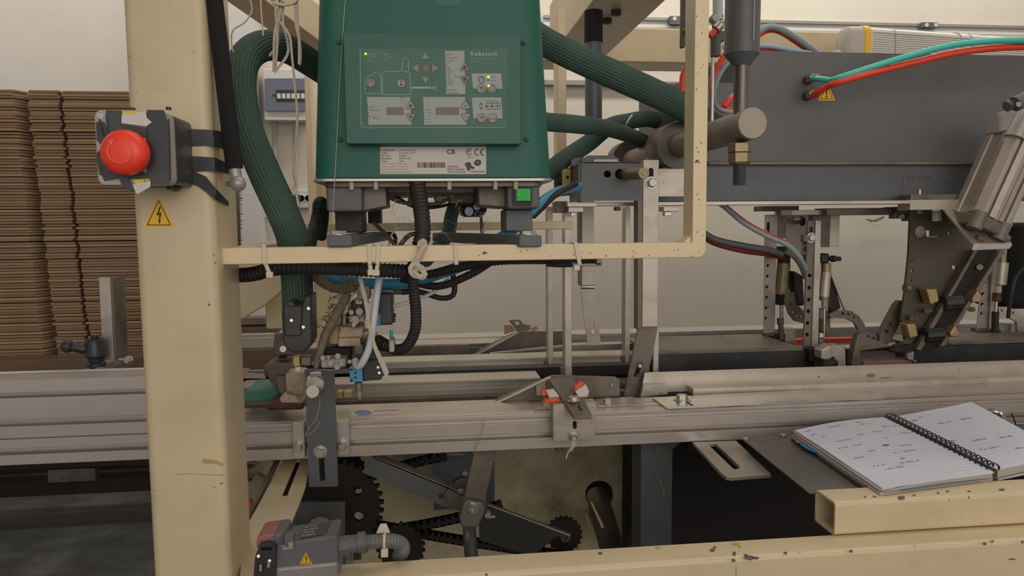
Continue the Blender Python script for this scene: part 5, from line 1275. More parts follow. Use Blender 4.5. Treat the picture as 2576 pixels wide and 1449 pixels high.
for k, px in enumerate((2262, 2410, 2455, 2600)):
    xx = P(px, 90, ly_).x; lr = lring(xx, .0012); n_ = len(lr)
    pts = [p+V((.012*math.sin(math.pi*i/14)*(1 if k % 2 else -1), 0, 0)) for i, p in enumerate(lr[5:20])]
    build(MB().sweep(pts, .0014, 6), 'binding_wire', silver, t)
t = thing('cap_nut', 'domed grey cap nut on top of the dark cover beside the lamp', 'nut')
c = V((P(2105, 130, 1.5).x, 1.5, zt_c)); build(MB().lathe(c, (0, 0, 1), [(0, .011), (.006, .011), (.010, .009), (.013, .005), (.014, .001)], 18), 'dome', silver, t)
# ============================================================ RIGHT MECHANISMS
def holebar(name, m_, x0, x1, xb0, xb1, yt, yb_, y, d, holes, parent, r=5.5):
    """slim flat bar whose front face has drilled holes; slightly leaning"""
    return fplate(name, m_, [(x0, yt), (x1, yt), (xb1, yb_), (xb0, yb_)], y, d, parent, holes=[circ(hx, hy, r, 12) for hx, hy in holes], bevel=.0006)
t = thing('cylinder_bracket', 'perforated steel bracket with the left small air cylinder', 'bracket')
sy_ = 1.62
holebar('perforated_bar', steel, 1926, 1940, 1922, 1936, 540, 838, sy_, .005, [(1932, 668), (1931, 695), (1930, 722), (1929, 748), (1928, 775), (1927, 801)], t, 4)
fplate('bar_flange', steel, [(1940, 540), (1956, 540), (1949, 834), (1936, 838)], sy_, .024, t, bevel=.0006)
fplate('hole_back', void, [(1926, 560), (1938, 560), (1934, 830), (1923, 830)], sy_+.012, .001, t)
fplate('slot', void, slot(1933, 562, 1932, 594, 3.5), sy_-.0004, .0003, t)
fbox('upper_bar', steel, 1952, 530, 1978, 600, sy_+.03, .01, t, .0006); bolt(1926, 588, sy_, 7, t)
fplate('rear_plate', steel, [(1978, 535), (2040, 535), (2040, 620), (2020, 660), (1990, 640), (1978, 600)], sy_+.10, .006, t, bevel=.001)
cylpx('bolt', steel_dark, (1995, 558, sy_+.06), (2014, 556, sy_+.07), 7, t, 12); cylpx('washer', grimy, (2016, 556, sy_+.07), (2020, 556, sy_+.07), 13, t, 20)
def aircyl(parent, x, y0, y1, yr, y_, r, body, capm, xb=None):
    xb = xb or x
    cylpx('top_cap', capm, (x, y0, y_), (x, y0+22, y_), r*.95, parent, 20)
    cylpx('barrel', body, (x, y0+22, y_), (xb, y1-26, y_), r, parent, 24)
    cylpx('bottom_cap', capm, (xb, y1-26, y_), (xb, y1, y_), r*.92, parent, 20)
    cylpx('piston_rod', steel_pol, (xb, y1, y_), (xb, yr, y_), r*.30, parent, 12)
aircyl(t, 1972, 640, 766, 800, sy_, 17, brass_old, grimy, 1966)
fbox('upper_fitting', blackr, 1955, 620, 1985, 646, sy_, .03, t, .004)
cylpx('fitting', blackr, (1980, 628, sy_), (1992, 628, sy_), 7, t, 12)
cylpx('clevis', steel_dark, (1963, 800, sy_), (1964, 816, sy_), 9, t, 6); cylpx('clevis', steel_dark, (1964, 816, sy_), (1966, 854, sy_), 7, t, 12)
fbox('clevis_foot', grimy, 1944, 838, 1978, 862, sy_, .03, t, .003)
fbox('foot_joint', steel_dark, 1926, 835, 1950, 846, sy_, .02, t, .002)
t = thing('cylinder_bracket', 'taller perforated steel bracket with the right small air cylinder', 'bracket')
sy2 = 1.48
holebar('perforated_bar', steel_dark, 2032, 2052, 2022, 2044, 556, 876, sy2, .005, [(2037, 693), (2036, 724), (2035, 754), (2034, 783), (2032, 813), (2031, 842)], t, 5)
fplate('bar_flange', steel, [(2052, 554), (2066, 556), (2058, 880), (2042, 878)], sy2-.004, .03, t, bevel=.0006)
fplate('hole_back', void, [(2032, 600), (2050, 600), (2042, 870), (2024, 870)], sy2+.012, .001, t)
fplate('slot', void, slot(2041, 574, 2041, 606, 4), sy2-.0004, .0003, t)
bolt(2040, 598, sy2, 10, t); fbox('nut', steel_dark, 2022, 590, 2032, 608, sy2-.002, .014, t, .001)
fbox('upper_block', steel_dark, 2044, 534, 2088, 622, sy2+.05, .02, t, .001)
fbox('bright_plate', steel, 2088, 540, 2112, 621, sy2+.06, .006, t, .0006)
fplate('hole_plate', steel, [(2018, 600), (2030, 600), (2030, 665), (2018, 665)], sy2+.02, .004, t, holes=[circ(2024, 618, 3), circ(2024, 637, 4)], bevel=.0006)
fbox('top_fitting', blackr, 2066, 638, 2088, 662, sy2, .03, t, .004); cylpx('port', blackr, (2086, 651, sy2), (2114, 651, sy2), 6, t, 14); cylpx('port_ring', blackr, (2092, 651, sy2), (2100, 651, sy2), 9, t, 14)
aircyl(t, 2078, 662, 772, 852, sy2, 13, steel, brass_old, 2073)
fbox('bright_collar', steel, 2060, 755, 2086, 776, sy2-.004, .02, t, .002)
cylpx('clevis', steel_dark, (2066, 776, sy2+.01), (2066, 800, sy2+.01), 13, t, 16)
cylpx('rod_nut', zinc, (2065, 838, sy2), (2064, 848, sy2), 9, t, 6); cylpx('rod_nut', steel_dark, (2064, 850, sy2), (2064, 862, sy2), 9, t, 6)
t = thing('bracket_header', 'stained steel header plates carrying the two small air cylinder brackets', 'plate')
fbox('header', steel_dark, 1920, 518, 2010, 531, 1.60, .05, t, .001); fbox('header', steel, 1992, 528, 2090, 541, 1.50, .05, t, .001)
fbox('header', steel_dark, 2080, 523, 2290, 541, 1.48, .05, t, .001); fbox('drop_block', steel_dark, 2258, 520, 2290, 536, 1.46, .05, t, .001)
bolt(2266, 544, 1.46, 8, t, washer=False); fbox('nut', steel_dark, 2250, 536, 2276, 550, 1.465, .02, t, .001)
fbox('red_mark', redp, 2083, 526, 2088, 533, 1.479, .001, t, 0)
# curved perforated links
def link(name, lb, pts, hl, y, m_=steel_dark, w_=None):
    t_ = thing(name, lb, 'link'); fplate('plate', m_, pts, y, .008, t_, holes=[circ(a, b, 3.6, 10) for a, b in hl], bevel=.001)
    fplate('hole_back', void, [(min(a for a, b in hl)-4, min(b for a, b in hl)-4), (max(a for a, b in hl)+4, min(b for a, b in hl)-4), (max(a for a, b in hl)+4, max(b for a, b in hl)+4), (min(a for a, b in hl)-4, max(b for a, b in hl)+4)] if False else circ(hl[0][0], hl[0][1], 4, 8), y+.0085, .0005, t_); return t_
link('curved_link', 'curved perforated link between the two small air cylinders', [(1980, 735), (1998, 735), (2004, 765), (2022, 782), (2024, 814), (2000, 808), (1986, 790), (1976, 760)], [(1989, 766), (1997, 786), (2008, 795), (2018, 797)], 1.56)
link('curved_link', 'curved hooked link right of the right air cylinder', [(2086, 792), (2110, 780), (2140, 782), (2162, 796), (2176, 818), (2172, 832), (2160, 830), (2150, 812), (2130, 802), (2104, 800), (2092, 802)], [(2120, 789), (2133, 790), (2147, 797)], 1.50)
t = thing('slanted_strap', 'dark slanted strap behind the right air cylinder', 'strap')
fplate('strap', grimy, [(2086, 700), (2094, 688), (2116, 775), (2090, 790), (2084, 760)], 1.54, .01, t, bevel=.002); boxbetween('edge', steel, P(2092, 690, 1.535), P(2126, 780, 1.535), .006, .006, t, bevel=.001)
t = thing('rubber_boot', 'brown rubber boot behind the right piston rod', 'boot')
fplate('boot', dustfur, [(2070, 786), (2088, 780), (2092, 830), (2084, 842), (2068, 836)], 1.55, .03, t, bevel=.004)
t = thing('yellowed_tube', 'yellowed hose section curving between the small air cylinders', 'hose')
pipe('tube', M('old_tube', (150, 140, 110), .5), [(1976, 632, 1.60), (2000, 646, 1.60), (2018, 672, 1.60), (2028, 700, 1.60)], 8, t)
fplate('dark_wrap', grimy, [(1996, 680), (2022, 694), (2026, 770), (2006, 770), (1998, 730)], 1.60, .03, t, bevel=.006)
for m_, pts, r_, lb_, nm in ((greyh, [(1790, 500, 1.50), (1822, 520, 1.48), (1870, 560, 1.46), (1930, 594, 1.45), (1980, 616, 1.44), (2010, 645, 1.44), (2026, 676, 1.46)], 6.5, 'grey-blue hose sagging from the grey beam to the right air cylinder', 'grey_hose'),
                        (redh, [(1795, 499, 1.515), (1826, 518, 1.50), (1880, 560, 1.48), (1940, 592, 1.47), (1985, 612, 1.46)], 4, 'thin red hose behind the sagging grey-blue hose', 'red_hose'),
                        (M('grey_hose_dark', (104, 112, 112), .45), [(1760, 578, 1.58), (1800, 602, 1.57), (1870, 618, 1.56), (1930, 628, 1.56), (1966, 640, 1.58)], 8, 'dark grey hose running to the left air cylinder', 'grey_hose'),
                        (M('dull_red_hose', (140, 44, 38), .4), [(1760, 588, 1.60), (1800, 612, 1.59), (1870, 630, 1.58), (1930, 638, 1.58), (1964, 646, 1.60)], 8, 'dull red hose running to the left air cylinder', 'red_hose')):
    tag(pipe(nm, m_, pts, r_, n=16), lb_, 'hose')
tag(build(MB().sweep(crom([P(a, b, 3.36) for a, b in [(2180, 552), (2205, 556), (2225, 545), (2202, 553), (2190, 558)]], .01), .003, 6), 'wall_scratch', steel_dark), 'dark hair-like smudge on the wall right of the air cylinders', 'smudge')

# actuator end block and pusher on the belt
t = thing('pusher_block', 'bright clevis block at the end of the dark belt beam', 'block')
fplate('front_block', steel, [(2066, 880), (2090, 868), (2094, 902), (2080, 906), (2066, 904)], 1.40, .03, t, bevel=.003)
fplate('rear_block', steel, [(2084, 868), (2112, 868), (2128, 878), (2130, 928), (2100, 924), (2100, 900), (2084, 900)], 1.43, .03, t, bevel=.003)
cylpx('dark_wheel', blackr, (2060, 918, 1.42), (2095, 912, 1.44), 16, t, 20); fbox('grimy_joint', grimy, 2038, 876, 2064, 912, 1.44, .03, t, .004)
t = thing('arch_guide', 'arched greyish guide with a faded red inner face on the belt', 'guide')
fplate('arch', steel_dark, [(2142, 922), (2146, 890), (2158, 842), (2170, 836), (2180, 846), (2250, 872), (2166, 884), (2166, 900), (2186, 906), (2296, 902), (2296, 920), (2150, 926)], 1.42, .02, t, bevel=.003)
fbox('red_face', redp, 2172, 908, 2292, 918, 1.415, .004, t, .001); cylpx('pin', zinc, (2298, 909, 1.41), (2302, 909, 1.41), 5, t, 12)
# perforated rocker arm
t = thing('rocker_arm', 'perforated rocker arm with rounded head left of the actuator plate', 'arm')
fplate('upper_arm', steel_dark, [(2214, 842), (2254, 768), (2264, 757), (2278, 757), (2286, 768), (2284, 780), (2238, 862), (2224, 872), (2212, 864)], 1.46, .016, t, holes=[circ(a, b, 5, 12) for a, b in ((2252, 795), (2240, 816), (2230, 834))], bevel=.002)
build(MB().lathe(P(2266, 776, 1.458), (0, -1, 0), [(0, .006), (.003, .006)], 16), 'pivot', steel_dark, t)
fplate('foot_arm', steel_dark, [(2166, 838), (2186, 838), (2220, 848), (2226, 872), (2206, 876), (2176, 858)], 1.47, .014, t, holes=[circ(a, b, 3.6, 10) for a, b in ((2183, 847), (2197, 852))], bevel=.002)
t = thing('actuator_plate', 'large dark vertical steel plate with rods and brass blocks under the tilted actuator', 'plate')
py_ = 1.43
fplate('side_plate', M('dark_stained_steel', (92, 84, 74), .42, .55, var=.15, scale=8, dirt=(52, 44, 36), damt=.7, dscale=6), [(2290, 552), (2370, 552), (2368, 516), (2375, 516), (2452, 610), (2300, 890), (2278, 862), (2266, 800), (2276, 740), (2286, 640)], py_, .006, t,
       holes=[circ(2389, 587, 4, 8), [(2330, 580), (2342, 580), (2342, 594), (2330, 594)], [(2395, 668), (2407, 668), (2407, 677), (2395, 677)], circ(2295, 681, 4, 10), circ(2294, 656, 2.5, 8), circ(2292, 706, 3, 8)], bevel=.0008)
bolt(2314, 582, py_, 11, t); fbox('slot_edge', steel, 2332, 594, 2358, 597, py_-.002, .002, t, .0004)
cylpx('side_knob', steel_dark, (2276, 724, py_), (2286, 724, py_), 12, t, 20)
fbox('top_block', steel_dark, 2290, 518, 2345, 556, py_+.02, .03, t, .001)
fbox('clamp_bar', steel_h, 2290, 502, 2410, 528, 1.36, .04, t, .001); fbox('upper_bar', steel_dark, 2291, 489, 2420, 502, 1.37, .04, t, .001)
cylpx('pin', zinc, (2313, 490, 1.375), (2313, 477, 1.375), 5, t, 12); cylpx('white_pin', white_pl, (2356, 556, 1.41), (2356, 530, 1.41), 12, t, 20, rb=11)
fbox('red_mark', redp, 2278, 503, 2291, 512, 1.361, .002, t, .0004)
bolt(2312, 533, 1.42, 6, t, washer=False)
# sloped flanges (channel seen edge on)
for pts, nm in (([(2452, 628), (2462, 626), (2318, 882), (2305, 880)], 'channel_edge'), ([(2520, 626), (2532, 624), (2378, 870), (2364, 872)], 'channel_edge')):
    fplate(nm, steel_dark, pts, py_-.020, .014, t, bevel=.0008)
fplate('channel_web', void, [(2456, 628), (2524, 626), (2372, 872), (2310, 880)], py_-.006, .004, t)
for cx, cy in ((2403, 764), (2356, 845)):
    mb = MB(); c0, c1 = P(cx-22, cy, py_-.03), P(cx+22, cy-4, py_-.03); mb.sweep([c0+V((0, .012, 0)), c1+V((0, .012, 0))], .016, 20, .12); build(mb, 'ribbed_roller', blackp, t)
for pts in ([(2330, 727), (2357, 726), (2364, 758), (2342, 768)], [(2280, 815), (2304, 814), (2311, 846), (2290, 852)], [(2446, 752), (2462, 728), (2470, 750), (2466, 761), (2448, 761)], [(2390, 838), (2404, 818), (2414, 838), (2412, 848), (2392, 848)]):
    fplate('brass_block', brass, pts, py_-.03, .026, t, bevel=.003)
for x, y in ((2332, 782), (2296, 800), (2280, 860), (2440, 778), (2382, 862)): cylpx('small_bolt', steel_dark, (x, y, py_-.02), (x+8, y, py_-.01), 7, t, 12)
cylpx('web_bolt', brass_old, (2465, 672, py_-.01), (2465, 672, py_-.016), 8, t, 16)
fplate('lower_joint', grimy, [(2236, 880), (2300, 862), (2320, 874), (2302, 892), (2256, 890)], py_-.01, .03, t, bevel=.004)
fplate('joint_tip', steel, [(2284, 890), (2300, 884), (2298, 908), (2284, 904)], py_-.02, .01, t, bevel=.001)
# tilted pneumatic cylinder
t = thing('tilted_actuator', 'large tilted aluminium pneumatic cylinder at the right edge', 'actuator')
ty = 1.30
A0 = P(2496, 560, ty); A1 = P(2592, 348, ty)
ax = (A1-A0).normalized(); sd = ax.cross(V((0, 1, 0))).normalized(); dp = V((0, 1, 0))
if sd.x < 0: sd = -sd
hw_ = mm(62, ty)
def sect(c, w_, rib):
    o = []; n_ = 10
    prof_ = [(-1, -.7), (-.7, -1), (-.50, -1), (-.48, -.84), (-.40, -.84), (-.38, -1), (-.10, -1.05), (-.08, -.96), (.12, -.96), (.14, -1.05), (.38, -1), (.40, -.84), (.48, -.84), (.50, -1), (.7, -1), (1, -.7), (1, -.35), (.92, -.3), (.92, .3), (1, .35), (1, .7), (.7, 1), (-.7, 1), (-1, .7), (-1, .35), (-.92, .3), (-.92, -.3), (-1, -.35)]
    if not rib: prof_ = [(-1, -.75), (-.75, -1), (.75, -1), (1, -.75), (1, .75), (.75, 1), (-.75, 1), (-1, .75)]
    return [c+sd*a*w_+dp*b*w_ for a, b in prof_]
L_ = (A1-A0).length
off = dp*.035
build(MB().loft([sect(A0+ax*.006+off, hw_*.96, 1), sect(A0+ax*(L_*.98)+off, hw_*.96, 1)]), 'barrel', M('barrel_alu', (168, 157, 146), .38, .4, var=.06, dirt=(110, 96, 84), damt=.4, dscale=12), t, .0008)
build(MB().loft([sect(A0-ax*.018+off, hw_*.9, 0), sect(A0+ax*.006+off, hw_*.96, 0)]), 'lower_cap', steel_dark, t, .003)
for s_ in (-1, 1): build(MB().cyl(A0+off+sd*s_*hw_*.62-dp*hw_*.7-ax*.024, A0+off+sd*s_*hw_*.62-dp*hw_*.7+ax*.010, .014, .014, 18), 'cap_lobe', steel_dark, t)
build(MB().loft([sect(A0+ax*(L_*.98)+off, hw_*1.0, 0), sect(A0+ax*(L_*.98+.05)+off, hw_*.92, 0)]), 'upper_cap', silver, t, .004)
for s_ in (-1, 1):
    c = A0+ax*(L_*.93)+off+sd*s_*hw_*.66-dp*hw_*.74
    build(MB().lathe(c, ax, [(0, .018), (.046, .016), (.048, .012), (.048, .009)], 20), 'cap_lobe', silver, t); build(MB().lathe(c+ax*.046, ax, [(0, .009), (.003, .009), (.003, .006), (.0005, .005)], 20), 'cap_screw', zinc, t)
c = A0+ax*(L_*.98+.06)+off-dp*.03
build(MB().cyl(P(2532, 268, 1.28), P(2560, 256, 1.28), .010, .010, 16), 'elbow_fitting', grey_cast, t); build(MB().cyl(P(2553, 262, 1.27), P(2600, 240, 1.27), .014, .014, 20), 'elbow_fitting', grey_cast, t)
build(MB().lathe(P(2561, 263, 1.255), (0, -1, 0), [(0, .0045), (.002, .0045), (.002, .002), (.0005, .002)], 16), 'elbow_screw', zinc, t)
build(MB().cyl(P(2574, 255, 1.27), P(2580, 252, 1.27), .0148, .0148, 20), 'blue_ring', sticker_b, t)
# mounting wedge plate under it
pl = [P(2370, 516, 1.36), P(2452, 606, 1.36), P(2540, 606, 1.36), P(2520, 578, 1.44), P(2390, 520, 1.46)]
pl = [P(2366, 514, 1.37), P(2451, 613, 1.30), P(2546, 611, 1.30), P(2516, 576, 1.36), P(2450, 510, 1.43)]
t = thing('wedge_plate', 'sloped polished mounting plate with bolts under the tilted actuator', 'plate')
build(MB().plate(pl, (0, .0, -.008)), 'plate', steel_h, t, .0008)
n_ = (pl[1]-pl[0]).cross(pl[2]-pl[1]).normalized(); n_ = n_ if n_.z > 0 else -n_
for x, y in ((2465, 601), (2528, 600), (2390, 512)):
    c = on(x, y, pl[1], n_); build(MB().lathe(c, n_, [(0, .009), (.006, .008), (.008, .004)], 18), 'round_bolt', steel_dark, t)
fplate('front_lip', steel, [(2450, 613), (2546, 611), (2540, 626), (2446, 630)], 1.298, .004, t, bevel=.0006)
fplate('grimy_collar', steel_dark, [(2404, 520), (2418, 496), (2432, 506), (2440, 520), (2446, 540), (2420, 545), (2400, 534)], 1.36, .03, t, bevel=.006)
# third bracket at the far right
t = thing('cylinder_bracket', 'perforated bracket and air cylinder at the right edge beyond the slanted channel', 'bracket')
holebar('perforated_bar', steel, 2478, 2502, 2459, 2488, 640, 826, 1.60, .005, [(2475, 714), (2473, 740), (2471, 766), (2469, 790)], t, 5)
fplate('bar_flange', steel, [(2500, 560), (2516, 560), (2500, 826), (2488, 828)], 1.595, .02, t, bevel=.0006)
fplate('hole_back', void, [(2476, 650), (2496, 650), (2484, 820), (2464, 820)], 1.615, .001, t)
fbox('rear_strip', steel, 2530, 540, 2546, 650, 1.62, .006, t, .0006)
cylpx('top_cap', brass_old, (2520, 640, 1.57), (2520, 662, 1.57), 11, t, 16)
cylpx('barrel', steel, (2520, 660, 1.57), (2514, 716, 1.57), 17, t, 24)
cylpx('white_collar', white_dirty, (2511, 718, 1.57), (2510, 736, 1.57), 9, t, 16); cylpx('spring', glue_b, (2508, 736, 1.57), (2507, 758, 1.57), 11, t, 16)
cylpx('piston_rod', steel_pol, (2506, 756, 1.57), (2504, 786, 1.57), 5, t, 12); cylpx('clevis', grimy, (2504, 784, 1.57), (2502, 850, 1.57), 9, t, 12)
fbox('foot_joint', steel_dark, 2456, 824, 2490, 836, 1.60, .02, t, .002); fbox('foot_block', grimy, 2480, 830, 2520, 850, 1.6, .03, t, .004)
fbox('cream_block', white_dirty, 2518, 816, 2545, 846, 1.66, .03, t, .003)
t = thing('dark_motor', 'black rounded motor housing cut off by the right edge', 'motor')
fbox('housing', foam, 2546, 560, 2660, 780, 1.60, .16, t, .03, seg=4)
pipe('cable', blackr, [(2536, 800, 1.56), (2544, 740, 1.55), (2560, 690, 1.55), (2600, 660, 1.55)], 5, t)
link('curved_link', 'pale curved perforated link at the right edge', [(2512, 772), (2540, 772), (2566, 788), (2590, 810), (2590, 850), (2562, 850), (2558, 810), (2540, 800), (2514, 800)], [(2520, 782), (2534, 784), (2548, 787)], 1.62, steel)

# ============================================================ LOWER MACHINE INSIDE
t = thing('inner_frame', 'cream inner side frame with a round shaft hole, greasy, below the rail', 'frame')
iy = 1.66
hole = circ(1508, 1245, 36, 28)
fplate('side_panel', cream_dirty, [(890, 1060), (1606, 1060), (1606, 1480), (890, 1480)], iy, .012, t, holes=[hole, [(1470, 1300), (1476, 1292), (1508, 1400), (1496, 1404)], [(1498, 1268), (1512, 1262), (1536, 1360), (1528, 1364)]] if False else [hole], bevel=.001)
fbox('dark_edge', grimy, 1592, 1100, 1620, 1420, iy-.10, .09, t, .001)
t = thing('unlit_interior', 'near-black panel standing in for the unlit machine inside right of the grey leg', 'cabinet')
mb = MB().box((P(1500, 1200, 1.9).x, 1.95, .0), (4, 1.97, H+P(1000, 1040, 1.42).z-H-.02)); build(mb, 'back_panel', void, t)  # coloured near-black in place of the interior's own shade
t = thing('drive_shaft', 'thick dull shaft passing through the round hole in the inner frame', 'shaft')
build(MB().cyl(P(1502, 1250, 1.70), P(1552, 1420, 1.42), mm(30, 1.66), mm(30, 1.66), 32), 'shaft', steel_dark, t)
fplate('shaft_hole_back', grimy, circ(1508, 1245, 42, 24), 1.75, .003, t)
fplate('pale_strip', cream, [(1470, 1292), (1476, 1292), (1508, 1370), (1500, 1374)], 1.60, .004, t); fplate('pale_strip', cream, [(1484, 1262), (1490, 1262), (1536, 1358), (1528, 1362)], 1.52, .004, t)
t = thing('support_pillar', 'blue-grey machine leg with rounded head plate under the rail', 'leg')
lx = 1.27
fbox('leg', bgrey, 1610, 1100, 1690, 1800, lx, .06, t, .003)
railx('head_plate', bgrey, 1362, 1832, 1600, 1102, 1118, lx-.03, .12, t, .002)
mb = MB().prism([P(1690, 1112, lx), P(1712, 1112, lx), P(1690, 1132, lx)], (0, .05, 0)); build(mb, 'fillet', bgrey, t)
cylpx('nut', steel_dark, (1408, 1120, lx), (1408, 1133, lx), 12, t, 6)
mb = MB(); rq = random.Random(9)
for k in range(26):
    x, y = rq.uniform(1615, 1686), rq.uniform(1110, 1200)
    mb.sweep(crom([P(x, y, lx-.001), P(x+rq.uniform(-6, 6), y+rq.uniform(2, 9), lx-.002), P(x+rq.uniform(-9, 9), y+rq.uniform(6, 20), lx-.001)], .006), .0005, 4)
for x, y in ((1660, 1205), (1664, 1214), (1667, 1226), (1669, 1238)): mb.sweep([P(x, y, lx-.001), P(x+2, y+12, lx-.0015)], .0013, 5)
build(mb, 'dust_fibres', fibre, t)['kind'] = 'stuff'
# sprockets, chains
def sprocket(lb, cx, cy, r, y, nt, holes=(), th=.010, m_=grimy, hub=True):
    t_ = thing('sprocket', lb, 'sprocket'); o = []
    for i in range(nt):
        for f, rr_ in ((0, .91), (.22, .90), (.38, 1.0), (.62, 1.0), (.78, .90)):
            a = 2*math.pi*(i+f)/nt; o.append((cx+r*rr_*math.cos(a), cy+r*rr_*math.sin(a)))
    fplate('toothed_wheel', m_, o, y, th, t_, holes=holes, bevel=.0005)
    if hub: build(MB().lathe(P(cx, cy, y), (0, -1, 0), [(0, mm(r*.30, y)), (.012, mm(r*.28, y)), (.012, mm(r*.14, y)), (.004, mm(r*.13, y))], 24), 'hub', steel_dark, t_)
    return t_
sprocket('large dark sprocket wheel with round holes under the slotted bracket', 846, 1275, 120, 1.34, 34, [circ(900, 1236, 11, 14), circ(902, 1300, 12, 14)], hub=False)
sprocket('upper sprocket partly hidden behind the slotted bracket', 866, 1190, 56, 1.42, 20)
sprocket('small sprocket low right of the limit switch cable', 1008, 1378, 62, 1.36, 22)
sprocket('small dark sprocket behind the end of the slanted blade', 1420, 1346, 46, 1.50, 20)
cylpx_t = thing('sprocket_bolt', 'bolt head inside the lower hole of the large sprocket', 'bolt'); cylpx('bolt', steel_dark, (907, 1297, 1.36), (907, 1297, 1.33), 6, cylpx_t, 6)
for pts, lb_, yy in (([(940, 1340), (1060, 1322), (1180, 1296), (1260, 1270)], 'dark chain rising to the right from the large sprocket', 1.40), ([(950, 1322), (1080, 1346), (1240, 1372), (1420, 1398), (1500, 1408)], 'dark chain descending to the right along the bottom', 1.44),
                 ([(900, 1210), (980, 1182), (1060, 1160), (1120, 1148)], 'upper dark chain behind the slanted bar', 1.46)):
    t = thing('drive_chain', lb_, 'chain'); path = crom([P(a, b, yy) for a, b in pts], .0125); 
    mb1 = MB(); mb2 = MB()
    for i, (a, b) in enumerate(zip(path, path[1:])):
        d_ = (b-a).normalized(); u_ = V((0, 1, 0)).cross(d_).normalized(); hh = .0085
        for yo in (-.006, .006): mb1.prism([a-d_*.003-u_*hh+V((0, yo, 0)), b+d_*.003-u_*hh+V((0, yo, 0)), b+d_*.003+u_*hh+V((0, yo, 0)), a-d_*.003+u_*hh+V((0, yo, 0))], (0, .002, 0))
        mb2.cyl(a+V((0, -.008, 0)), a+V((0, .009, 0)), .0045, .0045, 10)
    build(mb1, 'link_plates', grimy, t)['kind'] = 'stuff'; build(mb2, 'rollers', grimy, t)['kind'] = 'stuff'
t = thing('bearing_plate', 'dark grey bearing plate with brown shaft end above the limit switch', 'plate')
fplate('plate', bgrey, [(722, 1265), (868, 1264), (868, 1430), (722, 1430)], 1.24, .008, t, bevel=.001)
cylpx('shaft_end', M('brown_shaft', (120, 96, 76), .5, .3, var=.1), (804, 1335, 1.15), (804, 1335, 1.24), 35, t, 32, bevel=.002)
t = thing('cream_slotted_plate', 'cream slotted plate sloping from the rail to the limit switch', 'plate')
q = [P(738, 1130, 1.26), P(790, 1130, 1.24), P(768, 1225, 1.13), P(756, 1290, 1.05), P(722, 1345, .99), P(660, 1400, .93), P(620, 1400, .92), P(618, 1340, .97)]
nn = (P(745, 1140, 1.25)-P(620, 1350, .96)).cross(V((1, .1, 0))).normalized()
base = P(700, 1240, 1.10)
def sp(px, py): return on(px, py, base, nn)
build(MB().plate([sp(a, b) for a, b in [(728, 1130), (786, 1130), (768, 1225), (757, 1256), (724, 1336), (694, 1500), (600, 1500), (612, 1336)]], nn*(-.004 if nn.z > 0 else .004), [[sp(a, b) for a, b in [(746, 1158), (757, 1158), (722, 1247), (709, 1247)]]]), 'plate', cream, t, .0008)
build(MB().plate([sp(a, b)-nn*(.008 if nn.z > 0 else -.008) for a, b in [(738, 1150), (764, 1150), (728, 1256), (700, 1256)]], nn*-.001), 'slot_back', void, t)  # dark strip behind the slot paints its depth as shade
t = thing('thin_rod', 'thin grey rod beside the cream slotted plate', 'rod'); build(MB().cyl(P(702, 1150, 1.24), P(604, 1345, 1.0), .0045, .0045, 14), 'rod', steel_dark, t)
tag(fplate('red_box_scrap', orange, [(616, 1262), (632, 1262), (633, 1276), (616, 1277)], 1.6, .02, bevel=.001), 'small red and white scrap seen beside the post', 'scrap')
t = thing('card_heap', 'crumpled brown paper heap under the rail beside the post', 'paper')
rc = random.Random(4); mb = MB()
for k in range(14):
    x, y = rc.uniform(600, 700), rc.uniform(1150, 1200); yy = 1.75+rc.uniform(0, .2); a = [P(x+rc.uniform(-34, 34), y+rc.uniform(-20, 20), yy+rc.uniform(-.03, .03)) for _ in range(4)]
    mb.add(a+[p+V((0, .002, .002)) for p in a], [(0, 1, 2, 3), (4, 7, 6, 5), (0, 4, 5, 1), (1, 5, 6, 2), (2, 6, 7, 3), (3, 7, 4, 0)])
build(mb, 'crumpled_sheets', card, t)['kind'] = 'stuff'
t = thing('floor_panel', 'greasy brown panel seen behind the thin rod', 'panel'); fplate('panel', cream_dirty, [(560, 1150), (760, 1150), (740, 1600), (560, 1600)], 1.9, .01, t)
# slanted bar, arm, bracket
t = thing('bearing_bracket', 'dark blue-grey bearing bracket with pale bolt under the rail', 'bracket')
fbox('bracket', bgrey, 1090, 1128, 1244, 1280, 1.50, .02, t, .002); fbox('top_edge', steel, 1092, 1142, 1168, 1146, 1.488, .012, t, .0006); fbox('top_block', bgrey, 1090, 1128, 1190, 1143, 1.46, .05, t, .001)
bolt(1169, 1189, 1.50, 8, t, washer=False); build(MB().lathe(P(1162, 1222, 1.50), (0, -1, 0), [(0, mm(26, 1.5)), (.008, mm(24, 1.5)), (.008, mm(14, 1.5)), (.002, mm(13, 1.5))], 28), 'bearing', steel_dark, t)
t = thing('slanted_bar', 'dusty grey angle bar slanting down to the right below the rail', 'bar')
fplate('face', M('grey_galv', (110, 112, 110), .5, .5, var=.12, scale=14), [(909, 1188), (938, 1152), (946, 1152), (1132, 1228), (1180, 1256), (1190, 1290), (1160, 1288), (1112, 1272)], 1.30, .006, t, holes=[circ(1110, 1248, 7, 14)], bevel=.001)
mb = MB().prism([P(936, 1152, 1.30), P(948, 1152, 1.30), P(1150, 1234, 1.30), P(1146, 1238, 1.30)], (0, .03, 0)); build(mb, 'top_flange', steel, t, .0006)
fplate('lug', steel_dark, [(1122, 1234), (1130, 1232), (1178, 1256), (1180, 1300), (1122, 1266)], 1.29, .006, t, bevel=.0008); fbox('lug_bolt', zinc, 1152, 1230, 1166, 1242, 1.285, .01, t, .001)
t = thing('slanted_strip', 'long dark blade slanting down right from the arm', 'blade')
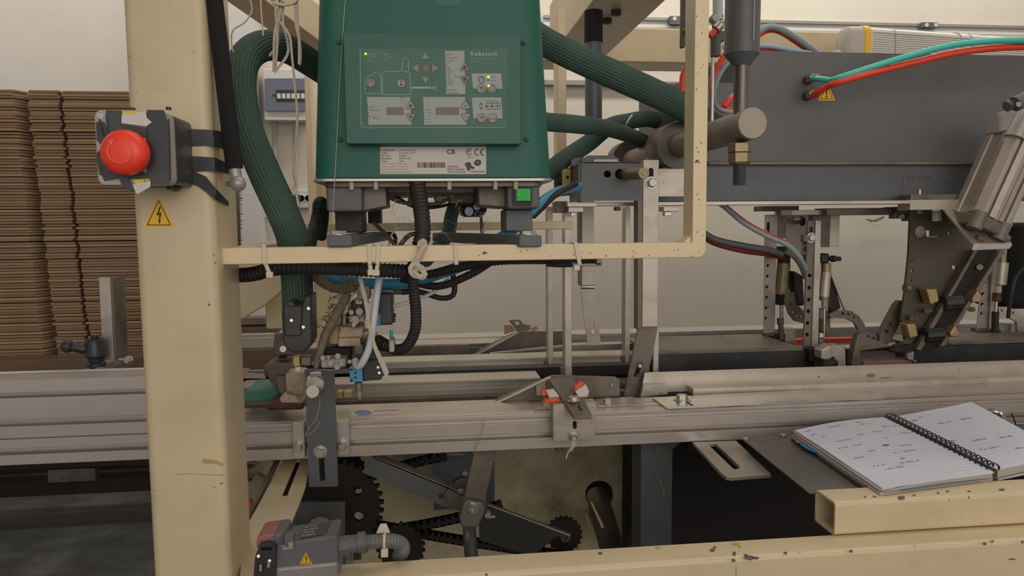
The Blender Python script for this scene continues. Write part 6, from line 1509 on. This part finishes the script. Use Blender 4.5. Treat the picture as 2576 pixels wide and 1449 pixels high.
fplate('blade', M('dark_blade', (64, 62, 60), .5, .4, var=.15), [(1216, 1274), (1226, 1270), (1436, 1346), (1432, 1352), (1400, 1350), (1340, 1400), (1206, 1360), (1206, 1300)], 1.38, .006, t, bevel=.001)
mb = MB().prism([P(1222, 1270, 1.375), P(1230, 1270, 1.375), P(1436, 1346, 1.375), P(1434, 1350, 1.375)], (0, .012, 0)); build(mb, 'bright_edge', steel, t, .0005)
t = thing('pivot_arm', 'dusty steel pivot arm with clamp and round tube below the rail', 'arm')
fplate('flat_arm', steel_dark, [(1196, 1122), (1252, 1118), (1224, 1240), (1222, 1284), (1166, 1284), (1170, 1240)], 1.22, .008, t, bevel=.001)
fplate('clamp', M('clamp_zinc', (130, 124, 116), .5, .5, var=.1), [(1166, 1264), (1180, 1258), (1214, 1264), (1222, 1284), (1210, 1314), (1202, 1330), (1162, 1328), (1156, 1306)], 1.205, .03, t, bevel=.004)
bolt(1190, 1276, 1.204, 11, t, socket=True, h=.010); bolt(1226, 1290, 1.22, 10, t, washer=False, h=.012); fbox('split_pin', zinc, 1232, 1298, 1246, 1304, 1.22, .004, t, .0006)
cylpx('tube', M('grey_tube', (122, 120, 118), .35, .6), (1180, 1322, 1.22), (1192, 1480, 1.10), 17, t, 28)
mb = MB().sweep([P(1216, 1060, 1.165), P(1214, 1080, 1.165), P(1204, 1108, 1.165), P(1190, 1140, 1.17)], .0006, 5); tag(build(mb, 'loose_fibre', fibre), 'dry brown fibre hanging over the rail above the pivot arm', 'fibre')
t = thing('straw_tuft', 'tuft of straw-like fibres at the socket bolt of the rail clamp', 'fibre')
for pts in ([(1446, 1108), (1438, 1124), (1428, 1140), (1424, 1154)], [(1450, 1112), (1444, 1124), (1436, 1134)], [(1442, 1104), (1440, 1116), (1444, 1122)]): build(MB().sweep(crom([P(a, b, 1.12) for a, b in pts], .004), .0012, 6, .2), 'strand', string_m, t)
# plates under the rail at the right
zu = -.372
t = thing('slotted_plate', 'bright slotted steel plate sticking out under the rail', 'plate')
build(MB().plate([PZ(a, b, zu) for a, b in [(1742, 1112), (1815, 1190), (1826, 1198), (1840, 1200), (1940, 1192), (1852, 1108)]], (0, 0, -.006), [[PZ(a, b, zu) for a, b in [(1780, 1116), (1800, 1115), (1858, 1170), (1862, 1177), (1850, 1180), (1844, 1178)]]]), 'plate', M('polished_plate', (168, 158, 148), .35, .6, var=.08), t, .0008)
t = thing('support_sheet', 'dark grey sheet metal shelf under the notebook', 'shelf')
build(MB().plate([PZ(a, b, -.3565) for a, b in [(1866, 1102), (2036, 1240), (2180, 1240), (2700, 1170), (2600, 1060), (2200, 1075)]], (0, 0, -.002)), 'sheet', steel_dark if False else M('sheet_grey', (104, 102, 98), .42, .3, var=.1, scale=6, dirt=(70, 66, 62), damt=.6, dscale=6), t, .0004)
for x, y in ((1875, 1106), (1970, 1097)): build(MB().lathe(PZ(x, y, -.356), (0, 0, 1), [(0, .005), (.003, .005)], 14), 'rivet', zinc, t)
railx('hidden_bracket', grimy, 1730, 1900, 1800, 1104, 1130, 1.26, .04, t)

# ============================================================ BOTTOM CREAM BEAM
zb1 = -.392
t = thing('front_beam', 'cream front machine beam with chipped paint along the bottom', 'beam')
yf = PZ(1400, 1431, zb1).y; yr = PZ(1400, 1388, zb1).y
x0 = P(712, 1449, yf).x
pr = [(yr, -.52), (yf, -.52), (yf, zb1-.006)]+[(yf+.006-.006*math.cos(R(a)), zb1-.006+.006*math.sin(R(a))) for a in (20, 45, 70)]+[(yf+.006, zb1), (yr, zb1)]
build(MB().prism([(x0, a, H+b) for a, b in pr], (4-x0, 0, 0)), 'beam', cream, t, ang=50)
mb = MB().prism([V((P(1851, 1430, yf).x, yf-.0003, H+zb1-.01)), V((P(1852, 1430, yf).x, yf-.0003, H+zb1-.01)), V((P(1852, 1430, yf).x, yf-.0003, H-.5)), V((P(1851, 1430, yf).x, yf-.0003, H-.5))], (0, .0002, 0)); build(mb, 'seam', chip, t)
mb = MB(); rk = random.Random(21)
def blob(cx, cy, rx, ry, n=11, jag=.25): return [(cx+rx*math.cos(2*math.pi*i/n)*rk.uniform(1-jag, 1), cy+ry*math.sin(2*math.pi*i/n)*rk.uniform(1-jag, 1)) for i in range(n)]
ztop_ = zb1+.0003
for cx, cy, rx, ry in ((1510, 1392, 7, 3.5), (1792, 1384, 8, 4.5), (1798, 1377, 5, 3), (1847, 1393, 5, 6), (1845, 1410, 6, 5.5), (1885, 1403, 13, 7), (1902, 1404, 9, 4), (1876, 1397, 5, 4), (1976, 1391, 5.5, 3), (2141, 1387, 6, 4.5), (2477, 1368, 6, 4.5), (2496, 1362, 5, 3), (2572, 1364, 5, 4), (2012, 1390, 1.5, 1.5), (2302, 1373, 1.5, 1.5), (1456, 1425, 1.2, 1), (1788, 1408, 1.5, 1.2)):
    mb.plate([PZ(a, b, ztop_) for a, b in blob(cx, cy, rx, ry)], (0, 0, .0002))
for cx, cy, rx, ry in ((2547, 1407, 10, 2.2), (1224, 1446, 3, 4), (2085, 1436, 1, 1), (2280, 1400, 1, 1)): mb.plate([P(a, b, yf-.0004) for a, b in blob(cx, cy, rx, ry)], (0, .0002, 0))
build(mb, 'paint_chips', chip, t)['kind'] = 'stuff'
mb = MB()
mb.plate([PZ(a, b, ztop_) for a, b in [(1840, 1366), (1852, 1364), (1862, 1370), (1865, 1378), (1860, 1378), (1855, 1372), (1840, 1371)]], (0, 0, .0002)); mb.plate([PZ(a, b, ztop_) for a, b in [(1648, 1376), (1666, 1376), (1656, 1381), (1650, 1380)]], (0, 0, .0002))
build(mb, 'ochre_stains', stain, t)
# square tube on top, at the right
t = thing('square_tube', 'open-ended cream square tube carrying the notebook', 'tube')
yt0 = yr-.0040; zt1 = P(2102, 1265, yt0).z-H; yt1 = yt0+.048; xt0 = P(2102, 1265, yt0).x; print('TUBE', zt1, yr, yf)
xb0_ = PZ(2055, 1235, zt1).x
def rs(ya, yb_, za, zb_, r, n=4):
    o = []
    for cy, cz, a in ((yb_-r, zb_-r, 0), (ya+r, zb_-r, 90), (ya+r, za+r, 180), (yb_-r, za+r, 270)):
        for i in range(n+1): q = R(a+90*i/n); o.append((cy+r*math.cos(q), cz+r*math.sin(q)))
    return o
ro_ = rs(yt0, yt1, zb1+.0005, zt1, .005); ri_ = rs(yt0+.003, yt1-.003, zb1+.0035, zt1-.003, .003)
L0 = [V((xt0, a, H+b)) for a, b in ro_]; L1_ = [V((4, a, H+b)) for a, b in ro_]; I0 = [V((xt0, a, H+b)) for a, b in ri_]; I1 = [V((4, a, H+b)) for a, b in ri_]
mb = MB(); n_ = len(L0); mb.v = L0+L1_+I1+I0
for k in range(4):
    for i in range(n_): j = (i+1) % n_; a = k*n_; b = ((k+1) % 4)*n_; mb.f.append((a+i, a+j, b+j, b+i))
build(mb, 'tube', cream, t, ang=40)
mb = MB()
for cx, cy, rx, ry in ((2268, 1252, 11, 5), (2176, 1250, 4, 2), (2200, 1249, 5, 2), (2300, 1246, 5, 2), (2360, 1240, 5, 2), (2384, 1236, 6, 2), (2520, 1232, 9, 3), (2438, 1236, 5, 2)): mb.plate([PZ(a, b, zt1+.0003) for a, b in blob(cx, cy, rx, ry)], (0, 0, .0002))
for cx, cy, rx, ry in ((2438, 1252, 1.2, 5), (2388, 1258, 2, 1.5), (2418, 1296, 1, 1), (2475, 1315, 1.2, 1)): mb.plate([P(a, b, yt0-.0004) for a, b in blob(cx, cy, rx, ry)], (0, .0002, 0))
build(mb, 'paint_chips', chip, t)['kind'] = 'stuff'

# ============================================================ NOTEBOOK
t = thing('spiral_notebook', 'open spiral notebook with lined handwritten pages lying on the cream tube', 'notebook')
zp_ = -.338
A_, B_, C_, D_ = (PZ(a, b, zp_) for a, b in ((1998, 1079), (2224, 1050), (2497, 1186), (2218, 1224)))
zc0 = -.3545
def bil(u, v, z=None, a=A_, b=B_, c=C_, d=D_): 
    p = a*(1-u)*(1-v)+b*u*(1-v)+c*u*v+d*(1-u)*v; p = p.copy()
    if z is not None: p.z = H+z
    return p
def curlL(u, v): return .003*math.sin(math.pi*u)*(.6+.4*math.cos(3*v)) - .004*(1-u)**4 + .002*math.sin(5*v)*(1-u)
def page_block(fa, name, ztop, zbot, n=14, m_=18, mt=None, grow=0.0, curl=None):
    mb_ = MB(); vs = []; fs = []
    for lay in (1, 0):
        for j in range(m_+1):
            for i in range(n+1):
                p = fa(i/n, j/m_); cz = curl(i/n, j/m_) if curl else 0
                p.z = H+(ztop+cz if lay else zbot+cz*.3)
                vs.append(p)
    K = (n+1)*(m_+1); idx = lambda l, i, j: (0 if l else K)+j*(n+1)+i
    for j in range(m_):
        for i in range(n):
            fs.append((idx(1, i, j), idx(1, i+1, j), idx(1, i+1, j+1), idx(1, i, j+1))); fs.append((idx(0, i, j), idx(0, i, j+1), idx(0, i+1, j+1), idx(0, i+1, j)))
    for i in range(n): fs.append((idx(1, i, 0), idx(0, i, 0), idx(0, i+1, 0), idx(1, i+1, 0))); fs.append((idx(1, i, m_), idx(1, i+1, m_), idx(0, i+1, m_), idx(0, i, m_)))
    for j in range(m_): fs.append((idx(1, 0, j), idx(1, 0, j+1), idx(0, 0, j+1), idx(0, 0, j))); fs.append((idx(1, n, j), idx(0, n, j), idx(0, n, j+1), idx(1, n, j+1)))
    mb_.add(vs, fs); return build(mb_, name, mt, t, ang=50)
page_block(lambda u, v: bil(u, v), 'left_page_block', zp_-.0008, zc0+.001, mt=paper_e, curl=curlL)
page_block(lambda u, v: bil(u*1.0+.004, v), 'left_page', zp_+.0004, zp_-.0006, mt=paper, curl=curlL)
rq = random.Random(8)
for k in range(7):                                             # loose sheets with uneven edges
    s_ = rq.uniform(-.012, .012); z_ = zc0+.002+k*.0021
    page_block(lambda u, v: bil(u-.010*(1-u)*((k % 3)-.6), v+.008*v*((k*5 % 4)-1.2)+s_*.3), 'loose_sheet', z_+.0005, z_, mt=paper_e if k % 2 else paper, curl=lambda u, v: .002*math.sin(3*u+k)*v)
blue_edge = page_block(lambda u, v: bil(u*.8+.15, v*1.0+.004), 'blue_divider_sheet', -.3455, -.3462, mt=bluet, curl=lambda u, v: .001*math.sin(4*u))
page_block(lambda u, v: bil(u*1.05-.03, v*1.02-.01), 'back_cover', zc0, zc0-.0015, mt=blackp)
# right page, corner lifted
E_ = PZ(2244, 1048, zp_); Fp = P(2444, 1011, 1.10); G_ = PZ(2700, 1150, zp_+.004); H_ = PZ(2510, 1182, zp_)
Fp = on(2444, 1011, (0, 0, H-.300), V((0, 0, 1)))
def bilR(u, v): return (E_*(1-u)*(1-v)+Fp*u*(1-v)+G_*u*v+H_*(1-u)*v).copy()
def pageR(u, v, dz=0.0): p = bilR(u, v); p.z += dz+.004*math.sin(math.pi*u)*(1-v*.5) - .010*u*(1-u)*(1-v)*2; return p
def sheet(fn_, name, m_, th, n=14, mm_=16):
    vs = []; fs = []
    for l in (0, 1):
        for j in range(mm_+1):
            for i in range(n+1): p = fn_(i/n, j/mm_); p.z -= l*th; vs.append(p)
    K = (n+1)*(mm_+1)
    for j in range(mm_):
        for i in range(n): a = j*(n+1)+i; fs += [(a, a+1, a+n+2, a+n+1), (a+K, a+K+n+1, a+K+n+2, a+K+1)]
    for i in range(n): a = i; b = mm_*(n+1)+i; fs += [(a, a+K, a+K+1, a+1), (b, b+1, b+1+K, b+K)]
    for j in range(mm_): a = j*(n+1); b = a+n; fs += [(a, a+n+1, a+n+1+K, a+K), (b, b+K, b+n+1+K, b+n+1)]
    return build(MB().add(vs, fs), name, m_, t, ang=50)
sheet(lambda u, v: pageR(u, v), 'right_page', paper, .0004)
sheet(lambda u, v: pageR(u, v, -.0006), 'right_page_block', paper_e, .010)
sheet(lambda u, v: pageR(u*1.0, v*1.01, -.0125-.001*u), 'right_loose_sheets', paper, .0012)
build(MB().prism([P(2487, 1188, .92), P(2514, 1186, .92), P(2512, 1206, .92), P(2504, 1224, .92), P(2488, 1216, .92)], (0, .004, 0)), 'torn_card_cover', card, t, .0004)
def surfL(u, v, d=.0008): p = bil(u+.004, v); p.z = H+zp_+.0004+curlL(u, v)+d; return p
mb = MB()
for k in range(27):
    v = .06+k*.034; mb.ribbon([surfL(u/10, v, .0004) for u in range(0, 11)], .0004, (0, 0, 1)); mb.ribbon([pageR(.02+u/10.3, v, .0004) for u in range(0, 11)], .0004, (0, 0, 1))
build(mb, 'ruled_lines', rule, t, flat=True)
mb = MB(); wr = random.Random(6)
def scrib(S, u, v, n, sz=.018):
    pts = []; uu = u
    for k in range(n):
        h = wr.uniform(.3, 1)*sz; pts += [S(uu, v), S(uu+.005, v-h), S(uu+.010, v+.002)]; uu += wr.uniform(.010, .016)
        if wr.random() < .12 and len(pts) > 3: mb.ribbon(pts, .0005, (0, 0, 1)); pts = []; uu += .02
    if len(pts) > 1: mb.ribbon(pts, .0005, (0, 0, 1))
for u, v, n in ((.06, .07, 5), (.30, .09, 10), (.60, .07, 8), (.06, .15, 4), (.62, .12, 7), (.12, .22, 3), (.42, .30, 5), (.60, .28, 9), (.78, .20, 10), (.10, .44, 6), (.25, .44, 7), (.60, .40, 3), (.30, .55, 5), (.12, .60, 8), (.84, .34, 8),
                (.48, .62, 14), (.14, .74, 8), (.22, .80, 12), (.40, .76, 12), (.18, .86, 7), (.24, .91, 8)): scrib(surfL, u, v, n)
for u, v, n in ((.1, .14, 6), (.24, .10, 4), (.30, .26, 10), (.06, .55, 8), (.30, .60, 12), (.62, .62, 10), (.2, .74, 14), (.55, .80, 8)): scrib(lambda a, b: pageR(a, b, .0008), u, v, n)
text(mb, 'Auto Rimmer', lambda a, b: surfL(a, b), .16, .345, .024, wide=.9, shear=.3)
text(mb, 'Test Color', lambda a, b: surfL(a, b), .62, .54, .022, wide=.9, shear=.3)
text(mb, 'Jelle', lambda a, b: surfL(a, b), .46, .71, .024, wide=.9, shear=.3)
text(mb, '5 Bill Milson', lambda a, b: pageR(a, b, .0008), .58, .26, .026, wide=.9, shear=.3)
mb.add([surfL(.52+.035*math.cos(q*.6), .50+.010*math.sin(q*.6)) for q in range(10)], [tuple(range(10))])
build(mb, 'handwriting', pen, t, flat=True)['kind'] = 'stuff'
# spiral rings along the spine
S0 = (B_+E_)/2; S1 = (C_+H_)/2; axd = (S1-S0).normalized(); cr = V((0, 0, 1)).cross(axd).normalized()
nring = 23
for k in range(nring):
    f = (k+.5)/nring; c = S0.lerp(S1, f)+V((0, 0, .002)); rr = .0085
    for off_ in (0, .0022):
        pts = [c+axd*off_+cr*rr*math.cos(R(a))+V((0, 0, 1))*rr*.75*math.sin(R(a)) for a in range(-30, 215, 14)]
        build(MB().sweep(pts, .0008, 6), 'spiral_ring', blackp, t)
build(MB().sweep([S0+V((0, 0, -.001)), S1+V((0, 0, -.001))], .003, 8), 'spine_wire', blackp, t)
for pts, m_, nm in (([(1990, 1094), (2003, 1094), (2022, 1116), (2004, 1114)], pinkt, 'pink_tab'), ([(2012, 1118), (2026, 1116), (2064, 1138), (2050, 1139), (2030, 1130)], bluet, 'blue_tab')):
    build(MB().plate([PZ(a, b, -.350) for a, b in pts], (0, 0, .0006)), nm, m_, t, label=nm.replace('_', ' ')+' sticking out of the page edge')
# wrench at the right
t = thing('wrench', 'chrome ring wrench lying partly behind the notebook at the right', 'wrench')
wy = 1.09
cw = P(2503, 1046, wy); e1 = P(2620, 1120, 1.0)
ringp = [cw+V((.012*math.cos(R(a)), .009*math.sin(R(a)), .006*math.sin(R(a)))) for a in range(0, 361, 18)]
build(MB().sweep(ringp, .0036, 10, cap=False), 'ring_end', steel_pol, t); boxbetween('shank', zinc, cw+(e1-cw).normalized()*.013, e1, .012, .005, t, bevel=.0015)
t = thing('thin_steel_rod', 'thin bright steel rod behind the wrench at the right edge', 'rod'); build(MB().cyl(P(2536, 1066, 1.13), P(2700, 1066, 1.13), .0022, .0022, 12), 'rod', steel_pol, t)
tag(build(MB().sweep(crom([P(2545, 1040, 1.10), P(2550, 1052, 1.10), P(2556, 1070, 1.10)], .004), .0012, 6), 'black_wire', blackr), 'short black wire bit beside the wrench', 'wire')

# ============================================================ LIMIT SWITCH
t = thing('limit_switch', 'grey safety limit switch with red end cap and warning sticker low at the left', 'switch')
ls = .80
def lp(x, y, d=0): return P(x, y, ls+d)
bodyF = [(704, 1364), (848, 1344), (851, 1449+60), (688, 1449+60), (694, 1400)]
fplate('lower_body', M('silver_lower', (146, 140, 136), .4, .3), [(688, 1428), (850, 1412), (850, 1500), (688, 1510)], ls-.002, .05, t, bevel=.005)
fplate('upper_body', grey_cast, [(694, 1372), (848, 1346), (850, 1416), (690, 1432)], ls, .048, t, bevel=.003)
def tp(px, py): return on(px, py, P(770, 1360, ls+.0), V((.0, -.35, 1)).normalized())
topz = [P(716, 1367, ls+.0008), P(848, 1347, ls+.0008), P(848, 1347, ls+.0008)+V((-.0005, .044, .0012))]; topz.append(topz[0]+topz[2]-topz[1])
build(MB().prism(topz, (0, .0, -.016)), 'top_face', grey_cast, t, .001)
nT = (topz[1]-topz[0]).cross(topz[3]-topz[0]).normalized(); nT = nT if nT.z > 0 else -nT
def tf(u, v, d=.0008): return topz[0]*(1-u)*(1-v)+topz[1]*u*(1-v)+topz[2]*u*v+topz[3]*(1-u)*v+nT*d
build(MB().add([tf(.26, .12), tf(.78, .12), tf(.80, .88), tf(.28, .88)], [(0, 1, 2, 3)]), 'rating_label', blackp, t, flat=True)
mb = MB()
for k, s_ in enumerate(('IP67  AC 15', 'Ue 240V Ie 3A', 'TYPE 1 CE', 'EN 60947')): text(mb, s_, lambda a, b: tf(a, b, .0006), .29, .76-.17*k+.0, -.10 if False else .10, wide=.42) if False else None
def tfl(a, b): return tf(a, 1-b, .0012)
for k, s_ in enumerate(('IP67 AC-15', 'Ue 240V 3A', 'TYPE 1 CE', 'EN 60947-5')): text(mb, s_, tfl, .30, .32+.17*k, .11, wide=.36)
build(mb, 'label_lettering', white_pl, t, flat=True)
fplate('hinge_post', grey_cast, [(714, 1348), (738, 1344), (738, 1372), (714, 1378)], ls-.004, .012, t, bevel=.001)
build(MB().lathe(P(731, 1371, ls-.004), (0, 0, 1), [(-.003, .0032), (.004, .0032), (.004, .0015), (.002, .0014)], 14), 'socket_screw', silver, t)
fplate('corner_tab', silver, [(710, 1372), (736, 1374), (736, 1382), (711, 1384)], ls-.003, .004, t, bevel=.0004)
fplate('red_end_cap', redp, [(646, 1352), (660, 1346), (692, 1343), (694, 1368), (662, 1368), (650, 1384), (644, 1376)], ls+.004, .04, t, bevel=.003)
fplate('head_body', grey_cast, [(690, 1343), (716, 1341), (716, 1374), (698, 1384), (692, 1372), (664, 1368)], ls+.003, .042, t, bevel=.003)
fplate('actuator_head', blackp, [(652, 1372), (668, 1368), (688, 1370), (693, 1382), (692, 1470), (636, 1470), (642, 1400)], ls-.006, .035, t, holes=[slot(660, 1381, 681, 1380, 4)], bevel=.002)
fplate('red_slot', redp, [(654, 1374), (688, 1374), (688, 1388), (654, 1388)], ls+.002, .002, t)
for x, y in ((650, 1399), (678, 1411)): cylpx('screw', zinc, (x, y, ls-.008), (x, y, ls-.002), 4, t, 12)
fbox('key_slot', grimy, 648, 1416, 664, 1440, ls-.0065, .002, t, .0004); cylpx('key', silver, (656, 1420, ls-.007), (655, 1436, ls-.007), 3.5, t, 8); cylpx('key', silver, (677, 1412, ls-.008), (675, 1426, ls-.008), 4, t, 8)
triangle_sign('warning_sticker', 769.5, 1388, 1419.5, 16.5, ls-.0008, '', 'bolt', parent=t)
cylpx('cable_gland', grey_cast, (846, 1375, ls+.02), (880, 1370, ls+.02), 26, t, 8); cylpx('cable_gland', grey_cast, (878, 1370, ls+.02), (908, 1366, ls+.02), 23, t, 12); cylpx('gland_nut', grey_cast, (902, 1366, ls+.02), (922, 1363, ls+.02), 27, t, 12)
cylpx('clamp_nut', blackr, (890, 1400, ls+.03), (908, 1398, ls+.03), 10, t, 6)
pipe('conduit', M('grey_conduit', (104, 104, 104), .45, var=.06), [(918, 1364, ls+.02), (950, 1362, ls+.02), (985, 1361, ls+.025), (1008, 1368, ls+.035), (1014, 1384, ls+.05), (1004, 1398, ls+.07)], 19, t, n=22, rib=(.0032, .13))
t = thing('cable_tie', 'white cable tie round the grey conduit of the limit switch', 'cable tie')
c = P(968, 1362, ls+.022); rr = mm(20.5, ls); build(MB().sweep([c+V((.05*rr*math.cos(R(a)), rr*math.cos(R(a)), rr*math.sin(R(a)))) for a in range(0, 361, 15)], .0016, 8, cap=False), 'band', nylon, t)
build(MB().box((c.x-.004, c.y-rr-.003, c.z-rr-.005), (c.x+.004, c.y-rr+.004, c.z-rr+.004)), 'lock_head', nylon, t, .001); build(MB().prism([c+V((-.010, .004, rr*.9)), c+V((.006, .004, rr*.9)), c+V((.002, .004, rr+.010)), c+V((-.005, .004, rr+.010))], (0, .002, 0)), 'tail', nylon, t, .0004)

settle()
